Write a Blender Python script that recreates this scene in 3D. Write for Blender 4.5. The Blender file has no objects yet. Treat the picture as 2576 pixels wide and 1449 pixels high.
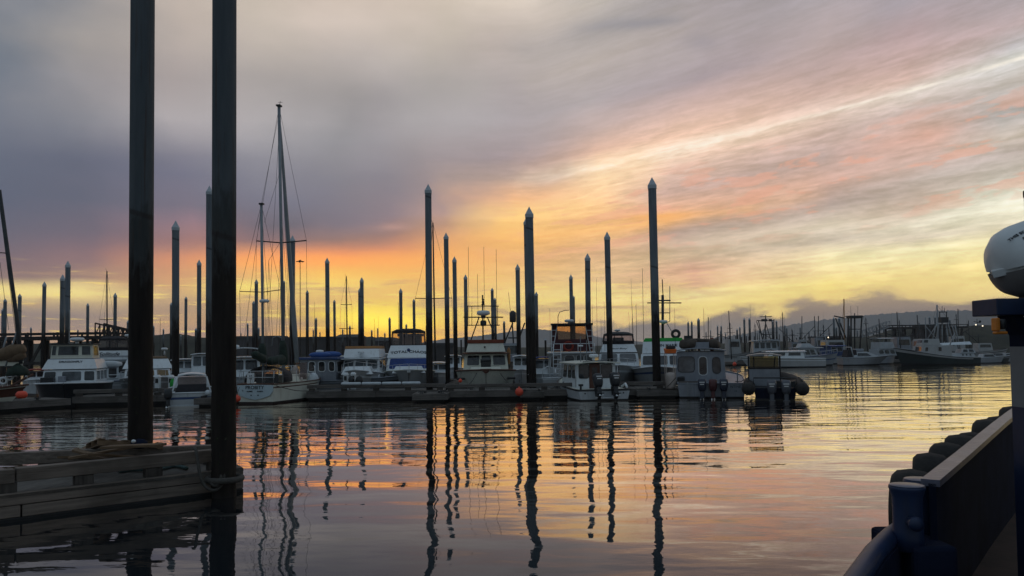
import bpy, math, random
import numpy as np
from mathutils import Vector, Matrix
R = math.radians
C = bpy.context.scene.collection
scene = bpy.context.scene

# ------------------------------------------------------------------ camera
F, CX, CY = 2000.0, 1288.0, 724.5          # focal length and centre in photo units (2576 wide)
CAM_H, PITCH, ROLL, HOR = 2.6, R(2.2), R(-0.70), 873.0
SHIFT = HOR - CY - F * math.tan(PITCH)
cd = bpy.data.cameras.new('camera')
cam = bpy.data.objects.new('camera', cd); C.objects.link(cam)
cd.sensor_width = 36.0; cd.lens = 36.0 * F / 2576.0
cd.shift_y = SHIFT / 2576.0
cd.clip_start = 0.05; cd.clip_end = 30000
CM = Matrix.Rotation(R(90) + PITCH, 4, 'X') @ Matrix.Rotation(ROLL, 4, 'Z')
cam.matrix_world = Matrix.Translation((0, 0, CAM_H)) @ CM
scene.camera = cam
CR = CM.to_3x3()

def ray(px, py):
    return CR @ Vector(((px - CX) / F, -(py - CY - SHIFT) / F, -1.0))
def P(px, py, D):                            # point of the place seen at (px, py), D metres ahead
    d = ray(px, py); d = d * (D / d.y)
    return Vector((d.x, d.y, d.z + CAM_H))
def W(px, py, z=0.0):                        # point at height z seen at (px, py)
    d = ray(px, py); d = d * ((z - CAM_H) / d.z)
    return Vector((d.x, d.y, z))
def ang(px, py):                             # (azimuth*2000, tan(elevation)*2000)
    d = ray(px, py); h = math.hypot(d.x, d.y)
    return math.atan2(d.x, d.y) * 2000, d.z / h * 2000

# ------------------------------------------------------------------ node helper
def desat(c, f=0.12):
    g = 0.3 * c[0] + 0.59 * c[1] + 0.11 * c[2]; return tuple(v + (g - v) * f for v in c)
def lin(c):
    return tuple(((v / 255) / 12.92 if v / 255 <= 0.04045 else ((v / 255 + 0.055) / 1.055) ** 2.4) for v in c[:3])
class NT:
    def __init__(s, tree): s.t = tree; s.n = tree.nodes; s.l = tree.links
    def new(s, typ, **kw):
        n = s.n.new(typ)
        for k, v in kw.items(): setattr(n, k, v)
        return n
    def put(s, sock, v):
        if v is None: return
        if hasattr(v, 'is_linked'): s.l.new(v, sock)
        elif isinstance(v, (tuple, list)) and len(v) == 3 and sock.type == 'RGBA': sock.default_value = (*v, 1)
        else: sock.default_value = v
    def m(s, op, a, b=None, c=None, clamp=False):
        n = s.new('ShaderNodeMath', operation=op, use_clamp=clamp)
        for i, v in enumerate((a, b, c)): s.put(n.inputs[i], v)
        return n.outputs[0]
    def vec(s, x, y, z=0.0):
        n = s.new('ShaderNodeCombineXYZ')
        for i, v in enumerate((x, y, z)): s.put(n.inputs[i], v)
        return n.outputs[0]
    def sep(s, v):
        n = s.new('ShaderNodeSeparateXYZ'); s.put(n.inputs[0], v); return n.outputs
    def noise(s, v, scale=1.0, detail=4.0, rough=0.5, dist=0.0):
        n = s.new('ShaderNodeTexNoise'); s.put(n.inputs['Vector'], v)
        n.inputs['Scale'].default_value = scale; n.inputs['Detail'].default_value = detail
        n.inputs['Roughness'].default_value = rough; n.inputs['Distortion'].default_value = dist
        return n.outputs[0]
    def mix(s, f, a, b, mode='MIX'):
        n = s.new('ShaderNodeMix', data_type='RGBA', blend_type=mode)
        s.put(n.inputs[0], f); s.put(n.inputs[6], a); s.put(n.inputs[7], b); return n.outputs[2]
    def step(s, v, lo, hi, smooth=True):
        n = s.new('ShaderNodeMapRange', interpolation_type='SMOOTHSTEP' if smooth else 'LINEAR', clamp=True)
        s.put(n.inputs[0], v); s.put(n.inputs[1], lo); s.put(n.inputs[2], hi); return n.outputs[0]
    def ramp(s, v, stops, mode='LINEAR'):
        n = s.new('ShaderNodeValToRGB'); cr = n.color_ramp; cr.interpolation = mode
        stops = sorted(stops, key=lambda q: q[0])
        cr.elements[0].position = stops[0][0]; cr.elements[0].color = (*stops[0][1], 1)
        cr.elements[1].position = stops[-1][0]; cr.elements[1].color = (*stops[-1][1], 1)
        for p, c in stops[1:-1]:
            e = cr.elements.new(p); e.color = (*c, 1)
        s.put(n.inputs[0], v); return n.outputs[0]
    def curve(s, v, pts):                      # piecewise linear v -> y through a ramp of grey values (0..1 in, 0..1 out)
        return s.ramp(v, [(a, (b, b, b)) for a, b in pts])

# ------------------------------------------------------------------ sky (world)
world = bpy.data.worlds.new('World'); scene.world = world; world.use_nodes = True
SUN_AZ, SUN_EL = ang(945, 838)[0] / 2000, R(1.0)
def build_sky():
    k = NT(world.node_tree); k.n.clear()
    out = k.new('ShaderNodeOutputWorld'); bg = k.new('ShaderNodeBackground')
    k.l.new(bg.outputs[0], out.inputs[0])
    d = k.new('ShaderNodeTexCoord').outputs['Generated']
    x, y, z = k.sep(d)
    az = k.m('ARCTAN2', x, y)
    U = k.m('MULTIPLY', az, 2000.0)
    hor = k.m('MAXIMUM', k.m('SQRT', k.m('ADD', k.m('MULTIPLY', x, x), k.m('MULTIPLY', y, y))), 0.02)
    H = k.m('MULTIPLY', k.m('MINIMUM', k.m('DIVIDE', z, hor), 3.0), 2000.0)
    # the cloud bands rise to the right: Hs is the height of the long bright streak
    sp = np.array([ang(*p) for p in ((1350, 448), (1500, 415), (1750, 364), (2000, 302), (2300, 230), (2576, 138))])
    U0, H0 = sp[0]
    A = np.stack([sp[:, 0] - U0, (sp[:, 0] - U0) ** 2], 1)
    b1, b2 = np.linalg.lstsq(A, sp[:, 1] - H0, rcond=None)[0]
    def Hs_f(u):
        q = min(max(0, u - U0), 1400); return H0 + b1 * q + b2 * q * q
    q = k.m('MINIMUM', k.m('MAXIMUM', k.m('SUBTRACT', U, float(U0)), 0.0), 1400.0)
    Hs = k.m('ADD', k.m('ADD', k.m('MULTIPLY', q, float(b1)), float(H0)), k.m('MULTIPLY', k.m('MULTIPLY', q, q), float(b2)))
    t = k.m('DIVIDE', H, Hs)
    TM = 3.0
    un = k.m('DIVIDE', U, 400.0)
    n1 = k.noise(k.vec(un, k.m('MULTIPLY', t, 3.0), 0.0), 1.0, 6, 0.58)
    n2 = k.noise(k.vec(k.m('MULTIPLY', un, 1.3), k.m('MULTIPLY', t, 2.0), 7.0), 1.0, 4, 0.5)
    low = k.step(t, 0.0, 0.5)
    tw = k.m('ADD', t, k.m('MULTIPLY', k.m('SUBTRACT', n1, 0.5), k.m('ADD', k.m('MULTIPLY', k.m('MULTIPLY', low, k.step(U, 300.0, -300.0)), 0.07), 0.045)))
    Uw = k.m('ADD', U, k.m('MULTIPLY', k.m('SUBTRACT', n2, 0.5), 360.0))
    Z0 = (118, 124, 134)
    cols = [
     (-60, [(0,116,122,133),(100,110,118,130),(200,112,118,130),(300,108,113,127),(400,94,101,119),(500,91,97,117),(600,104,99,115),(655,116,101,112),(700,128,108,110),(714,165,142,118),(726,236,216,140),(742,226,202,132),(765,190,165,132),(790,152,132,126),(830,145,128,130),(866,140,125,126)]),
     (200, [(0,150,146,146),(100,158,152,149),(200,146,143,147),(300,126,127,136),(400,97,101,119),(500,95,98,116),(580,113,101,115),(620,130,106,115),(660,138,111,115),(704,150,122,115),(722,215,190,140),(744,238,214,142),(768,192,167,132),(795,156,136,130),(830,163,139,130),(866,185,148,122)]),
     (460, [(0,185,172,162),(100,180,168,160),(200,165,155,153),(300,150,145,148),(390,108,107,121),(440,98,98,115),(520,105,98,112),(560,130,105,115),(600,160,118,115),(640,192,135,113),(680,210,152,112),(720,212,166,118),(750,200,165,125),(780,180,150,125),(810,204,162,118),(840,172,142,130),(866,175,142,125)]),
     (640, [(0,190,178,165),(100,188,177,167),(200,165,158,155),(300,150,146,148),(400,118,117,127),(500,104,103,117),(565,106,100,112),(605,135,107,110),(640,218,150,108),(665,247,178,100),(700,228,182,115),(720,248,224,120),(740,242,208,110),(760,210,170,120),(790,202,166,115),(830,160,135,130),(866,192,150,110)]),
     (840, [(0,195,180,168),(60,200,186,175),(150,178,169,164),(250,155,150,150),(350,130,128,132),(450,114,111,119),(560,117,105,114),(605,152,118,110),(640,216,140,104),(660,246,170,95),(690,252,196,95),(720,252,216,110),(740,232,192,115),(770,220,180,110),(790,246,208,80),(810,200,160,105),(830,246,192,62),(866,252,184,48)]),
     (960, [(0,200,185,172),(60,202,188,177),(150,180,171,166),(250,158,152,153),(350,136,132,136),(450,118,113,121),(540,125,110,117),(590,160,124,114),(630,218,145,106),(655,245,172,96),(690,250,192,98),(720,246,205,112),(745,240,196,112),(770,250,215,95),(795,255,232,75),(815,255,228,66),(840,255,205,50),(866,255,180,40)]),
     (1110, [(0,205,190,178),(100,190,178,170),(200,165,158,158),(300,148,143,148),(400,130,122,128),(480,135,120,125),(540,160,130,125),(570,185,145,124),(600,216,156,114),(640,242,172,100),(680,246,186,105),(720,236,186,110),(760,246,206,110),(800,250,216,100),(830,245,194,90),(866,235,175,95)]),
     (1288, [(0,215,200,190),(100,185,172,168),(200,168,158,160),(300,150,142,148),(400,145,130,135),(450,165,140,130),(500,215,165,125),(540,240,185,120),(600,246,186,110),(650,236,181,118),(700,240,195,125),(740,246,216,140),(780,246,216,130),(820,236,192,120),(866,225,180,120)]),
     (1500, [(0,190,180,175),(70,162,155,157),(150,180,168,165),(250,165,155,160),(320,180,158,155),(380,207,170,152),(420,240,206,168),(460,240,205,165),(520,236,190,140),(580,242,186,122),(640,216,175,138),(700,236,200,150),(740,250,228,150),(780,246,216,142),(820,240,205,140),(866,225,190,140)]),
     (1750, [(0,165,155,160),(100,170,158,162),(200,165,150,158),(260,195,165,160),(330,224,187,168),(365,236,206,182),(420,215,180,165),(470,200,165,155),(520,215,165,130),(545,236,175,110),(580,190,160,150),(640,205,180,150),(680,215,166,145),(715,217,172,140),(738,250,230,170),(770,250,228,145),(866,240,205,140)]),
     (2050, [(0,165,155,162),(100,180,162,165),(170,185,160,158),(240,202,170,161),(285,226,198,184),(340,205,175,165),(400,190,165,160),(460,205,165,150),(520,185,165,160),(570,220,205,185),(610,200,185,170),(650,250,236,190),(690,246,226,165),(720,250,228,140),(760,244,214,135),(866,225,195,140)]),
     (2300, [(0,165,155,165),(80,185,160,165),(150,195,165,162),(200,212,178,168),(232,220,206,198),(280,195,175,170),(350,215,170,155),(400,200,170,160),(450,190,175,168),(520,205,180,165),(560,225,215,195),(600,215,200,180),(630,246,236,190),(680,246,226,160),(720,244,218,145),(866,220,190,140)]),
     (2560, [(0,170,158,165),(60,185,165,168),(110,184,178,182),(145,212,210,210),(200,190,180,175),(280,175,170,170),(340,205,190,180),(380,190,175,170),(440,195,185,175),(480,220,220,205),(530,240,236,215),(570,222,212,185),(620,250,237,180),(660,250,232,160),(720,248,225,150),(866,215,185,140)]),
    ]
    pos = k.m('DIVIDE', tw, TM)
    col = None; prev = None
    for (cx, stops) in cols:
        u = ang(cx, 500)[0]; st = []
        for (py, r, g, b) in stops:
            f = 1.13 if 460 <= cx <= 1288 and 300 <= py <= 560 else (1.06 if 1500 <= cx <= 1750 and 250 <= py <= 520 else 1.0)
            r, g, b = min(255, r * f), min(255, g * f), min(255, b * f * (0.975 if cx > 1000 else 1.0))
            uu, hh = ang(cx, py); st.append((max(0.0, hh / Hs_f(uu) / TM), lin(desat((r, g, b), 0.06 if r < 160 else (0.10 if r - b < 62 and cx > 1000 else 0.02)))))
        st = [(p, c) for p, c in st if p <= 0.99]
        tp = max(p for p, c in st)
        if tp < 0.9: st.append((min(1.0, tp + 0.25), lin(Z0)))
        rp = k.ramp(pos, st)
        col = rp if col is None else k.mix(k.step(Uw, prev, u, False), col, rp)
        prev = u
    # fibres, soft billows, rosy patches
    fib = k.noise(k.vec(k.m('MULTIPLY', un, 2.6), k.m('MULTIPLY', tw, 19.0), 3.0), 1.0, 8, 0.64, 0.15)
    rgt = k.step(Uw, -250.0, 350.0)
    band = k.m('MULTIPLY', rgt, k.m('MULTIPLY', k.step(t, 0.1, 0.35), k.m('ADD', 0.3, k.m('MULTIPLY', k.step(t, 1.35, 0.95), 0.7))))
    fine = k.noise(k.vec(k.m('MULTIPLY', un, 9.0), k.m('MULTIPLY', t, 42.0), 5.0), 1.0, 6, 0.62, 0.2)
    mack = k.noise(k.vec(k.m('MULTIPLY', un, 5.0), k.m('MULTIPLY', t, 70.0), 15.0), 1.0, 3, 0.5, 0.5)
    streak = k.noise(k.vec(k.m('MULTIPLY', un, 1.1), k.m('MULTIPLY', t, 16.0), 25.0), 1.0, 7, 0.6, 0.1)
    fs = k.m('ADD', k.m('ADD', k.m('MULTIPLY', k.step(fib, 0.36, 0.64), 0.30), k.m('MULTIPLY', k.step(fine, 0.40, 0.62), 0.24)), k.m('ADD', k.m('MULTIPLY', k.step(streak, 0.42, 0.58), 0.32), k.m('MULTIPLY', k.step(mack, 0.42, 0.60), 0.14)))
    g = k.m('ADD', 1.0, k.m('MULTIPLY', k.m('SUBTRACT', fs, 0.48), k.m('ADD', 0.02, k.m('MULTIPLY', band, 0.42))))
    col = k.mix(1.0, col, k.vec(g, g, k.m('ADD', 1.0, k.m('MULTIPLY', k.m('SUBTRACT', g, 1.0), 1.25))), 'MULTIPLY')
    soft = k.noise(k.vec(k.m('MULTIPLY', un, 1.5), k.m('MULTIPLY', t, 2.2), 11.0), 1.0, 5, 0.5)
    gs = k.m('ADD', 1.0, k.m('MULTIPLY', k.m('SUBTRACT', soft, 0.5), k.m('MULTIPLY', k.step(t, 0.7, 1.3), 0.34)))
    col = k.mix(1.0, col, k.vec(gs, gs, gs), 'MULTIPLY')
    pat = k.noise(k.vec(k.m('MULTIPLY', un, 2.3), k.m('MULTIPLY', tw, 12.0), 21.0), 1.0, 8, 0.62, 0.2)
    pm = k.m('MULTIPLY', k.step(pat, 0.53, 0.59), k.m('MULTIPLY', rgt, k.m('MULTIPLY', k.step(t, 0.42, 0.6), k.step(t, 0.98, 0.8))))
    col = k.mix(k.m('MULTIPLY', pm, 0.5), col, lin((228, 165, 138)))
    # broken low cloud: grey patches and bright slits towards the glow
    lowm = k.m('MULTIPLY', k.step(H, 8.0, 40.0), k.m('MULTIPLY', k.step(H, 215.0, 130.0), k.step(U, 700.0, 250.0)))
    hn = k.m('DIVIDE', H, 400.0)
    lc = k.noise(k.vec(k.m('MULTIPLY', un, 2.0), k.m('MULTIPLY', hn, 15.0), 33.0), 1.0, 6, 0.6, 0.5)
    col = k.mix(k.m('MULTIPLY', k.m('MULTIPLY', k.step(lc, 0.50, 0.62), lowm), 0.62), col, lin((186, 152, 122)))
    sl2 = k.noise(k.vec(k.m('MULTIPLY', un, 3.0), k.m('MULTIPLY', hn, 46.0), 41.0), 1.0, 6, 0.6, 0.3)
    col = k.mix(k.m('MULTIPLY', k.m('MULTIPLY', k.step(sl2, 0.56, 0.66), lowm), 0.75), col, lin((255, 224, 120)))
    # glowing underside of the cloud near the hidden sun
    def blob(px, py, rx, ry, c, f):
        nonlocal col
        u, h = ang(px, py)
        dx = k.m('DIVIDE', k.m('SUBTRACT', Uw, u), rx)
        dy = k.m('DIVIDE', k.m('SUBTRACT', k.m('ADD', H, k.m('MULTIPLY', k.m('SUBTRACT', n1, 0.5), 40.0)), h), ry)
        e = k.m('EXPONENT', k.m('MULTIPLY', k.m('ADD', k.m('MULTIPLY', dx, dx), k.m('MULTIPLY', dy, dy)), -1.0))
        col = k.mix(k.m('MULTIPLY', e, f), col, c)
    blob(955, 800, 100, 30, (1.45, 1.12, 0.10), 0.9)
    blob(900, 845, 170, 22, (1.0, 0.50, 0.03), 0.75)
    blob(770, 655, 260, 22, (1.12, 0.40, 0.10), 0.65)
    blob(1730, 541, 120, 9, lin((250, 180, 105)), 0.7)
    blob(950, 572, 60, 9, lin((190, 150, 140)), 0.6)
    blob(1560, 62, 90, 16, lin((135, 134, 142)), 0.6)
    blob(1730, 108, 60, 22, lin((150, 143, 150)), 0.5)
    blob(150, 736, 170, 13, lin((252, 232, 150)), 0.6)
    blob(480, 240, 190, 110, lin((165, 157, 156)), 0.35)
    # the long bright streak
    sd = k.m('DIVIDE', k.m('ADD', k.m('SUBTRACT', t, 1.0), k.m('MULTIPLY', k.m('SUBTRACT', fib, 0.5), 0.03)), k.m('ADD', 0.0075, k.m('MULTIPLY', k.step(U, 900.0, 60.0), 0.04)))
    se = k.m('MULTIPLY', k.m('EXPONENT', k.m('MULTIPLY', k.m('MULTIPLY', sd, sd), -1.0)), k.step(U, -40.0, 350.0))
    brk = k.noise(k.vec(k.m('MULTIPLY', un, 2.2), k.m('MULTIPLY', t, 6.0), 51.0), 1.0, 4, 0.6)
    se = k.m('MULTIPLY', se, k.m('MULTIPLY', k.m('ADD', 0.15, k.m('MULTIPLY', fs, 1.0)), k.m('ADD', 0.3, k.m('MULTIPLY', k.step(brk, 0.40, 0.58), 0.75))))
    col = k.mix(k.m('MULTIPLY', se, 0.9), col, lin((247, 238, 222)))
    # low fog bank
    pts = [(1250, 868), (1450, 822), (1560, 806), (1750, 797), (1850, 772), (1950, 782), (2030, 742), (2110, 757), (2190, 730), (2240, 722), (2320, 744), (2400, 757), (2470, 742), (2560, 738), (2900, 730), (3300, 740)]
    pa = [ang(*p) for p in pts]; lo, hi = pa[0][0], pa[-1][0]
    top = k.m('MULTIPLY', k.curve(k.step(k.m('ADD', U, k.m('MULTIPLY', k.m('SUBTRACT', n2, 0.5), 60.0)), lo, hi, False), [((u - lo) / (hi - lo), max(0, h) / 220.0) for u, h in pa]), 220.0)
    puff = k.noise(k.vec(k.m('DIVIDE', U, 95.0), k.m('DIVIDE', H, 42.0), 0.0), 1.0, 6, 0.55, 0.5)
    depth = k.m('ADD', k.m('SUBTRACT', top, H), k.m('MULTIPLY', k.m('SUBTRACT', puff, 0.5), 95.0))
    fm = k.m('MULTIPLY', k.step(depth, -8.0, 22.0), k.m('MULTIPLY', k.step(U, lo, lo + 260), k.step(U, 1900.0, 1300.0)))
    fc = k.ramp(k.m('DIVIDE', H, 160.0, clamp=True), [(0.0, lin((140, 128, 128))), (0.10, lin((114, 110, 118))), (0.30, lin((110, 106, 116))), (0.46, lin((128, 114, 114))), (0.62, lin((160, 140, 126))), (0.85, lin((178, 155, 130)))])
    pf = k.m('ADD', 0.8, k.m('MULTIPLY', puff, 0.4))
    col = k.mix(k.m('MULTIPLY', fm, 0.93), col, k.mix(1.0, fc, k.vec(pf, pf, pf), 'MULTIPLY'))
    lg = k.m('EXPONENT', k.m('DIVIDE', H, -150.0))                   # the air in front dims the lowest sky
    gv = [k.m('ADD', 1.0, k.m('MULTIPLY', lg, q)) for q in (0.44, 0.35, 0.13)]
    col = k.mix(1.0, col, k.vec(*gv), 'MULTIPLY')
    # dusk sky behind and overhead: a physical sky, low sun, veiled by grey cloud
    sky = k.new('ShaderNodeTexSky', sky_type='NISHITA', sun_disc=False, sun_elevation=SUN_EL, sun_rotation=SUN_AZ)
    skyc = k.mix(1.0, sky.outputs[0], (0.06, 0.06, 0.06), 'MULTIPLY')
    bn = k.noise(d, 2.2, 5, 0.55)
    grey = k.ramp(bn, [(0.3, BACK_A), (0.7, BACK_B)])
    back = k.mix(1.0, grey, skyc, 'ADD')
    bf = k.step(k.m('ABSOLUTE', az), R(48), R(95))
    up = k.step(z, 0.46, 0.75)
    zen = k.mix(1.0, (ZENITH), k.vec(k.m('ADD', 0.7, k.m('MULTIPLY', bn, 0.6)), k.m('ADD', 0.7, k.m('MULTIPLY', bn, 0.6)), k.m('ADD', 0.7, k.m('MULTIPLY', bn, 0.6))), 'MULTIPLY')
    col = k.mix(bf, col, back)
    col = k.mix(up, col, zen)
    col = k.mix(k.step(z, 0.0, -0.05), col, (0.02, 0.025, 0.03))
    k.put(bg.inputs[0], col); bg.inputs[1].default_value = SKY_GAIN
    world.cycles.sampling_method = 'MANUAL'; world.cycles.sample_map_resolution = 512
BACK_A, BACK_B = (0.080, 0.116, 0.155), (0.118, 0.163, 0.208)
ZENITH = (0.225, 0.285, 0.345)
SKY_GAIN = 1.13
build_sky()

# the sun has already set behind the bank: the glowing sky is the only light
vs = scene.view_settings
vs.view_transform = 'Standard'; vs.look = 'None'; vs.exposure = 0.0; vs.gamma = 1.0; vs.use_curve_mapping = False
scene.cycles.use_denoising = True
scene.cycles.max_bounces = 8; scene.cycles.transparent_max_bounces = 16

# ------------------------------------------------------------------ mesh helpers
class MB:
    def __init__(s): s.v = []; s.f = []; s.mi = []; s.sm = []; s.cur = 0
    def add(s, vs_, fs, mi=None, smooth=False):
        o = len(s.v); s.v += [Vector(v) for v in vs_]
        for f in fs:
            s.f.append([i + o for i in f]); s.mi.append(s.cur if mi is None else mi); s.sm.append(smooth)
        return s
    def box(s, a, b, mi=None, ch=0.0):
        (x0, y0, z0), (x1, y1, z1) = a, b
        x0, x1 = min(x0, x1), max(x0, x1); y0, y1 = min(y0, y1), max(y0, y1); z0, z1 = min(z0, z1), max(z0, z1)
        return s.hexa([(x0, y0, z0), (x1, y0, z0), (x1, y1, z0), (x0, y1, z0), (x0, y0, z1), (x1, y0, z1), (x1, y1, z1), (x0, y1, z1)], mi)
    def hexa(s, p, mi=None):
        return s.add(p, [(0, 3, 2, 1), (4, 5, 6, 7), (0, 1, 5, 4), (1, 2, 6, 5), (2, 3, 7, 6), (3, 0, 4, 7)], mi)
    def beam(s, a, b, w, h, mi=None, up=(0, 0, 1)):   # bar from a to b, w wide, h tall, centred
        a, b = Vector(a), Vector(b); d = (b - a).normalized(); up = Vector(up)
        if abs(d.dot(up)) > 0.98: up = Vector((1, 0, 0))
        r = d.cross(up).normalized() * w / 2; u = r.cross(d).normalized() * h / 2
        q = lambda c: [c - r - u, c + r - u, c + r + u, c - r + u]
        A, B = q(a), q(b)
        return s.add(A + B, [(0, 1, 2, 3), (7, 6, 5, 4), (1, 0, 4, 5), (2, 1, 5, 6), (3, 2, 6, 7), (0, 3, 7, 4)], mi)
    def prism(s, poly, z0, z1, mi=None):               # ground polygon (ccw) extruded
        n = len(poly)
        vs_ = [(p[0], p[1], z0) for p in poly] + [(p[0], p[1], z1) for p in poly]
        fs = [tuple(range(n - 1, -1, -1)), tuple(range(n, 2 * n))] + [(i, (i + 1) % n, n + (i + 1) % n, n + i) for i in range(n)]
        return s.add(vs_, fs, mi)
    def tube(s, path, r, n=6, mi=None, cap=True):
        path = [Vector(p) for p in path]; rs = r if isinstance(r, (list, tuple)) else [r] * len(path)
        o = []; fs = []; prevx = None
        for i, p in enumerate(path):
            d = (path[min(i + 1, len(path) - 1)] - path[max(i - 1, 0)]).normalized()
            if prevx is None:
                a = Vector((0, 0, 1)) if abs(d.z) < 0.9 else Vector((1, 0, 0))
                x = d.cross(a).normalized()
            else:
                x = (prevx - d * prevx.dot(d)).normalized()
            prevx = x; y = d.cross(x)
            o += [p + (x * math.cos(2 * math.pi * j / n) + y * math.sin(2 * math.pi * j / n)) * rs[i] for j in range(n)]
        for i in range(len(path) - 1):
            for j in range(n):
                fs.append((i * n + j, i * n + (j + 1) % n, (i + 1) * n + (j + 1) % n, (i + 1) * n + j))
        if cap:
            fs.append(tuple(range(n - 1, -1, -1))); fs.append(tuple((len(path) - 1) * n + j for j in range(n)))
        return s.add(o, fs, mi, n > 5)
    def lathe(s, prof, n=16, at=(0, 0, 0), mi=None, axis='Z', smooth=True):   # prof = [(r, z)]
        o = []; at = Vector(at)
        for r, z in prof:
            for j in range(n):
                a = 2 * math.pi * j / n; c, q = r * math.cos(a), r * math.sin(a)
                v = {'Z': (c, q, z), 'X': (z, c, q), 'Y': (q, z, c)}[axis]
                o.append(at + Vector(v))
        fs = [(i * n + j, i * n + (j + 1) % n, (i + 1) * n + (j + 1) % n, (i + 1) * n + j) for i in range(len(prof) - 1) for j in range(n)]
        fs.append(tuple(range(n - 1, -1, -1))); fs.append(tuple((len(prof) - 1) * n + j for j in range(n)))
        return s.add(o, fs, mi, smooth)
    def ball(s, c, r, n=12, mi=None, sz=1.0):
        k = max(4, n // 2)
        return s.lathe([(max(1e-4, r * math.sin(math.pi * i / k)), -r * sz * math.cos(math.pi * i / k)) for i in range(k + 1)], n, c, mi)
    def torus(s, c, R_, r, axis='Z', n=20, m=8, mi=None):
        o = []; fs = []
        for i in range(n):
            a = 2 * math.pi * i / n
            for j in range(m):
                b = 2 * math.pi * j / m; q = R_ + r * math.cos(b); h = r * math.sin(b)
                v = {'Z': (q * math.cos(a), q * math.sin(a), h), 'X': (h, q * math.cos(a), q * math.sin(a)), 'Y': (q * math.sin(a), h, q * math.cos(a))}[axis]
                o.append(Vector(c) + Vector(v))
        for i in range(n):
            for j in range(m): fs.append((i * m + j, ((i + 1) % n) * m + j, ((i + 1) % n) * m + (j + 1) % m, i * m + (j + 1) % m))
        return s.add(o, fs, mi, True)
    def slab(s, pts, off, mi=None):                    # polygon given a thickness vector
        n = len(pts); pts = [Vector(p) for p in pts]; off = Vector(off)
        return s.add(pts + [p + off for p in pts], [tuple(range(n - 1, -1, -1)), tuple(range(n, 2 * n))] + [(i, (i + 1) % n, n + (i + 1) % n, n + i) for i in range(n)], mi)
    def build(s, name, mats, parent=None, bevel=0.0):
        me = bpy.data.meshes.new(name)
        me.from_pydata([tuple(v) for v in s.v], [], s.f)
        if not isinstance(mats, (list, tuple)): mats = [mats]
        for m in mats: me.materials.append(m)
        for p, mi, sm in zip(me.polygons, s.mi, s.sm): p.material_index = mi; p.use_smooth = sm
        me.validate(); me.update()
        import bmesh
        bm = bmesh.new(); bm.from_mesh(me); bmesh.ops.recalc_face_normals(bm, faces=bm.faces); bm.to_mesh(me); bm.free()
        o = bpy.data.objects.new(name, me); C.objects.link(o)
        if parent: o.parent = parent
        if bevel:
            b = o.modifiers.new('bevel', 'BEVEL'); b.width = bevel; b.segments = 2; b.limit_method = 'ANGLE'
        return o

def tag(o, label=None, cat=None, group=None, kind=None):
    if label: o['label'] = label
    if cat: o['category'] = cat
    if group: o['group'] = group
    if kind: o['kind'] = kind
    return o
def thing(name, label, cat, loc=(0, 0, 0), rz=0.0, group=None):
    o = bpy.data.objects.new(name, None); C.objects.link(o); o.empty_display_size = 0.3
    o.location = loc; o.rotation_euler = (0, 0, rz)
    return tag(o, label, cat, group)

# ------------------------------------------------------------------ materials
def mat(name, col, rough=0.6, metal=0.0, var=0.15, scale=3.0, bump=0.0, spec=0.4, stain=None):
    m = bpy.data.materials.new(name); m.use_nodes = True
    k = NT(m.node_tree); b = k.n['Principled BSDF']
    oc = k.new('ShaderNodeTexCoord').outputs['Object']
    n = k.noise(oc, scale, 6, 0.6)
    lo = tuple(c * (1 - var) for c in col); hi = tuple(min(1, c * (1 + var)) for c in col)
    c = k.ramp(n, [(0.3, lo), (0.7, hi)])
    if stain:                                   # drips and grime
        sx, sy, sz = k.sep(oc)
        dn = k.noise(k.vec(k.m('MULTIPLY', sx, 6.0), k.m('MULTIPLY', sy, 6.0), k.m('MULTIPLY', sz, 0.7)), 1.0, 5, 0.6)
        c = k.mix(k.m('MULTIPLY', k.step(dn, 0.52, 0.72), stain[1]), c, stain[0])
    k.put(b.inputs['Base Color'], c)
    b.inputs['Roughness'].default_value = rough; b.inputs['Metallic'].default_value = metal
    b.inputs['Specular IOR Level'].default_value = spec
    if bump:
        bn = k.new('ShaderNodeBump'); bn.inputs['Strength'].default_value = bump; bn.inputs['Distance'].default_value = 0.01
        k.l.new(k.noise(oc, scale * 4, 5, 0.6), bn.inputs['Height']); k.l.new(bn.outputs[0], b.inputs['Normal'])
    return m
def wood(name, col, axis=0, rough=0.85, rot=0.0):
    m = bpy.data.materials.new(name); m.use_nodes = True
    k = NT(m.node_tree); b = k.n['Principled BSDF']
    x, y, z = k.sep(k.new('ShaderNodeTexCoord').outputs['Object'])
    s = [14.0, 14.0, 18.0]; s[axis] = 0.9
    if rot:
        x, y = k.m('ADD', k.m('MULTIPLY', x, math.cos(rot)), k.m('MULTIPLY', y, math.sin(rot))), k.m('SUBTRACT', k.m('MULTIPLY', y, math.cos(rot)), k.m('MULTIPLY', x, math.sin(rot)))
    g = k.noise(k.vec(k.m('MULTIPLY', x, s[0]), k.m('MULTIPLY', y, s[1]), k.m('MULTIPLY', z, s[2])), 1.0, 6, 0.65)
    pt = k.noise(k.vec(x, y, z), 0.9, 4, 0.6)
    c = k.ramp(g, [(0.25, tuple(v * 0.45 for v in col)), (0.5, col), (0.75, tuple(v * 1.5 for v in col))])
    c = k.mix(k.m('MULTIPLY', k.step(pt, 0.45, 0.65), 0.55), c, tuple(v * 0.4 for v in col))
    k.put(b.inputs['Base Color'], c); b.inputs['Roughness'].default_value = rough; b.inputs['Specular IOR Level'].default_value = 0.2
    bn = k.new('ShaderNodeBump'); bn.inputs['Strength'].default_value = 0.5; bn.inputs['Distance'].default_value = 0.02
    k.l.new(g, bn.inputs['Height']); k.l.new(bn.outputs[0], b.inputs['Normal'])
    return m
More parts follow.
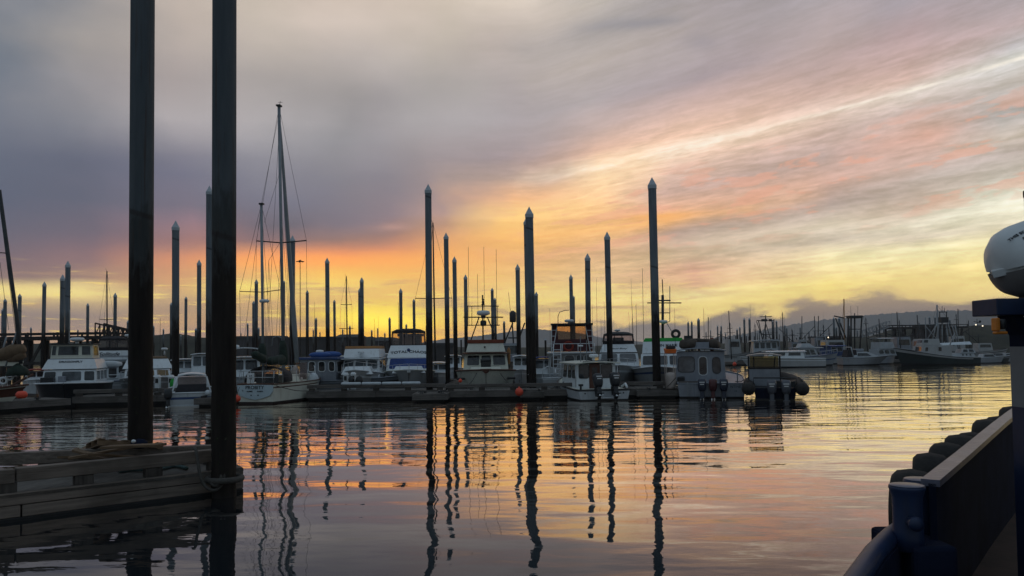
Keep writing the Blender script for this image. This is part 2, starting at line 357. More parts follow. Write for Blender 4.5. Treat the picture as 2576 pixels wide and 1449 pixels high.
def clear(name, tint, fac=0.6, rough=0.15):     # clear vinyl or thin glass
    m = bpy.data.materials.new(name); m.use_nodes = True
    k = NT(m.node_tree); o = k.n['Material Output']; b = k.n['Principled BSDF']
    b.inputs['Base Color'].default_value = (0.30, 0.27, 0.26, 1); b.inputs['Roughness'].default_value = rough
    tr = k.new('ShaderNodeBsdfTransparent'); tr.inputs[0].default_value = (*tint, 1)
    mx = k.new('ShaderNodeMixShader'); mx.inputs[0].default_value = fac
    k.l.new(b.outputs[0], mx.inputs[1]); k.l.new(tr.outputs[0], mx.inputs[2]); k.l.new(mx.outputs[0], o.inputs[0])
    return m
M = {}
M['white'] = mat('white_gelcoat', (0.66, 0.70, 0.73), 0.35, 0, 0.07, 1.2, stain=((0.42, 0.42, 0.38), 0.35))
M['hullwhite'] = mat('weathered_white_hull', (0.46, 0.49, 0.52), 0.4, 0, 0.1, 1.0, stain=((0.30, 0.29, 0.26), 0.5))
M['cream'] = mat('cream_paint', (0.62, 0.62, 0.54), 0.45, 0, 0.08, 1.2, stain=((0.40, 0.36, 0.28), 0.4))
M['greyhull'] = mat('grey_hull_paint', (0.36, 0.37, 0.38), 0.5, 0, 0.1, 1.0, stain=((0.25, 0.22, 0.18), 0.4))
M['alu'] = mat('weathered_aluminium', (0.24, 0.26, 0.30), 0.5, 0.35, 0.15, 2.0, stain=((0.12, 0.12, 0.13), 0.4))
M['black'] = mat('black_paint', (0.018, 0.02, 0.024), 0.4, 0, 0.3, 2.0)
M['navy'] = mat('navy_paint', (0.009, 0.022, 0.066), 0.5, 0, 0.3, 2.0, 0.2, stain=((0.03, 0.025, 0.02), 0.35))
M['navygrey'] = mat('grey_band_paint', (0.16, 0.175, 0.19), 0.55, 0, 0.12, 3.0)
M['navydark'] = mat('dark_navy_paint', (0.009, 0.013, 0.03), 0.9, 0, 0.3, 3.0, 0.2, spec=0.06)
M['blue'] = mat('blue_canvas', (0.02, 0.05, 0.19), 0.8, 0, 0.25, 3.0)
M['bluepaint'] = mat('blue_paint', (0.03, 0.06, 0.16), 0.5, 0, 0.2, 2.0)
M['red'] = mat('red_canvas', (0.26, 0.035, 0.02), 0.8, 0, 0.2, 3.0)
M['brickred'] = mat('rust_red_canvas', (0.22, 0.06, 0.035), 0.8, 0, 0.2, 3.0)
M['tan'] = mat('tan_canvas', (0.36, 0.17, 0.06), 0.8, 0, 0.15, 3.0)
M['green'] = mat('bright_green_canvas', (0.012, 0.30, 0.035), 0.7, 0, 0.15, 3.0)
M['dkgreen'] = mat('dark_green_canvas', (0.015, 0.03, 0.022), 0.85, 0, 0.4, 3.0)
M['dkgreenhull'] = mat('dark_green_hull', (0.02, 0.032, 0.034), 0.5, 0, 0.25, 1.5)
M['canvasblk'] = mat('black_canvas', (0.022, 0.02, 0.024), 0.85, 0, 0.3, 4.0)
M['maroon'] = mat('maroon_canvas', (0.075, 0.025, 0.03), 0.85, 0, 0.25, 4.0)
M['brown'] = mat('brown_teak', (0.085, 0.032, 0.02), 0.55, 0, 0.25, 5.0)
M['browncanvas'] = mat('brown_sail_cover', (0.13, 0.085, 0.05), 0.85, 0, 0.3, 4.0)
M['chrome'] = mat('steel_tube', (0.5, 0.52, 0.54), 0.35, 0.7, 0.1, 4.0)
M['mast'] = mat('mast_aluminium', (0.24, 0.26, 0.28), 0.5, 0.2, 0.1, 2.0)
M['wire'] = mat('rigging_wire', (0.10, 0.10, 0.11), 0.5, 0.4, 0.1, 2.0)
M['dkmetal'] = mat('dark_painted_steel', (0.035, 0.037, 0.04), 0.6, 0.2, 0.3, 3.0)
M['vinylclear'] = clear('amber_clear_vinyl', (0.95, 0.84, 0.74), 0.86)
M['glass'] = mat('dark_window_glass', (0.03, 0.032, 0.035), 0.06, 0, 0.85, 2.6, spec=0.6)  # uneven tone painted into the colour stands for varied reflections in the panes
M['glassblue'] = mat('curtained_window_glass', (0.08, 0.09, 0.10), 0.08, 0, 0.5, 2.5, spec=0.6)
M['vinyl'] = clear('clear_vinyl', (0.75, 0.66, 0.64), 0.72)
M['vinyl2'] = clear('smoked_vinyl', (0.78, 0.64, 0.62), 0.74)
M['yglass'] = clear('yellowed_plexiglass', (0.8, 0.68, 0.42), 0.75)
M['orange'] = mat('orange_buoy_rubber', (0.72, 0.075, 0.035), 0.45, 0, 0.12, 4.0)
M['orangep'] = mat('orange_plastic', (0.75, 0.16, 0.03), 0.5, 0, 0.15, 4.0)
M['amber'] = mat('amber_paint', (0.62, 0.20, 0.02), 0.5, 0, 0.2, 6.0)
M['rubber'] = mat('worn_tyre_rubber', (0.020, 0.018, 0.017), 0.85, 0, 0.4, 9.0, 0.6)
M['fender'] = mat('pale_fender_vinyl', (0.55, 0.60, 0.64), 0.5, 0, 0.1, 4.0)
M['raft'] = mat('raft_fibreglass', (0.60, 0.64, 0.66), 0.4, 0, 0.06, 5.0, 0.05)
M['raftshade'] = mat('raft_shaded_fibreglass', (0.16, 0.155, 0.155), 0.5, 0, 0.1, 5.0)  # shade on the canister's underside, put into the lower shell's colour
M['tote'] = mat('pale_plastic_tote', (0.42, 0.36, 0.33), 0.6, 0, 0.15, 3.0)
M['rope'] = mat('blue_green_rope', (0.05, 0.085, 0.085), 0.9, 0, 0.3, 20.0, 0.5)
M['ropeb'] = mat('grey_rope', (0.06, 0.055, 0.05), 0.9, 0, 0.3, 20.0, 0.5)
M['ink'] = mat('dark_lettering', (0.012, 0.02, 0.03), 0.5, 0, 0.1, 3.0)
M['inkred'] = mat('red_lettering', (0.30, 0.05, 0.05), 0.5, 0, 0.1, 3.0)
M['inkwhite'] = mat('pale_lettering', (0.6, 0.6, 0.6), 0.5, 0, 0.1, 3.0)
M['dockx'] = wood('dock_timber_long', (0.13, 0.117, 0.108), 0)
M['decky'] = wood('dock_planking', (0.125, 0.115, 0.105), 1)
M['block'] = wood('dock_blocks', (0.075, 0.065, 0.058), 2)
M['pallet'] = wood('pallet_wood', (0.16, 0.105, 0.065), 0)
M['float'] = mat('black_float_pontoon', (0.012, 0.012, 0.013), 0.8, 0, 0.3, 2.0)
M['concrete'] = mat('weathered_concrete', (0.14, 0.135, 0.13), 0.9, 0, 0.25, 2.0)
M['pier'] = wood('pier_timber', (0.05, 0.045, 0.044), 2)
M['house'] = mat('painted_siding', (0.045, 0.043, 0.045), 0.8, 0, 0.2, 0.5)
M['roof'] = mat('shingle_roof', (0.05, 0.05, 0.055), 0.9, 0, 0.25, 1.0)
M['pcap'] = mat('pile_cap_plastic', (0.42, 0.46, 0.50), 0.5, 0, 0.08, 2.0)
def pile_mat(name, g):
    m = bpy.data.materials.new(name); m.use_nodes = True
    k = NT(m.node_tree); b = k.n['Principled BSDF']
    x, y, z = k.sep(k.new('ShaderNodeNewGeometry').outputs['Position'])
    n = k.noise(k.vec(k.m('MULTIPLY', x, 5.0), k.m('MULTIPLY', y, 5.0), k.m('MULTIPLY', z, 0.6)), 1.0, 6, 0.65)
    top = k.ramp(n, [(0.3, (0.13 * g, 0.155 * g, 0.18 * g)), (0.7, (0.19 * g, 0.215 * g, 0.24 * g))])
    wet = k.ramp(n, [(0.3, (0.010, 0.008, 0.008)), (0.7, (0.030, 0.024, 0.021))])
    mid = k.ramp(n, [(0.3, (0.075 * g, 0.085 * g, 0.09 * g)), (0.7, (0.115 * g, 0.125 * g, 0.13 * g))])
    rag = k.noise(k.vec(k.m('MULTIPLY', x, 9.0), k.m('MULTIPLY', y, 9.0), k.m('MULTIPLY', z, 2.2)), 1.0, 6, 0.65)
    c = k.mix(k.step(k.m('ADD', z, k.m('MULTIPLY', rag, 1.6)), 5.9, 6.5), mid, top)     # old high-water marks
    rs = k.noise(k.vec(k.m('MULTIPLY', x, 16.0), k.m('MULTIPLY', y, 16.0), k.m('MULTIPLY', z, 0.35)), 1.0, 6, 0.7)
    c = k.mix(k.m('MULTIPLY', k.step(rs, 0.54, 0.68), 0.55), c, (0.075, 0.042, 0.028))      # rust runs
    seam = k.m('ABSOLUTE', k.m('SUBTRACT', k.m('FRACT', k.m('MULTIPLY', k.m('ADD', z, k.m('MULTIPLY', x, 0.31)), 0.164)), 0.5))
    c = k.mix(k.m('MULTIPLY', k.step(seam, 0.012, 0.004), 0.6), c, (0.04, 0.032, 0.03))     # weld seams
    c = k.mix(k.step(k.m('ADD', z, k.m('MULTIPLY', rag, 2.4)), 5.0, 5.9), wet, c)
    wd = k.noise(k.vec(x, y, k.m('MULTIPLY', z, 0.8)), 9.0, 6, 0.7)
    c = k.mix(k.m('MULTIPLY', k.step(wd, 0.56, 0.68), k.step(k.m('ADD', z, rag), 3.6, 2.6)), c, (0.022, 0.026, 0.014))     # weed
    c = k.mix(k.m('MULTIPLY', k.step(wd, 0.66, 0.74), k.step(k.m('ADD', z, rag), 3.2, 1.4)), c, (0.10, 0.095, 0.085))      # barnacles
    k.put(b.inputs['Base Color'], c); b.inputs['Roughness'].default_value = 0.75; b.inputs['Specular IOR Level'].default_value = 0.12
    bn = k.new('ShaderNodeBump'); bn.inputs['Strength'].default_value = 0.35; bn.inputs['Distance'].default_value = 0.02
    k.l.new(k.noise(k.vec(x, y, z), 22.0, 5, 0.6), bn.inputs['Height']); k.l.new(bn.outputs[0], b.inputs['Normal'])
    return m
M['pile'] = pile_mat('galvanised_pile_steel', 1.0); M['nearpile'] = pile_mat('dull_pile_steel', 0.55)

# ------------------------------------------------------------------ water
def build_water():
    m = bpy.data.materials.new('harbour_water'); m.use_nodes = True
    k = NT(m.node_tree); b = k.n['Principled BSDF']
    x, y, z = k.sep(k.new('ShaderNodeNewGeometry').outputs['Position'])
    b.inputs['Base Color'].default_value = (0.010, 0.014, 0.018, 1); b.inputs['Roughness'].default_value = 0.015
    b.inputs['IOR'].default_value = 1.333; b.inputs['Specular IOR Level'].default_value = 0.5
    wx = k.noise(k.vec(k.m('MULTIPLY', x, 0.05), k.m('MULTIPLY', y, 0.05), 5.0), 1.0, 2, 0.5)
    gust = k.step(wx, 0.35, 0.65)
    def layer(lx, ly, s, det=2):
        return k.noise(k.vec(k.m('DIVIDE', k.m('ADD', x, k.m('MULTIPLY', y, 0.18)), lx), k.m('DIVIDE', y, ly), s), 1.0, det, 0.5)
    # calmer near the left float, livelier in the fairway
    lively = k.m('ADD', WATER[3], k.m('MULTIPLY', k.m('MULTIPLY', gust, k.step(y, 8.0, 30.0)), WATER[4]))
    h = k.m('MULTIPLY', layer(4.2, 1.9, 0.0, 1), WATER[0])
    h = k.m('ADD', h, k.m('MULTIPLY', layer(1.3, 0.55, 9.0, 1), k.m('MULTIPLY', lively, WATER[1])))
    h = k.m('ADD', h, k.m('MULTIPLY', layer(0.35, 0.16, 17.0, 2), k.m('MULTIPLY', lively, WATER[2])))
    bn = k.new('ShaderNodeBump'); bn.inputs['Strength'].default_value = 1.0; bn.inputs['Distance'].default_value = 1.0
    k.l.new(h, bn.inputs['Height']); k.l.new(bn.outputs[0], b.inputs['Normal'])
    gl = k.new('ShaderNodeBsdfGlossy'); gl.inputs['Roughness'].default_value = 0.015; gl.inputs['Color'].default_value = (1.0, 0.90, 0.80, 1); k.l.new(bn.outputs[0], gl.inputs['Normal'])
    mx = k.new('ShaderNodeMixShader'); lw = k.new('ShaderNodeLayerWeight'); lw.inputs[0].default_value = 0.5; k.put(mx.inputs[0], k.m('MULTIPLY', k.step(lw.outputs['Facing'], 0.72, 0.92), 0.85)); k.l.new(b.outputs[0], mx.inputs[1]); k.l.new(gl.outputs[0], mx.inputs[2]); k.l.new(mx.outputs[0], k.n['Material Output'].inputs[0])
    mb = MB(); mb.add([(-3400, -140, 0), (3400, -140, 0), (3400, 2340, 0), (-3400, 2340, 0)], [(0, 1, 2, 3)])
    o = mb.build('water', m); tag(o, kind='structure')
WATER = (0.062, 0.019, 0.0028, 0.5, 0.8)
build_water()
# ------------------------------------------------------------------ mooring piles
mb = MB(); mb.lathe([(1, 0), (1, 1)], 20); PILE_SHAFT = mb.build('shaft', M['pile'])
mb = MB(); mb.lathe([(1.10, -0.9), (1.12, 0.0), (0.95, 0.25), (0.05, 2.0)], 20, smooth=False); PILE_CAP = mb.build('cap', M['pcap'])
mb = MB(); mb.lathe([(1.06, -0.4), (1.06, 0.1), (0.04, 1.9)], 12, smooth=False); PILE_CAP_S = mb.build('cap', M['pcap'])
for o in (PILE_SHAFT, PILE_CAP, PILE_CAP_S): C.objects.unlink(o)
def pile(px, py, w, D, label, group, capped=True, small=False):
    r = w * D / F / 2
    tip = P(px, py, D)
    top = tip.z - (2.0 * r if capped else 0)
    rn = random.Random(int(px * 7 + py)); rot = Matrix.Rotation(R(rn.uniform(-.45, .45)), 3, 'Y') @ Matrix.Rotation(R(rn.uniform(-.4, .4)), 3, 'X')
    t = thing('mooring_pile', label, 'pile', tip - rot @ Vector((0, 0, tip.z + 1.0)), 0, group); t.rotation_euler = rot.to_euler()
    s = PILE_SHAFT.copy(); C.objects.link(s); s.parent = t; s.scale = (r, r, top + 1.0)
    if capped:
        c = (PILE_CAP_S if small else PILE_CAP).copy(); C.objects.link(c); c.parent = t; c.location = (0, 0, top + 1.0); c.scale = (r, r, r)
    return t
GP = 'steel mooring piles around the harbour'
NEAR = 'two thick piles at the near float'
def near_pile(px, w, D, label, seed):
    r = w * D / F / 2; tip = P(px, -160, D); t = thing('mooring_pile', label, 'pile', (tip.x, tip.y, -1.0), 0, NEAR); rnd = random.Random(seed); n = 40
    mb = MB(); o = []; zs = [i * 0.07 for i in range(90)] + [6.3 + i * .25 for i in range(int((tip.z - 5.2) / .25))]
    ph = [rnd.uniform(0, 6.28) for _ in range(8)]
    for z in zs:
        g = max(0.0, min(1.0, (4.6 - z) / 2.6))
        for j in range(n):
            a = 2 * math.pi * j / n; q = 1 + g * (0.03 * math.sin(3 * a + z * 5 + ph[0]) * math.sin(z * 2.3 + ph[1]) + 0.022 * math.sin(7 * a - z * 9 + ph[2]) + rnd.uniform(-.022, .034))
            o.append((r * q * math.cos(a), r * q * math.sin(a), z))
    mb.add(o, [(i * n + j, i * n + (j + 1) % n, (i + 1) * n + (j + 1) % n, (i + 1) * n + j) for i in range(len(zs) - 1) for j in range(n)], smooth=True); mb.build('shaft', M['nearpile'], t)
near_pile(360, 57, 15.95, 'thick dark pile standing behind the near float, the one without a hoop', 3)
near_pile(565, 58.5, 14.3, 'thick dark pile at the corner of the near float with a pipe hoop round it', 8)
PILES = [
 (112,708,9,70,'capped pile above the dark pier, between the leaning mast and a close pair of piles'),
 (158,690,11.5,60,'shorter pile of the close pair above the yacht with the enclosed wheelhouse'),
 (171,656,12,55,'taller pile of the close pair above the yacht with the enclosed wheelhouse'),
 (221,762,7,95,'thin capped pile behind the pier with a light bracket at its foot'),
 (290,736,8,85,'pile rising behind the canopy of the script-lettered yacht'),
 (322,805,6,110,'short stub of a pile showing just left of the thick near pile'),
 (442,555,17.5,45,'tall white-capped pile standing between the two thick near piles'),
 (431,760,7,90,'thin pile peeping out left of the tall white-capped pile'),
 (501,653,10.5,60,'capped pile standing close left of the second thick near pile'),
 (468,745,7,90,'thin pile midway between the two thick near piles'),
 (493,824,6,110,'short dark pile stub touching the pile left of the second thick near pile'),
 (527,467,16,42,'tall white-capped pile half hidden by the second thick near pile'),
 (645,702,8.5,75,'pile just left of the shorter mast of the ketch'),
 (638,756,7,95,'thin lower pile touching the pile left of the ketch'),
 (651,823,4.5,130,'small stub of a pile low behind the shorter mast of the ketch'),
 (736,592,13,48,'tall capped pile crossing the furled forestay of the ketch'),
 (715,705,5,110,'thin pile right behind the taller mast of the ketch'),
 (773,729,7.5,80,'capped pile rising behind the blue-roofed grey boat'),
 (795,798,6,110,'short pile behind the blue-roofed grey boat, beside the tall mid-distance pile'),
 (823,648,10.5,62,'tall pile rising behind the blue kayaks on the grey boat'),
 (841,753,6.5,95,'slim pile just right of the tall pile behind the kayaks'),
 (880,818,5,120,'short pile beside the distant thin mast over the sheds'),
 (910,697,9.5,66,'capped pile rising above the tan-topped trawler'),
 (905,724,8,72,'lower pile overlapping the one above the tan-topped trawler'),
 (935,829,4.5,140,'tiny pile above the roof of the tan-topped trawler'),
 (980,797,6,100,'short pile left of the big vinyl enclosure of the white cruiser'),
 (1008,725,8.5,75,'capped pile rising behind the left half of the vinyl enclosure'),
 (1041,751,7,85,'pile rising behind the right half of the vinyl enclosure'),
 (1077,463,16.5,41.3,'tall capped pile standing on the small end platform of the dock'),
 (1122,585,12,50,'tall capped pile just right of the end platform of the dock'),
 (1143,645,10.5,56,'capped pile left of the cream trawler with the big mast'),
 (1171,690,9,64,'pile right behind the left side of the cream trawler'),
 (1238,723,7.5,80,'pile behind the electronics mast of the cream trawler'),
 (1245,748,6,95,'lower pile overlapping the one behind the electronics mast'),
 (1268,806,6,100,'short pile at the right end of the red canvas of the cream trawler'),
 (1302,664,11,57,'capped pile left of the thick pile at the red buoy'),
 (1331,520,19.5,42.0,'thick tall capped pile standing in the dock near the red buoy'),
 (1324,546,14,49,'pile hidden behind the thick pile at the red buoy, its cap just showing'),
 (1349,733,8,75,'thin pile right of the thick pile at the red buoy'),
 (1372,850,5,120,'short stub of a pile left of the canvas-covered sport fisher'),
 (1436,690,9,70,'pile rising from the roof of the canvas-covered sport fisher, left one'),
 (1443,743,6,90,'low pile overlapping the left one over the sport fisher'),
 (1478,637,13.5,52,'thick pile rising from the right roof corner of the sport fisher'),
 (1527,583,14.5,48,'tall capped pile in front of the flybridge yacht with the smoked enclosure'),
 (1640,446,20.5,42.5,'tallest capped pile of the dock, on the low platform beside the grey workboat'),
]
for (x, y, w, D, lab) in PILES: pile(x, y, w, D, lab, GP, small=w < 8)
ORD = 'first second third fourth fifth sixth seventh eighth ninth tenth eleventh twelfth thirteenth fourteenth'.split()
def cluster(lst, where):
    for i, (x, y, w) in enumerate(sorted(lst)):
        D = min(260.0, max(70.0, 0.36 * F / w))
        pile(x, y, w, D, f'{ORD[i]} from the left of the thin piles {where}', 'thin distant piles', small=True)
cluster([(13,750,8),(7,775,6),(50,738,8.5)], 'around the leaning mast at the pier')
cluster([(78,822,4.5),(240,826,4),(196,828,3.5)], 'standing in the pier deck')
cluster([(386,818,5),(411,826,4),(455,842,3.5),(470,842,3.5)], 'low between the two thick near piles')
cluster([(623,812,4.5),(606,836,3),(788,828,3.5),(805,834,3),(862,826,4)], 'low over the bank around the ketch')
cluster([(1022,814,5),(968,836,4),(950,824,3)], 'low beside the vinyl enclosure')
cluster([(1160,850,4),(1196,852,4),(1390,856,4)], 'low in front of the mauve hill')
cluster([(1757,799,7),(1731,808,4.6),(1740,807,4.6),(1776,833,2.8)], 'behind the inflatables on the grey workboat')
cluster([(1805,818,3.6),(1814,818,3.6),(1825,837,2.8),(1854,826,4.2),(1861,821,3.8),(1872,799,5),(1885,799,5),(1878,842,3)], 'left of the far pilothouse boat')
cluster([(1943,805,4.2),(1953,805,4.2),(1974,816,4),(1979,822,3.6),(2004,847,2.4),(2013,821,3.2),(2025,841,2.8),(2035,831,2.8),(2049,829,2.8),(2064,838,2.8)], 'over the far white trawler')
cluster([(2097,797,4.8),(2111,796,5.2)], 'right before the far white cruiser')
cluster([(2104,820,4.0),(2136,815,4.2),(2156,828,3),(2197,831,3.2),(2211,829,3.2),(2223,820,3.6)], 'behind the far white cruiser')
cluster([(2289,814,3.6),(2286,826,3.2),(2298,814,3.4),(2323,818,3.2),(2338,794,4.4),(2352,794,4.4),(2389,801,3.8)], 'over the dark green boat')
cluster([(2424,817,2.2),(2456,813,2.8),(2500,835,2.4)], 'along the green bluff')
random.seed(5)
cluster([(1790 + i * 22 + random.uniform(-6, 6), 842 + random.uniform(-8, 8), 2.2) for i in range(12)], 'in the faintest row beyond the right breakwater')
cluster([(1786 + i * 21 + random.uniform(-7, 7), 836 + random.uniform(-9, 9), random.uniform(2.4, 3.2)) for i in range(14)], 'crowded behind the far trawler')
cluster([(2108 + i * 26 + random.uniform(-8, 8), 832 + random.uniform(-9, 9), random.uniform(2.4, 3.2)) for i in range(13)], 'crowded behind the dark green boat')
# ------------------------------------------------------------------ land
def ridge(name, pts, D, depth, m, jag=0.0, seed=1, base=-1.0, n=160):
    rnd = random.Random(seed); xs = [p[0] for p in pts]; mb = MB(); rows = []
    wob = [rnd.uniform(-1, 1) for _ in range(n + 1)]
    for i in range(n + 1):
        px = xs[0] + (xs[-1] - xs[0]) * i / n
        py = float(np.interp(px, xs, [p[1] for p in pts])) + jag * wob[i]
        c = P(px, py, D); f = Vector((c.x, c.y, 0)).normalized(); zt = max(0.05, c.z)
        rows.append([Vector((c.x, c.y, base)) - f * depth * 0.5, Vector((c.x, c.y, zt * 0.55)) - f * depth * 0.25, Vector((c.x, c.y, zt)), Vector((c.x, c.y, zt)) + f * depth * 0.3, Vector((c.x, c.y, base)) + f * depth * 0.7])
    o = [v for r in rows for v in r]; k = 5
    mb.add(o, [(i * k + j, (i + 1) * k + j, (i + 1) * k + j + 1, i * k + j + 1) for i in range(n) for j in range(k - 1)], smooth=True)
    ob = mb.build(name, m); tag(ob, kind='structure'); return ob
M['bank'] = mat('grassy_bank', (0.034, 0.035, 0.024), 0.95, 0, 0.5, 0.25, 0.5)
M['rock'] = mat('dark_riprap', (0.05, 0.048, 0.045), 0.95, 0, 0.5, 0.8, 0.8)
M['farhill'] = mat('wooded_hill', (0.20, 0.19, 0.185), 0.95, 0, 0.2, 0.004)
ridge('bank', [(-300, 872), (0, 868), (330, 852), (395, 842), (440, 838), (520, 850), (600, 846), (760, 848), (900, 846), (1000, 850), (1100, 872), (1250, 876), (1450, 872), (1600, 868)], 230, 40, M['bank'], 1.2, 2)
ridge('breakwater', [(1560, 868), (1700, 866), (1830, 863), (2000, 858), (2100, 850), (2190, 846), (2215, 838), (2260, 824), (2420, 826), (2450, 818), (2540, 817), (2640, 815), (3000, 812)], 190, 40, M['bank'], 1.0, 3)
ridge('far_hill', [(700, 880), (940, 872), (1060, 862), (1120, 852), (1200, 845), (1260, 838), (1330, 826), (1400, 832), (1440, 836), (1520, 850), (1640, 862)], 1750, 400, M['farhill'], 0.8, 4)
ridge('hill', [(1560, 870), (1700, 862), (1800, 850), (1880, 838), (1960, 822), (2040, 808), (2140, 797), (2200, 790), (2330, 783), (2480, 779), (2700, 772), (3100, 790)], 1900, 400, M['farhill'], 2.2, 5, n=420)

# sheds and houses on the bank
def shed(x0, x1, yt, ye, D, label, name='shed', gable=True, win=()):
    a, b = P(x0, ye, D), P(x1, ye, D); zt = P(x0, yt, D).z; w = b.x - a.x; dp = max(5.0, w * 0.5); zr = a.z - 1.5
    t = thing(name, label, 'building', ((a.x + b.x) / 2, D + dp / 2, 0), 0, 'waterfront buildings on the bank')
    mb = MB(); mb.box((-w / 2, -dp / 2, 0), (w / 2, dp / 2, a.z)); mb.build('wall', M['house'], t)
    mb = MB(); e = 0.4
    if gable:
        A = [(-w / 2 - e, -dp / 2 - e, a.z), (w / 2 + e, -dp / 2 - e, a.z), (w / 2 + e, dp / 2 + e, a.z), (-w / 2 - e, dp / 2 + e, a.z), (-w / 2 + w * 0.12, 0, zt), (w / 2 - w * 0.12, 0, zt)]
        mb.add(A, [(0, 1, 5, 4), (2, 3, 4, 5), (1, 2, 5), (3, 0, 4), (3, 2, 1, 0)])
    else: mb.box((-w / 2 - e, -dp / 2 - e, a.z + 0.01), (w / 2 + e, dp / 2 + e, max(zt, a.z + 0.3)))
    mb.build('roof', M['roof'], t)
    for u in win:
        wb = MB(); wb.box((u * w - 0.5, -dp / 2 - 0.06, a.z - 1.6), (u * w + 0.5, -dp / 2 - 0.01, a.z - 0.7)); wb.build('window', M['glass'], t)
shed(842, 912, 841, 849, 200, 'long low dark shed with a shallow roof, behind the tan-topped trawler', win=(-0.3, 0.1))
shed(944, 992, 849, 858, 190, 'small pitched-roof hut on the bank below the sunset glow', 'house', win=(-0.2, 0.25))
shed(1010, 1050, 838, 846, 210, 'dark flat-roofed building half hidden by the vinyl enclosure', False, False) if False else shed(1004, 1056, 840, 846, 210, 'dark flat-roofed building half hidden by the vinyl enclosure', 'shed', False)
shed(560, 700, 846, 851, 215, 'long dark shed low on the bank behind the ketch', 'shed', False)
shed(710, 838, 848, 853, 215, 'long dark shed on the bank behind the kayaks', 'shed', False)
shed(1085, 1140, 863, 870, 180, 'low dark shed beside the end-platform pile', 'shed', False)
shed(2060, 2110, 846, 851, 170, 'dark flat shed on the breakwater with a small lit lamp', 'shed', False)
shed(2330, 2385, 816, 821, 175, 'low flat shed along the pier on the green bluff', 'shed', False)

# approach pier at the left and gangway pier at the right
def pier(x0, x1, yt, yb, D, label, legs, label2=''):
    a, b = P(x0, yt, D), P(x1, yt, D); zb = P(x0, yb, D).z
    t = thing('pier', label, 'pier', ((a.x + b.x) / 2, D, 0)); w = b.x - a.x; h = w / 2
    mb = MB(); mb.box((-h, -2.0, zb), (h, 2.0, zb + (a.z - zb) * 0.45)); mb.build('deck', M['pier'], t)
    mb = MB(); mb.beam((-h, -2, a.z - 0.1), (h, -2, a.z - 0.1), 0.16, 0.14); mb.beam((-h, 2, a.z - 0.1), (h, 2, a.z - 0.1), 0.16, 0.14)
    n = max(4, int(w / 2.4))
    for i in range(n + 1):
        for y in (-2, 2): mb.beam((-h + w * i / n, y, zb + (a.z - zb) * 0.45), (-h + w * i / n, y, a.z), 0.14, 0.14)
    mb.build('railing', M['pier'], t)
    for i in range(legs):
        x = -h + w * (i + 0.5) / legs
        for y in (-1.6, 1.6):
            lb = MB(); lb.lathe([(0.2, -2), (0.2, zb - 0.01)], 8, (x, y, 0)); lb.build('leg', M['pier'], t)
    mb = MB()
    for i in range(legs - 1):
        x = -h + w * (i + 0.5) / legs; x2 = x + w / legs
        mb.beam((x, -1.82, 0.6), (x2, -1.82, zb - 0.3), 0.1, 0.22); mb.beam((x, -1.82, zb * 0.45), (x2, -1.82, zb * 0.45), 0.12, 0.25)
    mb.build('bracing', M['pier'], t)
    return t
pier(-260, 322, 842, 860, 72, 'dark timber approach pier on many legs behind the boats at the left', 14)
pier(2225, 2420, 818, 828, 160, 'thin dark pier running out from the green bluff', 8)
def gangway(p0, p1, D, label, m='mast'):
    a, b = P(*p0, D), P(*p1, D); t = thing('gangway', label, 'gangway', (a.x, D, 0)); o = Vector((a.x, D, 0)); a -= o; b -= o
    for y in (-0.7, 0.7):
        mb = MB(); v = Vector((0, y, 0)); u = Vector((0, 0, 1.1)); mb.beam(a + v, b + v, 0.12, 0.2); mb.beam(a + v + u, b + v + u, 0.12, 0.12)
        for i in range(9):
            q = a.lerp(b, i / 8) + v; mb.beam(q, q + u, 0.08, 0.08)
            if i < 8: mb.beam(q, a.lerp(b, (i + 1) / 8) + v + u, 0.06, 0.06)
        mb.build('truss', M[m], t)
    mb = MB(); mb.beam(a, b, 1.3, 0.08); mb.build('walkway', M['pier'], t)
gangway((2165, 848), (2235, 822), 158, 'pale truss gangway slanting down from the pier by the green bluff')
gangway((250, 846), (345, 868), 68, 'dark truss gangway slanting down from the end of the left pier', 'pier')

# ------------------------------------------------------------------ floating docks
def dock(a, b, width, label, zt=0.45, rail=True, name='floating_dock', split=None, fh=0.3, blocks=1.6):
    a, b = Vector((a[0], a[1], 0)), Vector((b[0], b[1], 0)); d = b - a; L = d.length
    t = thing(name, label, 'dock', a, math.atan2(d.y, d.x), 'timber floats of the harbour')
    mb = MB(); n = max(2, int(L / 0.2))
    for i in range(n): mb.box((L * i / n + 0.006, 0.08, zt - 0.05), (L * (i + 1) / n - 0.006, width - 0.08, zt + random.uniform(-0.004, 0.004)))
    mb.build('decking', M['decky'], t)
    for y0, y1 in ((0, 0.075), (width - 0.075, width)):
        mb = MB(); m = max(1, round(L / 4.5))
        for i in range(m):
            dz = random.uniform(-0.012, 0.012); mb.box((L * i / m + 0.008, y0 + dz * 0.5, zt - fh + dz), (L * (i + 1) / m - 0.008, y1 + dz * 0.5, zt + 0.012 + dz))
        mb.build('fascia', M['dockx'], t)
    mb = MB(); mb.box((0.1, 0.14, -0.5), (L - 0.1, width - 0.14, zt - 0.052)); mb.build('pontoon', M['float'], t)
    if rail:
        for y in (0.12, width - 0.30) if rail == 2 else (0.12,):
            r = MB(); m = max(1, round(L / 4.0))
            for i in range(m):
                dz = random.uniform(-0.012, 0.012); r.box((L * i / m + 0.01, y, zt + 0.16 + dz), (L * (i + 1) / m - 0.01, y + 0.17, zt + 0.34 + dz))
            ro = r.build('bull_rail', M['dockx'], t, 0.012)
            k = max(2, int(L / blocks))
            for i in range(k + 1):
                x = 0.25 + (L - 0.5) * i / k; bl = MB(); bl.box((x - 0.15, y + 0.015, zt + 0.005), (x + 0.15, y + 0.155, zt + 0.15)); bl.build('rail_block', M['block'], t)
    return t
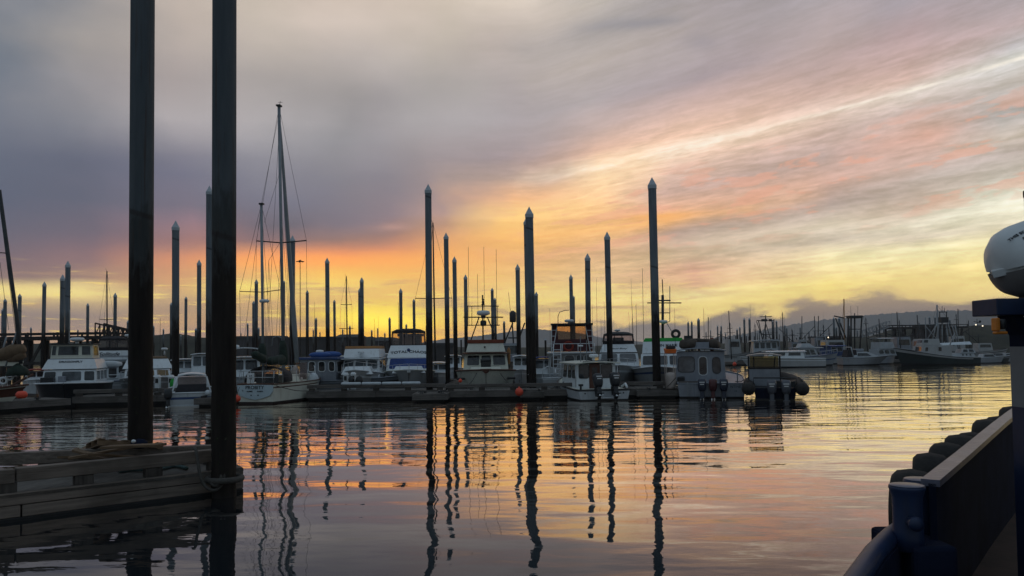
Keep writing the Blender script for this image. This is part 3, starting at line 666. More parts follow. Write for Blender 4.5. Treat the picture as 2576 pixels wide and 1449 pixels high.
def dw(px, D): return (P(px, 900, D).x, D)
dock(dw(-120, 33.5), dw(180, 37.8), 2.2, 'weathered float slanting in from the left edge, lower face pale with wear', 0.42, 0)
dock(dw(182, 38.2), dw(600, 39.6), 2.2, 'dark float running behind the two thick near piles', 0.45, 1)
dock(dw(770, 40.6), dw(1118, 40.9), 2.2, 'float with the white fender tubes along its rail', 0.44, 1)
dock(dw(1120, 39.6), dw(1460, 39.8), 2.2, 'float in front of the cream trawler, with the red buoy hanging off it', 0.44, 1)
dock(dw(1560, 39.8), dw(1760, 39.6), 2.2, 'float between the twin-outboard boat and the grey workboat', 0.44, 1)
dock(dw(-200, 52), dw(1500, 54), 2.0, 'long main float far behind the moored boats', 0.45, 0, blocks=3)
dock(dw(1180, 44.0), dw(1210, 55), 1.6, 'finger float between the white cruiser and the cream trawler', 0.44, 0)
dock(dw(560, 37.2), dw(522, 36.9), 1.0, 'short low float end beside the small hardtop boat', 0.30, 0) if False else None
def platform(px, D, w, d, label):
    c = P(px, 900, D); t = thing('pile_platform', label, 'dock', (c.x, D, 0), 0, 'small pile platforms at the float edges')
    mb = MB(); n = 9
    for i in range(n): mb.box((-w / 2 + w * i / n + 0.01, -d / 2 + 0.1, 0.32), (-w / 2 + w * (i + 1) / n - 0.01, d / 2 - 0.1, 0.38))
    mb.build('decking', M['decky'], t)
    mb = MB(); mb.box((-w / 2, -d / 2, 0.1), (w / 2, -d / 2 + 0.1, 0.40)); mb.box((-w / 2, d / 2 - 0.1, 0.1), (w / 2, d / 2, 0.40)); mb.box((-w / 2 - 0.1, -d / 2, 0.1), (-w / 2 - 0.003, d / 2, 0.396)); mb.box((w / 2 + 0.003, -d / 2, 0.1), (w / 2 + 0.1, d / 2, 0.396))
    mb.build('fascia', M['dockx'], t, 0.01)
    mb = MB(); mb.box((-w / 2 + 0.1, -d / 2 + 0.14, -0.4), (w / 2 - 0.1, d / 2 - 0.14, 0.31)); mb.build('pontoon', M['float'], t)
    mb = MB()
    for x in (-0.35, 0.35): mb.beam((x, -0.3, 0.44), (x, 0.3, 0.44), 0.08, 0.1)
    mb.build('pile_bracket', M['dkmetal'], t)
platform(1087, 39.6, 1.5, 2.6, 'square platform jutting out around the pile at the end of the fendered float')
platform(1337, 39.9, 1.0, 1.2, 'small dark platform around the thick pile by the red buoy')
platform(1648, 39.9, 1.9, 1.5, 'low platform around the tallest pile beside the grey workboat')
platform(532, 37.6, 1.0, 1.2, 'low platform showing left of the second thick near pile')

# white fender tubes on the rail
for i, (x0, x1) in enumerate(((858, 908), (910, 959), (961, 1009), (1011, 1058))):
    a, b = P(x0, 968, 40.45), P(x1, 966, 40.45); mb = MB(); a.z = b.z = 0.84; q = b - a
    mb.tube([(0, 0, 0), (0.04, 0, 0.0), q - Vector((0.04, 0, 0)), q], [0.03, 0.075, 0.075, 0.03], 10)
    o = mb.build('fender_tube', M['fender']); o.location = a
    tag(o, f'{ORD[i]} from the left of the white fender tubes lying along the float rail', 'fender', 'white fender tubes on the rail')
def pedestal(px, yt, D, label, w=0.24):
    c = P(px, yt, D); t = thing('power_pedestal', label, 'power pedestal', (c.x, D, 0.45), 0, 'white dock pedestals'); h = c.z - 0.45
    mb = MB(); mb.box((-w / 2, -w / 2, 0), (w / 2, w / 2, h - 0.12)); mb.build('post', M['white'], t, 0.02)
    mb = MB(); mb.hexa([(-w * .6, -w * .6, h - .115), (w * .6, -w * .6, h - .115), (w * .6, w * .6, h - .115), (-w * .6, w * .6, h - .115), (-w * .3, -w * .3, h), (w * .3, -w * .3, h), (w * .3, w * .3, h), (-w * .3, w * .3, h)]); mb.build('cap', M['white'], t)
    mb = MB(); mb.box((-w * .3, -w / 2 - .02, h * .55), (w * .3, -w / 2 - .002, h * .8)); mb.build('socket_panel', M['black'], t)
pedestal(870, 937, 41.8, 'white pedestal standing left of its twin before the tan-topped trawler')
pedestal(889, 936, 42.2, 'white pedestal with dark bags leaning on it, right one of the pair')
pedestal(397, 943, 41.5, 'white pedestal right beside the first thick near pile')
pedestal(431, 943, 41.9, 'white pedestal with a green hose on it by the tall white-capped pile')
def lump(name, px, py, D, r, m, label, cat, sz=1.0):
    c = P(px, py, D); mb = MB(); mb.ball((0, 0, 0), r, 10, None, sz); rnd = random.Random(int(px))
    for v in mb.v: v *= 1 + rnd.uniform(-0.14, 0.14)
    o = mb.build(name, m); o.location = c; return tag(o, label, cat)
lump('bag', 884, 957, 41.6, 0.17, M['black'], 'dark bag slumped between the two white pedestals', 'bag', 1.3)
lump('bag', 903, 957, 41.6, 0.2, M['dkmetal'], 'dark bag slumped right of the two white pedestals', 'bag', 1.2)
lump('hose', 437, 967, 41.6, 0.2, M['green'], 'coiled green hose hanging by the white pedestal', 'hose', 1.5)

# buoys
def buoy(px, py, D, r, label, horiz=False):
    c = P(px, py, D); t = thing('buoy', label, 'buoy', c, 0)
    mb = MB()
    if horiz: mb.lathe([(0.02, -r * 1.5), (r * .5, -r * 1.35), (r * .9, -r * .9), (r, 0), (r * .9, r * .8), (r * .5, r * 1.2), (0.02, r * 1.3)], 14, (0, 0, 0), None, 'X')
    else: mb.lathe([(0.01, -r), (r * .5, -r * .87), (r * .87, -r * .5), (r, 0), (r * .9, r * .45), (r * .55, r * .85), (r * .2, r * 1.0), (r * .16, r * 1.25), (0.01, r * 1.3)], 16)
    mb.build('body', M['orange'], t)
    mb = MB()
    if horiz: mb.torus((-r * 1.5, 0, 0), r * .2, r * .09, 'Z', 10, 6)
    else: mb.torus((0, 0, r * 1.35), r * .16, r * .06, 'X', 10, 6); mb.tube([(0, 0, r * 1.4), (0.03, 0.2, r * 1.4 + 0.3)], 0.012, 5)
    mb.build('eye', M['ropeb'], t)
buoy(1306, 986, 38.9, 0.205, 'round red buoy hanging at the float edge by the thick pile')
buoy(55, 993, 34.0, 0.17, 'orange barrel buoy lying on the slanting float at the left', True)
buoy(1158, 958, 41, 0.1, 'small red buoy at the corner of the cream trawler\'s bow')
buoy(597, 1003, 37.6, 0.16, 'red buoy hanging under the stern quarter of the ketch')

def cleat(px, D, z, label):
    c = P(px, 900, D); mb = MB(); mb.tube([(-.16, 0, .09), (-.06, 0, .10), (.06, 0, .10), (.16, 0, .09)], [.015, .025, .025, .015], 8); mb.box((-.05, -.03, 0), (-.02, .03, .1)); mb.box((.02, -.03, 0), (.05, .03, .1)); mb.box((-.09, -.05, -.002), (.09, .05, .015)); o = mb.build('cleat', M['dkmetal']); o.location = (c.x, D, z); tag(o, label, 'cleat', 'dark cleats on the floats')
for px, D, z, lab in ((1060, 38.7, .385, 'cleat at the front corner of the pile platform'), (1112, 38.9, .385, 'cleat at the outer corner of the pile platform'), (95, 36.6, .43, 'cleat on the slanting float behind the orange buoy'), (1185, 40.9, .45, 'cleat on the float before the cream trawler, the buoy side'), (1400, 41.0, .45, 'cleat on the float between the thick pile and the twin-outboard boat')): cleat(px, D, z, lab)
# ------------------------------------------------------------------ near float with debris
def near_float():
    pts = [(-13.0, 7.77), (-5.02, 14.86), (-5.55, 15.75), (-6.95, 15.45), (-14.5, 13.05)]
    t = thing('near_float', 'near weathered timber float with heavy bull rails and a tapered end', 'dock')
    A, B = Vector((*pts[0], 0)), Vector((*pts[1], 0)); E = Vector((*pts[2], 0)); Cc = Vector((*pts[3], 0)); Dd = Vector((*pts[4], 0))
    zt = 0.42
    mb = MB(); mb.prism(pts, zt - 0.06, zt - 0.012); mb.build('decking', M['decky'], t)
    def wall(name, p, q, z0, z1, th, m, inset=0.0, nseg=3, gap=0.012):
        p, q = Vector(p), Vector(q); d = (q - p).normalized(); n = Vector((-d.y, d.x, 0)); L = (q - p).length; mb = MB()
        for i in range(nseg):
            a = p + d * (L * i / nseg + gap) + n * (inset + th / 2); b = p + d * (L * (i + 1) / nseg - gap) + n * (inset + th / 2); zc = (z0 + z1) / 2 + random.uniform(-.008, .008)
            o = len(mb.v); mb.beam(a + Vector((0, 0, zc)), b + Vector((0, 0, zc)), th, z1 - z0)
        ob = mb.build(name, m, t, 0.012); return ob
    def loc_wood(col):  # grain along the rail direction (world slanted)
        return M['dockx']
    wall('fascia', A, B, 0.245, 0.43, 0.09, M['nearwood'], 0, 2)
    wall('fascia', A, B, 0.05, 0.235, 0.075, M['nearwood'], 0.012, 3)
    wall('fascia', B, E, 0.05, 0.43, 0.09, M['nearwood'], 0, 1); wall('fascia', E, Cc, 0.05, 0.43, 0.09, M['nearwood'], 0, 1); wall('fascia', Cc, Dd, 0.05, 0.43, 0.09, M['nearwood'], 0, 2)
    wall('bull_rail', A, B - (B - A).normalized() * .1, 0.575, 0.79, 0.20, M['nearwood'], 0.10, 3)
    wall('bull_rail', Cc, Dd, 0.575, 0.79, 0.20, M['nearwood'], 0.10, 2)
    wall('bull_rail', E, Cc, 0.575, 0.785, 0.20, M['nearwood'], 0.10, 1)
    for p, q, k in ((A, B, 9), (Cc, Dd, 5), (E, Cc, 1)):
        d = (q - p).normalized(); n = Vector((-d.y, d.x, 0)); L = (q - p).length
        for i in range(k + 1):
            c = p + d * (0.35 + (L - 0.8) * i / max(1, k)) + n * 0.2; b = MB(); b.beam(c - d * .14 + Vector((0, 0, .495)), c + d * .14 + Vector((0, 0, .495)), 0.17, 0.155); b.build('rail_block', M['block'], t)
    mb = MB(); mb.prism([(p[0] * .985 - .05, p[1] * 0.99 + .06) for p in pts], -0.5, 0.045); mb.build('pontoon', M['float'], t)
    return t
M['nearwood'] = wood('near_float_timber', (0.165, 0.135, 0.115), 0, 0.85, R(41.6))
near_float()
def board(px, py, z, L, w, th, yaw, tilt, label, name='plank'):
    c = W(px, py, z); mb = MB(); mb.box((-L / 2, -w / 2, -th / 2), (L / 2, w / 2, th / 2)); o = mb.build(name, M['pallet'], None, 0.006)
    o.location = c; o.rotation_euler = (R(random.uniform(-4, 4)), R(tilt), R(yaw)); tag(o, label, 'plank', 'loose planks on the near float'); return o
random.seed(11)
def pallet(px, py, z, yaw, tx, ty, label):
    t = thing('pallet', label, 'pallet', W(px, py, z), R(yaw), 'wooden pallets on the near float'); t.rotation_euler = (R(tx), R(ty), R(yaw))
    mb = MB()
    for i in range(6): mb.box((-0.55 + i * 0.2, -0.5, 0.11), (-0.55 + i * 0.2 + 0.10, 0.5, 0.13))
    mb.build('top_boards', M['pallet'], t)
    for y in (-0.48, 0, 0.44):
        m2 = MB(); m2.box((-0.57, y, 0.02), (0.57, y + 0.045, 0.108)); m2.build('stringer', M['pallet'], t)
    mb = MB()
    for x in (-0.55, 0, 0.47): mb.box((x, -0.5, -0.002), (x + 0.1, 0.5, 0.018))
    mb.build('bottom_boards', M['pallet'], t)
pallet(245, 1145, 0.62, 12, 5, -8, 'broken pallet lying low on the near float, left one')
pallet(312, 1131, 0.74, 38, -10, 9, 'broken pallet tipped up against its neighbour before the thick pile')
for i, (x, y, z, L, yw, ti, lb) in enumerate([
    (335, 1122, 0.97, 1.15, -14, -3, 'wide pale plank lying highest on the heap of pallets'),
    (268, 1136, 0.84, 1.2, 22, -8, 'plank slanting across the middle of the broken pallets'),
    (230, 1144, 0.76, 1.0, -30, 6, 'plank pointing away at the left of the broken pallets'),
    (205, 1150, 0.66, 0.9, 10, 3, 'short plank lying leftmost before the back rail'),
    (290, 1147, 0.76, 1.0, 50, 10, 'narrow plank crossing in front of the upper pallet')]):
    board(x, y, z, L, 0.26 if i == 0 else 0.12, 0.045, yw, ti, lb)
lump('tarp_bundle', 350, 1116, 14.9, 0.15, M['navydark'], 'dark blue tarp bundle on the back rail before the thick pile', 'tarp', 0.6)
lump('rag', 336, 1110, 14.5, 0.04, M['white'], 'pale rag on the blue tarp bundle', 'rag', 0.8)
def rope(name, pts, r, m, label):
    # smooth the way points
    q = [Vector(p) for p in pts]; s = []
    for i in range(len(q) - 1):
        p0, p1, p2, p3 = q[max(i - 1, 0)], q[i], q[i + 1], q[min(i + 2, len(q) - 1)]
        for j in range(6):
            u = j / 6; s.append(0.5 * ((2 * p1) + (p2 - p0) * u + (2 * p0 - 5 * p1 + 4 * p2 - p3) * u * u + (3 * p1 - p0 - 3 * p2 + p3) * u ** 3))
    s.append(q[-1]); mb = MB(); mb.tube(s, r, 8); o = mb.build(name, m); return tag(o, label, 'rope')
rope('rope', [P(488, 1128, 14.35), P(493, 1133, 14.1), P(498, 1165, 14.0), P(505, 1200, 13.95), P(518, 1225, 13.95), P(540, 1233, 14.0), P(560, 1215, 14.1), P(564, 1180, 14.15), P(552, 1168, 14.15), P(556, 1200, 14.1), P(545, 1222, 14.0), P(530, 1216, 14.0)], 0.028, M['ropeb'], 'dark mooring rope hanging in a loop over the corner of the near float')
rope('rope', [W(300, 1186, .45), W(330, 1182, .45), W(365, 1181, .46), W(400, 1180, .45), W(440, 1172, .45), W(470, 1178, .45)], 0.035, M['rope'], 'blue-green rope lying along the deck of the near float')
c = P(565, 1204, 14.3); t = thing('pile_hoop', 'grey pipe hoop holding the near float to the second thick pile', 'pile hoop', c)
mb = MB(); mb.torus((0, 0, 0), 0.29, 0.055, 'Z', 28, 8); mb.build('hoop', M['ropeb'], t)
mb = MB(); mb.beam((-0.55, 0.1, -0.03), (-0.2, 0.2, -0.03), 0.12, 0.1); mb.build('bracket', M['dkmetal'], t)

# ------------------------------------------------------------------ our own boat at the right
def own_boat():
    t = thing('work_boat', 'near blue steel workboat: bulwark, double bitts, deck and cabin corner at the right edge', 'boat')
    # plan of the bulwark, aft (near) to forward (far)
    up = [W(2316, 1204, 1.60), W(2345, 1182, 1.605), W(2400, 1140, 1.615), W(2450, 1100, 1.64), W(2495, 1064, 1.68), W(2535, 1034, 1.72), W(2575, 1008, 1.76)]
    e = (up[-1] - up[-2]).normalized(); up += [up[-1] + e * 2.0, up[-1] + e * 5.0 + Vector((1.0, -0.6, 0))]
    lo = [W(1985, 1900, 1.18), W(2075, 1600, 1.18), W(2120, 1510, 1.18), W(2165, 1443, 1.18), W(2200, 1392, 1.18), W(2245, 1346, 1.18), W(2300, 1308, 1.18)]
    def strip(path, th, z0, z1, name, m, inset=0.0):
        mb = MB(); o = []
        for i, p in enumerate(path):
            d = path[min(i + 1, len(path) - 1)] - path[max(0, i - 1)]; d.z = 0; d.normalize(); n = Vector((d.y, -d.x, 0))   # inboard
            a = p + n * inset; b = p + n * (inset + th)
            f = (lambda z, q: q.z + z if z > -5 else z + 10)
            o += [Vector((a.x, a.y, f(z0, p))), Vector((b.x, b.y, f(z0, p))), Vector((b.x, b.y, f(z1, p))), Vector((a.x, a.y, f(z1, p)))]
        fs = []
        for i in range(len(path) - 1):
            for j in range(4): fs.append((i * 4 + j, i * 4 + (j + 1) % 4, (i + 1) * 4 + (j + 1) % 4, (i + 1) * 4 + j))
        k = (len(path) - 1) * 4; fs += [(3, 2, 1, 0), (k, k + 1, k + 2, k + 3)]
        mb.add(o, fs); return mb.build(name, m, t)
    strip(up, 0.05, -10.4, -0.03, 'hull', M['navydark'], 0.05); strip(lo, 0.05, -10.4, -0.03, 'hull', M['navydark'], 0.03)
    strip(up, 0.125, -0.05, 0.0, 'cap_rail', M['caprail'])
    mb = MB(); mb.tube(lo, 0.07, 10); mb.build('cap_rail', M['navy'], t)
    mb = MB(); poly = [(p.x + .06, p.y - .04) for p in lo + up[1:]] + [(up[-1].x + 6, up[-1].y), (12, 0.6), (lo[0].x, 0.6)]
    n = len(poly); mb.add([(x, y, 0.55) for x, y in poly], [tuple(range(n))]); mb.build('deck', M['deckbrown'], t)
    # bitts
    for i, (px, w, D, yt, yb) in enumerate(((2281, 82, 5.75, 1222, 1372), (2316, 78, 6.1, 1207, 1330))):
        c = P(px, yt, D); b = MB(); r = w * D / F / 2; zt = c.z; zb = 0.55 if i else 1.12
        b.lathe([(r * .98, zb - zt), (r * .86, zb - zt + .10), (r * .84, -0.22), (r * .86, -0.08), (r * .99, -0.03), (r * 1.04, -0.014), (r * 1.02, 0.0), (r * .5, 0.004), (0.002, 0.004)], 28)
        o = b.build('bitt', M['navy'], t); o.location = c
        cp = MB(); cp.lathe([(r * 1.0, 0.0045), (r * .96, 0.008), (.002, 0.009)], 28); cp.build('bitt_cap', M['caprail'], o)
        if i == 0:
            b = MB(); b.lathe([(0.034, 0), (0.036, 0.07), (0.052, 0.075), (0.05, 0.10), (0.02, 0.115), (0.002, 0.116)], 14, (0, 0, 0), None, 'Y')
            h = b.build('bitt_horn', M['navy'], o); h.location = (-0.03, -r * .75, -0.235); h.rotation_euler = (0, 0, R(180))
    c = P(2281, 1366, 5.75); mb = MB(); mb.box((c.x - .02, 5.62, 0.55), (c.x + .30, 6.3, c.z)); mb.build('bitt_base', M['navydark'], t, 0.03)
    # cabin corner and boat-deck ledge
    DF = 6.6; x0 = P(2541, 900, DF).x; zr = [0.55, P(2541, 1022, DF).z, P(2541, 872, DF).z, P(2541, 800, DF).z]
    for a, b, m, nm in ((0, 1, 'navy', 'cabin_lower_band'), (1, 2, 'navygrey', 'cabin_grey_band'), (2, 3, 'navydark', 'cabin_upper_band')):
        mb = MB(); mb.box((x0, 4.9, zr[a]), (x0 + 3.0, DF, zr[b])); mb.build(nm, M[m], t)
    l0, l1 = P(2445, 797, DF + .1), P(2445, 757, DF + .1)
    mb = MB(); mb.box((l0.x, DF - .25, l0.z), (x0 + 3.2, DF + .1, l1.z)); mb.box((x0 - .02, 4.7, l0.z + .01), (x0 + 3.2, DF - .253, l1.z - .004)); mb.build('boat_deck_ledge', M['navy'], t, 0.008)
    mb = MB(); q = P(2508, 796, DF); mb.slab([(q.x, DF - .2, l0.z - .002), (x0 - .003, DF - .2, l0.z - .002), (x0 - .003, DF - .2, l0.z - .16)], (0, .2, 0)); mb.build('ledge_bracket', M['navydark'], t)
    c = P(2577, 480, 6.6); mb = MB(); r = 0.034
    mb.lathe([(r, 0), (r, c.z - l1.z - .07), (r * 1.15, c.z - l1.z - .06), (r * 1.15, c.z - l1.z - .01), (r * .6, c.z - l1.z)], 14); o = mb.build('post', M['navydark'], t); o.location = (c.x, 6.55, l1.z)
    # amber lamp housing under the ledge
    c = P(2513, 817, 6.3)
    mb = MB(); mb.box((c.x - .035, 6.27, c.z - .05), (c.x - .005, 6.35, c.z + .055)); mb.box((c.x - .033, 6.28, c.z - .075), (c.x + .06, 6.34, c.z - .052))
    lo_ = mb.build('lamp_housing', M['amber'], t, 0.01)
    mb = MB(); mb.lathe([(.02, -.035), (.03, -.02), (.03, .03), (.02, .045)], 12, (c.x + .032, 6.31, c.z)); mb.build('lamp_lens', M['black'], lo_)
    return t
M['caprail'] = mat('worn_cap_rail_paint', (0.10, 0.105, 0.15), 0.38, 0.1, 0.35, 5.0, 0.5, stain=((0.22, 0.20, 0.20), 0.5))
M['deckbrown'] = mat('rusty_deck_paint', (0.035, 0.018, 0.014), 0.8, 0, 0.4, 3.0, 0.4)
own_boat()
def tyre(c, yaw, r, w, label, tilt=0.0):
    t = thing('tyre_fender', label, 'tyre', c, yaw, 'old tyres hung outside the bulwark'); t.rotation_euler = (0, tilt, yaw)
    mb = MB(); k = 36
    prof = [(r * .58, -w * .36), (r * .70, -w * .49), (r * .85, -w * .48), (r * .945, -w * .36), (r, 0), (r * .945, w * .36), (r * .85, w * .48), (r * .70, w * .49), (r * .58, w * .36), (r * .62, 0)]
    o = []
    for i, (a, h) in enumerate(prof):
        for j in range(k):
            b = 2 * math.pi * j / k; q = a + (0.012 * r * (1 if j % 2 else -1) if 3 <= i <= 5 else 0); o.append((q * math.cos(b), h, q * math.sin(b)))
    n = len(prof); mb.add(o, [(i * k + j, i * k + (j + 1) % k, ((i + 1) % n) * k + (j + 1) % k, ((i + 1) % n) * k + j) for i in range(n) for j in range(k)], smooth=True)
    mb.build('tread', M['rubber'], t)
def tyres():
    for i, (px, py, zt, r, lab) in enumerate([(2292, 1180, 1.56, 0.36, 'big worn tyre nearest to the bitts'), (2340, 1139, 1.585, 0.35, 'worn tyre second along the bulwark from the bitts'), (2381, 1113, 1.60, 0.35, 'worn tyre third along the bulwark from the bitts'),
        (2415, 1093, 1.61, 0.35, 'worn tyre fourth along the bulwark from the bitts'), (2444, 1087, 1.58, 0.33, 'low dark tyre barely showing between two others on the bulwark'), (2482, 1054, 1.67, 0.38, 'tall worn tyre sixth along the bulwark from the bitts'), (2511, 1047, 1.63, 0.34, 'low dark tyre just before the last one in sight'), (2545, 1022, 1.72, 0.38, 'farthest tyre, beside the cabin corner')]):
        c = W(px, py, zt); c.z -= r; tyre(c, R(58 + 4 * math.sin(i * 2.1)), r, 0.30, lab)
tyres()
def raft():
    c = P(2604, 652, 6.5); t = thing('life_raft_canister', 'white fibreglass life raft canister with THIS SIDE UP lettering on the ledge', 'life raft', c, 0)
    t.rotation_euler = (0, R(-19), 0)
    Rr = 0.30; HL = 0.33
    def half(z0, sg, m, name):
        mb = MB(); n = 14; prof = [(0.002, -HL - .0), (Rr * .45, -HL + .012), (Rr * .75, -HL + .05), (Rr * .93, -HL + .12), (Rr, -HL + .22), (Rr, HL * 1.9), (Rr * .9, HL * 2.2)]
        o = []
        for a, x in prof:
            for j in range(n + 1):
                b = math.pi * j / n; o.append((x, -a * math.cos(b), sg * a * math.sin(b) * (1.05 if sg > 0 else 0.88) + z0))
        k = n + 1; mb.add(o, [(i * k + j, i * k + j + 1, (i + 1) * k + j + 1, (i + 1) * k + j) for i in range(len(prof) - 1) for j in range(n)], smooth=True)
        return mb.build(name, m, t)
    half(0.012, 1, M['raft'], 'upper_shell'); half(-0.012, -1, M['raftshade'], 'lower_shell')
    mb = MB(); o = []; ring = [(-HL - .045, 0)] + [(-HL + .03 + .22 * s * s, -Rr * (1.16) * math.sin(math.pi / 2 * s)) for s in (.3, .55, .8, 1.0)] + [(HL * 2, -Rr * 1.16)]
    ring = ring + [(x, -y) for x, y in reversed(ring[1:])]
    mb.prism(ring, -0.035, 0.03); mb.build('seam_flange', M['raft'], t, 0.008)
    mb = MB(); pts = [(0.0, -.29, -.03), (-.06, -.30, -.16), (-.01, -.24, -.30)]
    mb.beam((-.21, -.20, -.06), (-.14, -.1, -.24), 0.07, 0.012); mb.tube([(-.15, -.1, -.23), (-.11, -.1, -.27), (-.05, -.08, -.27)], 0.014, 6); mb.torus((-.12, -.1, -.26), .03, .008, 'Y', 12, 6); mb.build('lashing_strap', M['canvasblk'], t)
    # cradle
    cr = MB(); zl = P(2445, 756, 6.0).z - c.z + 0.004
    for x in (0.02, 0.42): cr.box((c.x * 0 + x, -.24, zl), (x + .09, .26, -.2))
    o = cr.build('cradle', M['dkmetal'], None); o.location = c; tag(o, 'dark steel cradle under the life raft canister', 'cradle')
    return t, Rr, HL
raft()
def text_mesh(s, size, m, parent, name, arch=0.0, shear=0.0, bold=0.0, ext=0.004):
    cu = bpy.data.curves.new(name, 'FONT'); cu.body = s; cu.size = size; cu.align_x = 'CENTER'; cu.align_y = 'CENTER'; cu.shear = shear; cu.offset = bold; cu.extrude = ext; cu.resolution_u = 3
    tmp = bpy.data.objects.new(name, cu); C.objects.link(tmp)
    dg = bpy.context.evaluated_depsgraph_get(); me = bpy.data.meshes.new_from_object(tmp.evaluated_get(dg)); bpy.data.objects.remove(tmp)
    for v in me.vertices: v.co.y -= arch * v.co.x ** 2
    me.materials.clear(); me.materials.append(m)
    o = bpy.data.objects.new(name, me); C.objects.link(o); o.parent = parent
    return o
def raft_text():
    t = [o for o in bpy.data.objects if o.name.startswith('life_raft_canister')][0]
    def wrap(me_o, x0, ang, lift=0.306):      # lay flat lettering on the drum: x along the axis, y around it
        for v in me_o.data.vertices:
            r = lift + v.co.z; xx = x0 + v.co.x
            q = min(1.0, max(0.0, (-0.11 - xx) / 0.22)); r -= 0.05 * q * q * 1.6
            b = ang + v.co.y / 0.30; v.co = Vector((xx, -r * math.cos(b), r * math.sin(b) + .012))
    a = text_mesh('THIS SIDE UP', 0.040, M['ink'], t, 'lettering', ext=0.002, bold=.0004); wrap(a, -0.14, R(53))
    mb = MB(); s = .088; w = .006
    for p in (((-s, -s), (s, -s)), ((s, -s), (s, s)), ((s, s), (-s, s)), ((-s, s), (-s, -s))): mb.beam((*p[0], 0), (*p[1], 0), w, .003)
    f = mb.build('label_frame', M['ink'], t); wrap(f, -0.085, R(27))
    mb = MB(); mb.beam((-.065, .04, 0), (-.012, .005, 0), .03, .003); mb.beam((-.012, .005, 0), (.065, .03, 0), .034, .003); mb.lathe([(.022, -.001), (.022, .002)], 12, (-.0, .055, 0))
    f = mb.build('label_figure', M['ink'], t); wrap(f, -0.085, R(29))
    a = text_mesh('VIKING', 0.042, M['inkred'], t, 'lettering', ext=0.002, bold=0.001); wrap(a, -0.085, R(16))
raft_text()
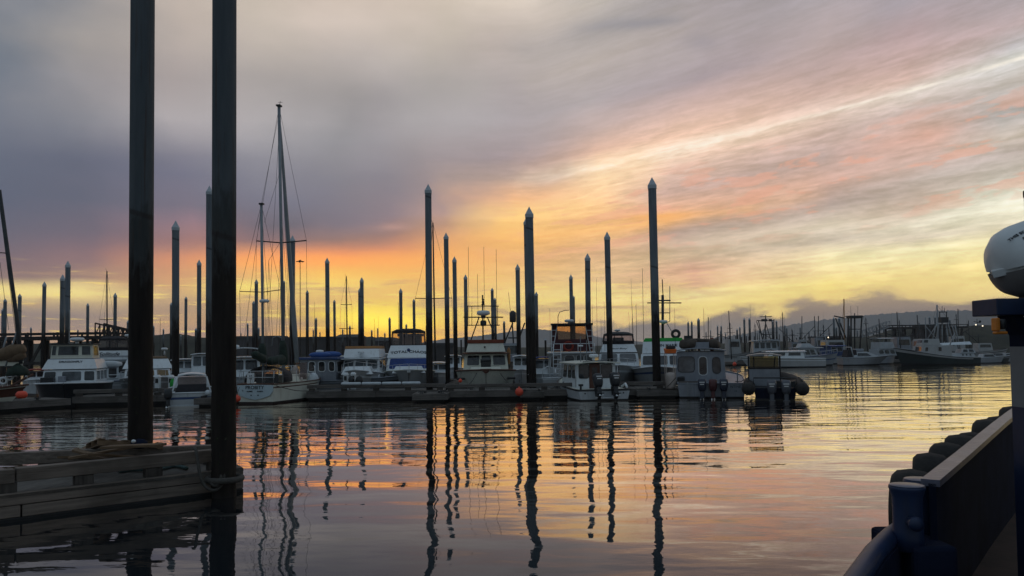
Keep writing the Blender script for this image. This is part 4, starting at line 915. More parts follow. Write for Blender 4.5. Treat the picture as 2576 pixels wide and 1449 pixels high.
# ------------------------------------------------------------------ boats
class Boat:
    """local frame: +x to the bow, +y to port, z up from the water; x = 0 at the transom"""
    def __init__(s, name, label, cat, px, D, head, L, anchor='bow', group=None):
        s.h = R(head); s.L_ = L
        if 45 < abs(head) < 135: c = P(px, 900, D); s.h -= math.atan2(c.x, c.y)
        d = Vector((math.cos(s.h), math.sin(s.h), 0)); s.d = d
        a = P(px, 900, D); a.z = 0; ax = L if anchor == 'bow' else 0.0
        s.o = a - d * ax
        s.t = thing(name, label, cat, s.o, s.h, group); s.inv = Matrix.Rotation(-s.h, 3, 'Z')
    def loc(s, w): return s.inv @ (w - s.o)
    def at(s, px, py, x):                       # point of the crosswise plane at local x seen at the pixel
        r = ray(px, py); c = Vector((0, 0, CAM_H)); p0 = s.o + s.d * x
        k = (p0 - c).dot(s.d) / r.dot(s.d); return s.loc(c + r * k)
    def ats(s, px, py, y):                      # point of the lengthwise plane at local y
        n = Vector((-s.d.y, s.d.x, 0)); r = ray(px, py); c = Vector((0, 0, CAM_H)); p0 = s.o + n * y
        k = (p0 - c).dot(n) / r.dot(n); return s.loc(c + r * k)
    def yz(s, px, py, x): p = s.at(px, py, x); return p.y, p.z
    def hull(s, B, zs, zb, side='white', stripe='white', bottom='black', rail='white', deck='white', tw=.85, full=.5, flare=.22, rake=None, power=2.2, stripe_at=(.72, .80), boot=.1, open_stern=0.0, raild=.035, name='hull', curve=1.8):
        if side == 'white': side = 'hullwhite'
        L = s.L_; rake = L * .10 if rake is None else rake; N = 18
        lv = [(-.3, 0), (0.0, 0), (boot, .0)] ; qs = [0.0, 0.12, stripe_at[0], stripe_at[1], 1.0]
        rows = []; sheer = []
        for i in range(N + 1):
            u = i / N
            if u < full: f = tw + (1 - tw) * math.sin(math.pi / 2 * u / full)
            else: f = max(0.012, (1 - ((u - full) / (1 - full)) ** power))
            w = B / 2 * f; z = zs + (zb - zs) * u ** curve
            fu = max(0.0, (u - full) / (1 - full)); ww = w * (1 - flare * .45 - flare * .9 * fu); xw = u * (L - rake); xs = u * L
            pts = [(xw, ww * .55, -.35)]
            for q in qs:
                e = q ** 1.25
                pts.append((xw + (xs - xw) * q, ww + (w - ww) * e, z * q if q > 0 else 0.0))
            rows.append(pts); sheer.append((xs, w, z))
        s.sheer = sheer; k = len(rows[0]); mb = MB(); mi = [0, 0, 1, 2, 1]
        for sg in (1, -1):
            o = [(p[0], sg * p[1], p[2]) for r in rows for p in r]; b = len(mb.v); mb.v += [Vector(v) for v in o]
            for i in range(N):
                for j in range(k - 1):
                    mb.f.append([b + i * k + j, b + (i + 1) * k + j, b + (i + 1) * k + j + 1, b + i * k + j + 1]); mb.mi.append(mi[j]); mb.sm.append(True)
        # transom
        for j in range(k - 1):
            a, c = rows[0][j], rows[0][j + 1]; mb.add([(a[0], a[1], a[2]), (c[0], c[1], c[2]), (c[0], -c[1], c[2]), (a[0], -a[1], a[2])], [(0, 1, 2, 3)], mi[j])
        mb.build(name, [M[bottom], M[side], M[stripe]], s.t)
        dk = MB(); o = [(x, sg * w * .985, z - .03) for (x, w, z) in sheer for sg in (1, -1)]
        dk.add(o, [(i * 2, i * 2 + 1, i * 2 + 3, i * 2 + 2) for i in range(N)]); dk.build('deck', M[deck], s.t)
        if rail:
            rb = MB()
            for sg in (1, -1): rb.tube([(x, sg * (w + .004), z) for x, w, z in sheer], raild, 6)
            x, w, z = sheer[0]; rb.tube([(x, w, z), (x, -w, z)], raild, 6); rb.build('rub_rail', M[rail], s.t)
        return s
    def sh(s, x):                               # half width and height of the sheer at x
        X = [p[0] for p in s.sheer]; return float(np.interp(x, X, [p[1] for p in s.sheer])), float(np.interp(x, X, [p[2] for p in s.sheer]))
    def cab(s, name, x0, x1, xt0, xt1, wb, wt, z0, z1, m='white', parent=None, yc=0.0, crown=0.0):
        mb = MB(); c = [(x0, -wb / 2 + yc, z0), (x1, -wb / 2 + yc, z0), (x1, wb / 2 + yc, z0), (x0, wb / 2 + yc, z0), (xt0, -wt / 2 + yc, z1), (xt1, -wt / 2 + yc, z1), (xt1, wt / 2 + yc, z1), (xt0, wt / 2 + yc, z1)]
        mb.hexa(c); o = mb.build(name, M[m], parent or s.t, 0.02)
        c = [Vector(v) for v in c]
        # face corners as seen from outside: bottom left, bottom right, top right, top left
        o_faces = {'F': (c[1], c[2], c[6], c[5]), 'A': (c[3], c[0], c[4], c[7]), 'S': (c[0], c[1], c[5], c[4]), 'P': (c[2], c[3], c[7], c[6])}
        return o, o_faces
    def win(s, cab, face, u0, v0, u1, v1, m='glass', frame='white', fw=.03, name='window', rnd=.12, frame_part=True):
        o, fc = cab; bl, br, tr, tl = fc[face]
        def pt(u, v, off):
            p = bl.lerp(br, u).lerp(tl.lerp(tr, u), v); return p + n * off
        n = (br - bl).cross(tl - bl).normalized()
        wu, hv = (br - bl).length, (tl - bl).length
        def rr(U0, V0, U1, V1, off):
            ru, rv = rnd * (V1 - V0) * hv / wu, rnd * (V1 - V0); out = []
            for (cu, cv, a0) in ((U0 + ru, V0 + rv, 180), (U1 - ru, V0 + rv, 270), (U1 - ru, V1 - rv, 0), (U0 + ru, V1 - rv, 90)):
                for q in (0, 45, 90): a = R(a0 + q); out.append(pt(cu + ru * math.cos(a), cv + rv * math.sin(a), off))
            return out
        mb = MB(); mb.slab(rr(u0, v0, u1, v1, .012), n * .008); w = mb.build(name, M[m], o)
        if frame and frame_part:
            mb = MB(); eu, ev = fw / wu, fw / hv; a = rr(u0 - eu, v0 - ev, u1 + eu, v1 + ev, .004); b = rr(u0, v0, u1, v1, .004)
            k = len(a); A = a + [p + n * .022 for p in a] + b + [p + n * .022 for p in b]
            fs = []
            for i in range(k):
                j = (i + 1) % k; fs += [(k + i, k + j, 3 * k + j, 3 * k + i), (i, j, k + j, k + i), (2 * k + j, 2 * k + i, 3 * k + i, 3 * k + j)]
            mb.add(A, fs); mb.build('window_frame', M[frame], o)
        return w
    def box(s, name, a, b, m, bevel=0.01, parent=None): mb = MB(); mb.box(a, b); return mb.build(name, M[m], parent or s.t, bevel)
    def tubes(s, name, paths, r, m='chrome', n=6, parent=None):
        mb = MB()
        for p in paths: mb.tube(p, r, n)
        return mb.build(name, M[m], parent or s.t)
    def roof(s, name, x0, x1, w, z, th=.07, m='white', crown=.06, parent=None):
        mb = MB(); n = 8; o = []
        for x in (x0, x1):
            for zz in (0, th):
                for i in range(n + 1): v = -1 + 2 * i / n; o.append((x, w / 2 * v, z + zz + crown * (1 - v * v)))
        k = n + 1; fs = []
        for i in range(n):
            fs += [(i, i + 1, 2 * k + i + 1, 2 * k + i), (k + i + 1, k + i, 3 * k + i, 3 * k + i + 1), (i + 1, i, k + i, k + i + 1), (2 * k + i, 2 * k + i + 1, 3 * k + i + 1, 3 * k + i)]
        fs += [(0, 2 * k, 3 * k, k), (n, k + n, 3 * k + n, 2 * k + n)]
        mb.add(o, fs); return mb.build(name, M[m], parent or s.t, 0.015)
    def rails(s, h=.45, u0=.35, inset=.06, r=.014, m='chrome', n=6, name='bow_rail'):
        X0 = u0 * s.L_; ps = []; mb = MB()
        for sg in (1, -1):
            top = []
            for i in range(n + 1):
                x = X0 + (s.L_ - .05 - X0) * i / n; w, z = s.sh(x); w = max(.03, w - inset); top.append((x, sg * w, z + h)); mb.tube([(x, sg * w, z - .02), (x, sg * w, z + h)], r * .85, 5)
            mb.tube(top, r, 6)
        return mb.build(name, M[m], s.t)
    def whip(s, x, y, z0, z1, lean=0.0, r=.012, name='whip_antenna', m='mast', leanx=0.0):
        mb = MB(); mb.tube([(x, y, z0), (x + leanx, y + lean, z1)], [r, r * .5], 5); return mb.build(name, M[m], s.t)
    def radar(s, x, y, z, r=.3, h=.2, m='white', post=0.3):
        mb = MB(); mb.lathe([(r * .55, -h * .55), (r * .97, -h * .3), (r, 0), (r * .95, h * .3), (r * .7, h * .45), (.01, h * .5)], 20, (x, y, z)); o = mb.build('radar_dome', M[m], s.t)
        mb = MB(); mb.lathe([(r * .3, -post - h * .5), (r * .25, -h * .5)], 10, (x, y, z)); mb.build('radar_bracket', M[m], o)
        return o
    def outboard(s, y, z, h, m='black', tilt=0.0, x=-.12, decal=None, label=None):
        """cowling, leg and propeller; z is the top of the cowling"""
        e = bpy.data.objects.new('outboard_motor', None)
        C.objects.link(e); e.parent = s.t; e.location = (x, y, z); e.rotation_euler = (0, R(tilt), 0)
        if label: e['label'] = label
        a = h * .52; mb = MB(); w = a * .34; n = 14; o = []
        prof = [(0.0, .30, .30), (-.02, .75, .72), (-.10, .96, .92), (-.30, 1.0, 1.0), (-.62, .98, .95), (-.86, .86, .82), (-1.0, .66, .6)]
        for zz, fy, fx in prof:
            for j in range(n):
                b = 2 * math.pi * j / n; cx, sy = math.cos(b), math.sin(b)
                o.append((-a * .32 + a * .40 * fx * math.copysign(abs(cx) ** .7, cx) + (.08 * a if zz > -.15 else 0), w * fy * math.copysign(abs(sy) ** .7, sy), zz * a))
        mb.add(o, [(i * n + j, i * n + (j + 1) % n, (i + 1) * n + (j + 1) % n, (i + 1) * n + j) for i in range(len(prof) - 1) for j in range(n)] + [tuple(range(n)), tuple((len(prof) - 1) * n + j for j in range(n))], smooth=True)
        mb.build('cowling', M[m], e)
        mb = MB(); mb.box((-a * .50, -w * .42, -h * .86), (-a * .12, w * .42, -a * .98)); mb.hexa([(-a * .75, -w * .7, -h * .80), (0, -w * .5, -h * .80), (0, w * .5, -h * .80), (-a * .75, w * .7, -h * .80), (-a * .75, -w * .7, -h * .775), (0, -w * .5, -h * .775), (0, w * .5, -h * .775), (-a * .75, w * .7, -h * .775)])
        mb.lathe([(.01, -a * .8), (w * .32, -a * .7), (w * .36, -a * .2), (w * .2, a * .1), (.01, a * .2)], 10, (0, 0, -h * .90), None, 'X'); mb.slab([(-a * .6, -.015, -h * .92), (-a * .15, -.015, -h * .92), (-a * .4, -.015, -h * 1.05)], (0, .03, 0)); mb.build('leg', M[m], e)
        mb = MB()
        for q in range(3):
            b = q * 2.094; mb.slab([(-a * .86, .0, -h * .90), (-a * .84, w * .55 * math.cos(b), -h * .90 + w * .55 * math.sin(b)), (-a * .80, w * .55 * math.cos(b + .8), -h * .90 + w * .55 * math.sin(b + .8))], (.03, 0, 0))
        mb.build('propeller', M['chrome'], e)
        mb = MB(); mb.box((-a * .1, -w * .5, -a * 1.2), (.14, w * .5, -a * .95)); mb.box((.0, -w * .5, -h * .8), (.10, w * .5, -a * .9)); mb.build('bracket', M['dkmetal'], e)
        if decal:
            mb = MB(); mb.box((-a * .735, -w * .6, -a * .34), (-a * .728, w * .6, -a * .26)); mb.box((-a * .735, -w * .45, -a * .5), (-a * .728, w * .45, -a * .43)); mb.build('cowling_decal', M[decal], e)
        return e
    def text(s, cab, face, txt, u, v, size, m='ink', arch=0.0, shear=0.0, bold=0.0, sx=1.0, name='name_lettering'):
        o, fc = cab; bl, br, tr, tl = fc[face]; n = (br - bl).cross(tl - bl).normalized(); p = bl.lerp(br, u).lerp(tl.lerp(tr, u), v)
        X = (br - bl).normalized(); Y = n.cross(X); t = text_mesh(txt, size, M[m], o, name, arch, shear, bold)
        t.matrix_local = Matrix((X, Y, n)).transposed().to_4x4() @ Matrix.Diagonal((sx, 1, 1, 1)); t.location = p + n * .014
        return t
    def canopy(s, name, x0, x1, w, z0, z1, frame='canvasblk', panel='vinyl', top='canvasblk', n=3, bulge=.35, topw=.9, aft=False, dome=.12, band=0.0):
        """round-fronted flybridge enclosure: clear panels between ribs under a canvas top; the bulging face looks to +x (or -x when bulge < 0)"""
        e = bpy.data.objects.new(name, None); C.objects.link(e); e.parent = s.t
        def ring(f, z):
            out = []
            xf = x1 if bulge > 0 else x0; xb = x0 if bulge > 0 else x1
            for i in range(9): v = -1 + 2 * i / 8; out.append(Vector((xf - bulge * v * v, w / 2 * v * f, z)))
            return [Vector((xb, -w / 2 * f, z))] + out + [Vector((xb, w / 2 * f, z))]
        A, Bt = ring(1.0, z0 + band), ring(topw, z1 - dome); mb = MB(); k = len(A)
        mb.add(A + Bt, [(i, i + 1, k + i + 1, k + i) for i in range(k - 1)] + ([(k - 1, 0, k, 2 * k - 1)] if aft else [])); mb.build('clear_panel', M[panel], e)
        mb = MB()
        idx = sorted(set([0, 1, k - 2, k - 1] + [1 + round(8 * i / n) for i in range(n + 1)]))
        for i in idx: mb.beam(A[i], Bt[i], .05, .05)
        for r in (A, Bt):
            for i in range(k - 1): mb.beam(r[i], r[i + 1], .05, .06)
        mb.build('frame', M[frame], e)
        if band:
            A0 = ring(1.0, z0); mb = MB(); mb.add(A0 + A, [(i, i + 1, k + i + 1, k + i) for i in range(k - 1)]); mb.build('canvas_band', M[frame], e)
        mb = MB(); o = list(Bt); cx = sum((p.x for p in Bt)) / k
        mid = [Vector((cx + (p.x - cx) * .72, p.y * .72, z1 - dome * .22)) for p in Bt]; tp = [Vector((cx + (p.x - cx) * .35, p.y * .35, z1)) for p in Bt]
        lo = [p - Vector((0, 0, .05)) for p in Bt]; lo = [Vector((cx + (p.x - cx) * 1.03, p.y * 1.03, p.z)) for p in lo]
        rings = [lo, [Vector((cx + (p.x - cx) * 1.03, p.y * 1.03, p.z + .02)) for p in Bt], mid, tp]; allv = [v for r in rings for v in r]
        mb.add(allv, [(a * k + i, a * k + (i + 1) % k, (a + 1) * k + (i + 1) % k, (a + 1) * k + i) for a in range(3) for i in range(k)] + [tuple(3 * k + i for i in range(k))], smooth=True); mb.build('canvas_top', M[top], e)
        return e
M['bottompaint'] = mat('dark_bottom_paint', (0.03, 0.018, 0.016), 0.7, 0, 0.3, 2.0); M['motorblue'] = mat('dark_blue_cowling', (0.02, 0.028, 0.05), 0.4, 0, 0.2, 3.0); M['motorred'] = mat('dull_red_cowling', (0.07, 0.018, 0.02), 0.5, 0, 0.2, 3.0); M['motorgrey'] = mat('grey_cowling', (0.085, 0.09, 0.11), 0.4, 0, 0.15, 3.0)
GB = 'boats moored along the near floats'
def spreaders(b, x, y, z, half, r=.03, sweep=0.0, name='spreader'): return b.tubes(name, [[(x, y - half, z + sweep), (x, y, z), (x, y + half, z + sweep)]], r, 'mast')

# --- white cruiser with the arched name (bow to us)
b = Boat('motor_cruiser', 'white flybridge cruiser lettered TOTAL CHAOS with a clear vinyl enclosure and blue cover', 'motor yacht', 1028, 43.8, -90, 9.5, 'bow', GB)
b.hull(3.15, 1.0, 1.42, side='greyhull', stripe='greyhull', rail='cream', deck='white', full=.55, flare=.35, power=2.0, rake=1.0, curve=1.3)
y, z = b.yz(1028, 922, 6.0); y2, z2 = b.yz(1028, 900, 5.4)
c = b.cab('cabin', 0.6, 6.9, 0.8, 5.6, 2.75, 2.45, 0.95, 2.02); b.win(c, 'F', .06, .42, .94, .97, 'blue', None, name='windscreen_cover'); b.win(c, 'P', .15, .55, .8, .9); b.win(c, 'S', .15, .55, .8, .9)
b.cab('trunk_cabin', 6.3, 8.3, 6.4, 7.9, 1.9, 1.5, 1.2, 1.56)
f = b.cab('flybridge', 0.8, 5.5, 1.0, 4.7, 2.6, 2.15, 2.05, 2.78); b.text(f, 'F', 'TOTAL CHAOS', .5, .46, .30, arch=.11, bold=.006, sx=1.05)
mb = MB(); mb.lathe([(.01, -.02), (.09, 0), (.1, .1), (.01, .13)], 10, (0, 0, 0), None, 'X'); o = mb.build('horn', M['bluepaint'], b.t); p = f[1]['F']; q = p[0].lerp(p[1], .5).lerp(p[3].lerp(p[2], .5), .62); o.location = q + Vector((.03, 0, 0))
b.box('flybridge_visor', (4.3, -1.25, 2.00), (5.65, 1.25, 2.045), 'white')
b.canopy('flybridge_enclosure', 1.2, 4.6, 2.1, 2.79, 3.82, panel='vinyl2', n=3, bulge=.4, topw=.95, dome=.2)
for v in (-.55, .55): b.box('enclosure_strut', (4.58 - .4 * v * v, v * .62 - .02, 2.8), (4.61 - .4 * v * v, v * .62 + .02, 3.62), 'chrome')
b.rails(.32, .5); mb = MB(); mb.box((8.9, -.32, 1.40), (9.75, .32, 1.46)); mb.box((9.45, -.1, 1.28), (9.7, .1, 1.4)); mb.build('anchor_pulpit', M['white'], b.t)
b.cab('seat_console', 2.6, 3.4, 2.7, 3.2, .8, .7, 2.78, 3.35, 'cream')

# --- tan-topped trawler (bow to us, turned a little left)
b = Boat('trawler_yacht', 'white trawler yacht with a tan canvas strip round its flybridge', 'motor yacht', 890, 42.6, -98, 8.6, 'bow', GB)
b.hull(2.6, .9, 1.48, side='greyhull', stripe='white', rail='white', deck='white', full=.5, flare=.3, rake=.8, curve=1.4)
c = b.cab('cabin', 1.6, 6.2, 1.7, 5.6, 2.2, 1.95, 1.0, 2.0)
for u0, u1 in ((.04, .30), (.35, .64), (.69, .96)): b.win(c, 'F', u0, .45, u1, .93, 'glassblue', 'white')
b.win(c, 'P', .1, .5, .4, .9); b.win(c, 'P', .5, .5, .85, .9); b.win(c, 'S', .1, .5, .4, .9); b.win(c, 'S', .5, .5, .85, .9)
b.cab('trunk_cabin', 6.0, 7.6, 6.0, 7.2, 1.7, 1.3, 1.2, 1.62); b.roof('flybridge_visor', 1.4, 6.1, 2.15, 2.0, .05, 'white', .03)
f = b.cab('flybridge', 2.0, 5.6, 2.1, 5.2, 2.05, 1.95, 2.09, 2.60); cv = b.cab('canvas_strip', 2.12, 5.18, 2.15, 5.12, 1.97, 1.93, 2.61, 2.76, 'tan')
b.radar(5.65, .0, 2.42, .19, .16, post=.18); b.rails(.45, .45)
b.whip(3.0, .7, 2.7, 4.6)
# --- cream trawler with the electronics mast (bow to us)
b = Boat('trawler_yacht', 'cream trawler yacht with rust-red canvas and a big mast full of electronics', 'motor yacht', 1222, 42.6, -90, 10.0, 'bow', GB)
b.hull(3.45, 1.1, 1.40, side='cream', stripe='cream', rail='brown', deck='cream', full=.62, flare=.3, power=2.6, rake=.7, raild=.05, curve=1.5, bottom='brown', boot=.1)
c = b.cab('cabin', 1.0, 7.0, 1.1, 6.6, 2.65, 2.4, 1.1, 2.22, 'cream')
for u0, u1 in ((.07, .35), (.40, .62), (.67, .95)): b.win(c, 'F', u0, .42, u1, .92, 'glass', 'cream')
for fc in 'PS':
    for u0 in (.1, .4, .7): b.win(c, fc, u0, .45, u0 + .2, .9, 'glass', 'cream')
b.roof('brow', .8, 7.0, 2.75, 2.22, .06, 'brown', .04)
f = b.cab('flybridge', 1.4, 6.3, 1.5, 6.0, 2.3, 2.05, 2.33, 2.84, 'cream'); b.cab('canvas_strip', 1.5, 6.05, 1.45, 6.1, 2.1, 2.2, 2.845, 3.05, 'brickred')
mb = MB(); mb.lathe([(.001, 0), (.06, .02), (.06, .08)], 8, (0, 0, 0), None, 'X'); o = mb.build('searchlight', M['black'], b.t); o.location = (6.2, -.05, 2.62)
b.cab('trunk_cabin', 7.0, 8.4, 7.0, 8.1, 1.9, 1.6, 1.2, 1.5, 'cream')
X = 4.6
def ym(px, py): return b.yz(px, py, X)
y0, zt = ym(1214, 742); zc = ym(1216, 798)[1]; zs_ = ym(1216, 770)[1]; zl = ym(1216, 820)[1]
b.tubes('mast', [[(X, y0, 2.8), (X, y0, zs_ + .3)], [(X, y0, zs_ + .3), (X, y0, zt)]], .045, 'dkmetal')
b.tubes('mast_leg', [[(X, ym(1205, 798)[0], zc), (X + .2, ym(1184, 853)[0], 3.0)]], .035, 'dkmetal'); b.tubes('mast_leg', [[(X, ym(1226, 798)[0], zc), (X + .2, ym(1250, 853)[0], 3.0)]], .035, 'dkmetal')
for (xa, xb, py, r) in ((1166, 1266, 798, .04), (1175, 1255, 770, .03), (1176, 1257, 818, .03)):
    a, q = ym(xa, py), ym(xb, py); b.tubes('crossbar', [[(X, a[0], a[1]), (X, q[0], q[1])]], r, 'dkmetal')
for px in (1177, 1187, 1252): b.tubes('mast_frame', [[(X, ym(px, 770)[0], zs_), (X, ym(px, 820)[0], zl)]], .018, 'dkmetal')
b.radar(X, ym(1216, 787)[0], ym(1216, 787)[1], .40, .30, post=.05)
mb = MB(); yy, zz = ym(1216, 813); mb.lathe([(.16, -.17), (.19, -.1), (.19, .1), (.14, .17)], 14, (X, yy, zz)); mb.lathe([(.13, .3), (.15, .35), (.13, .6), (.05, .65)], 12, (X, yy, zz)); mb.build('loudhailer', M['dkmetal'], b.t)
mb = MB(); yy, zz = ym(1215, 760); mb.lathe([(.14, -.18), (.07, -.1), (.09, .0), (.05, .1), (.09, .16), (.03, .22)], 10, (X, yy, zz)); mb.build('mast_light', M['dkmetal'], b.t)
for px, py, lx in ((1178, 622, 0), (1217, 622, 0), (1248, 628, 0), (1201, 690, 0)):
    a, q = ym(px, py), ym(px + 2, 820); b.tubes('whip_antenna', [[(X + .1, q[0], q[1]), (X + .1, a[0], a[1])]], .012, 'dkmetal', 5)
mb = MB(); mb.box((7.6, -.28, 1.45), (8.0, .28, 1.8)); mb.tube([(7.8, -.3, 1.85), (7.8, .3, 1.85)], .12, 10); mb.build('anchor_windlass', M['black'], b.t)
mb = MB(); mb.hexa([(9.3, -.28, 1.36), (10.25, -.06, 1.22), (10.25, .06, 1.22), (9.3, .28, 1.36), (9.3, -.3, 1.44), (10.3, -.22, 1.44), (10.3, .22, 1.44), (9.3, .3, 1.44)]); mb.build('bow_roller', M['brown'], b.t)
mb = MB(); yy, zz = b.yz(1280, 895, 5.5); mb.lathe([(.02, -.5), (.1, -.4), (.11, .35), (.02, .5)], 10, (5.5, yy, zz)); mb.build('side_fender', M['tan'], b.t)
for sg in (1, -1):
    mb = MB(); mb.lathe([(.01, -.3), (.06, -.25), (.06, .25), (.01, .3)], 8, (0, 0, 0), None, 'Y'); o = mb.build('bow_fender', M['black'], b.t); w_, zz = b.sh(8.0); o.location = (8.1, sg * (w_ - .05), zz - .45); o.rotation_euler = (0, R(0), R(sg * 35))

# --- canvas-covered sport fisher (stern to us)
b = Boat('sport_fisher', 'stern of a pale sport fisher with dark canvas flybridge and red life ring', 'motor yacht', 1437, 44.2, 90, 10.5, 'stern', GB)
b.hull(3.4, .85, 1.5, side='greyhull', stripe='white', rail='white', deck='greyhull', tw=.95, stripe_at=(.9, .99))
h = b.cab('deckhouse', 2.4, 8.0, 2.4, 7.4, 2.85, 2.6, .85, 2.2, 'greyhull'); b.win(h, 'A', .62, .35, .76, .9, 'glassblue', 'white'); b.win(h, 'A', .80, .45, .95, .9, 'glassblue', 'white'); b.win(h, 'A', .06, .4, .2, .88, 'glass', 'white')
d_ = b.win(h, 'A', .36, .04, .56, .9, 'glassblue', 'white', name='door')
b.box('flybridge_floor', (1.6, -1.4, 2.2), (6.8, 1.4, 2.28), 'white')
y0, z0 = b.yz(1389, 888, 2.2); y1, z1 = b.yz(1489, 815, 2.2)
b.box('hardtop', (1.7, y1 - .05, z1 - .05), (5.5, y0 + .05, z1 + .05), 'canvasblk')
def quad(name, pts, m, th=.012):
    mb = MB(); mb.slab(pts, (-th, 0, 0)); return mb.build(name, M[m], b.t)
ya, za = b.yz(1401, 819, 2.2); yb, zb_ = b.yz(1474, 853, 2.2); zl = b.yz(1437, 886, 2.2)[1]
quad('side_canvas', [(2.2, y0, 2.3), (2.2, ya - .12, 2.3), (2.2, ya, z1 - .05), (2.2, y0, z1 - .05)], 'maroon'); quad('side_canvas', [(2.2, y1, 2.3), (2.2, yb - .2, 2.3), (2.2, yb, z1 - .05), (2.2, y1, z1 - .05)], 'maroon')
quad('lower_canvas', [(2.2, ya - .1, 2.3), (2.2, yb - .15, 2.3), (2.2, yb - .1, zb_), (2.2, ya - .05, zb_)], 'maroon'); quad('clear_panel', [(2.195, ya - .05, zb_), (2.195, yb, zb_), (2.195, yb, z1 - .05), (2.195, ya, z1 - .05)], 'vinylclear', .006)
for yy in (y0 - .02, y1 + .02): b.box('flybridge_side', (2.3, yy - .01, 2.3), (5.4, yy + .01, z1 - .06), 'maroon')
mb = MB(); mb.beam((5.4, y0, 3.3), (5.4, y1, 3.3), .02, 1.4); o = mb.build('front_panel', M['vinylclear'], b.t)
yc, zc = b.yz(1430, 871, 2.1); mb = MB(); mb.torus((2.12, yc, zc), .25, .065, 'X', 22, 8); mb.build('life_ring', M['red'], b.t)
for s_, (pa, pb) in enumerate(((1388, 1402), (1488, 1472))):
    mb = MB(); A = b.yz(pa, 816, 2.0); Bq = b.yz(pa + (-1 if s_ == 0 else 5), 890, 2.0); Cq = b.yz(pb, 816, 2.0); Dq = b.yz(pb + (-12 if s_ == 0 else 14), 890, 2.0)
    mb.tube([(2.0, *A), (2.0, *Bq)], .022, 6); mb.tube([(2.0, *Cq), (2.0, *Dq)], .022, 6)
    for k_ in range(1, 5):
        u = k_ / 5; mb.tube([(2.0, A[0] + (Bq[0] - A[0]) * u, A[1] + (Bq[1] - A[1]) * u), (2.0, Cq[0] + (Dq[0] - Cq[0]) * u, Cq[1] + (Dq[1] - Cq[1]) * u)], .018, 5)
    mb.build('rod_ladder', M['white'], b.t)
mb = MB()
for px in (1392, 1411): mb.tube([(1.5, *b.yz(px, 865, 1.5)), (1.5, *b.yz(px, 946, 1.5))], .025, 6)
for i in range(6): mb.tube([(1.5, *b.yz(1392, 880 + i * 12, 1.5)), (1.5, *b.yz(1411, 880 + i * 12, 1.5))], .018, 5)
mb.build('ladder', M['white'], b.t)
b.tubes('flybridge_rail', [[(1.7, 1.35, 2.75), (1.7, -1.35, 2.75)], [(1.7, -1.35, 2.3), (1.7, -1.35, 2.75)], [(1.7, -.4, 2.3), (1.7, -.4, 2.75)], [(1.7, .5, 2.3), (1.7, .5, 2.75)]], .02, 'white')
b.tubes('stern_rail', [[(.1, 1.6, .88), (.1, 1.6, 1.35), (.1, 1.3, 1.5), (.4, 1.25, 1.5), (.4, 1.2, .88)]], .025, 'white')
mb = MB(); mb.lathe([(.05, 0), (.08, .2), (.02, .5)], 10, (.3, .9, .88)); mb.build('outboard_bracket', M['chrome'], b.t)
b.radar(3.6, .1, z1 + .25, .28, .18, post=.1); b.tubes('roof_arch', [[(3, .75, z1), (3, .75, z1 + .5), (3, .65, z1 + .75), (3, .35, z1 + .85), (3, .1, z1 + .86)]], .02, 'dkmetal')
for px, pt in ((1383, 775), (1490, 765), (1500, 700), (1520, 760), (1459, 800), (1475, 795)): q = b.yz(px, pt, 4.0); b.whip(4.0, q[0], z1 if px < 1480 and px > 1386 else 2.3, q[1], m='dkmetal')

# --- small workboat with two big black outboards (stern to us, turned left)
b = Boat('twin_outboard_boat', 'small white cabin workboat with two big black tilted outboards, in front of the float', 'work boat', 1519, 38.0, 107, 6.6, 'stern', GB)
b.hull(2.75, .52, 1.02, side='white', stripe='black', rail='black', deck='cream', tw=.93, full=.45, flare=.2, stripe_at=(.86, .93), raild=.03, boot=.05)
yy, zz = b.yz(1497, 944, 2.0); z0 = .5
cb = b.cab('cabin', 1.3, 4.3, 1.35, 3.9, 2.05, 1.98, z0, 1.72)
b.win(cb, 'A', .07, .44, .30, .96, 'glass', 'black'); b.win(cb, 'A', .63, .44, .90, .96, 'glass', 'black'); dr = b.win(cb, 'A', .335, .02, .585, .98, 'brown', 'brown', name='door', rnd=.02)
b.win(cb, 'A', .395, .50, .53, .86, 'glassblue', None, name='door_window')
for fc in 'PS':
    for u in (.08, .42, .72): b.win(cb, fc, u, .45, u + .22, .92, 'glass', 'black')
b.win(cb, 'F', .1, .45, .9, .92)
b.roof('cabin_roof', .95, 4.3, 2.28, 1.72, .06, 'cream', .07)
rp = MB(); rp.tube([(1.0, .75, 1.83), (1.4, .2, 1.86), (1.1, -.3, 1.85)], .03, 5); rp.build('rope', M['black'], b.t)
b.radar(1.9, -.05, 2.12, .24, .17, post=.22); b.whip(1.9, .62, 1.75, 3.1, r=.03); b.whip(2.0, .28, 1.75, 2.9, r=.025); b.whip(3.0, -.8, 1.75, 4.0)
b.tubes('roof_rail', [[(1.9, .5, 2.62), (1.9, .75, 2.62)]], .05, 'white')
b.tubes('grab_rail', [[(1.3, 1.06, .6), (1.3, 1.06, 1.65)], [(1.25, -1.07, .6), (1.25, -1.07, 1.65)]], .02, 'chrome')
b.outboard(.42, 1.22, 1.28, 'black', 18, -.05, 'inkwhite'); b.outboard(-.42, 1.30, 1.32, 'black', 12, -.05, 'inkwhite')
for yy in (.95, -.95):
    mb = MB(); mb.lathe([(.035, -.01), (.04, .004), (.02, .012)], 10, (0, yy, .35), None, 'X'); mb.build('drain', M['black'], b.t)
mb = MB(); mb.tube([(.05, 1.15, .5), (.0, 1.15, .78)], .05, 8); mb.box((-.05, 1.05, .7), (.08, 1.25, .8)); mb.build('fishing_reel', M['black'], b.t)
b.box('swim_step', (-.32, -.45, .12), (-.02, .45, .16), 'white'); b.rails(.5, .62)
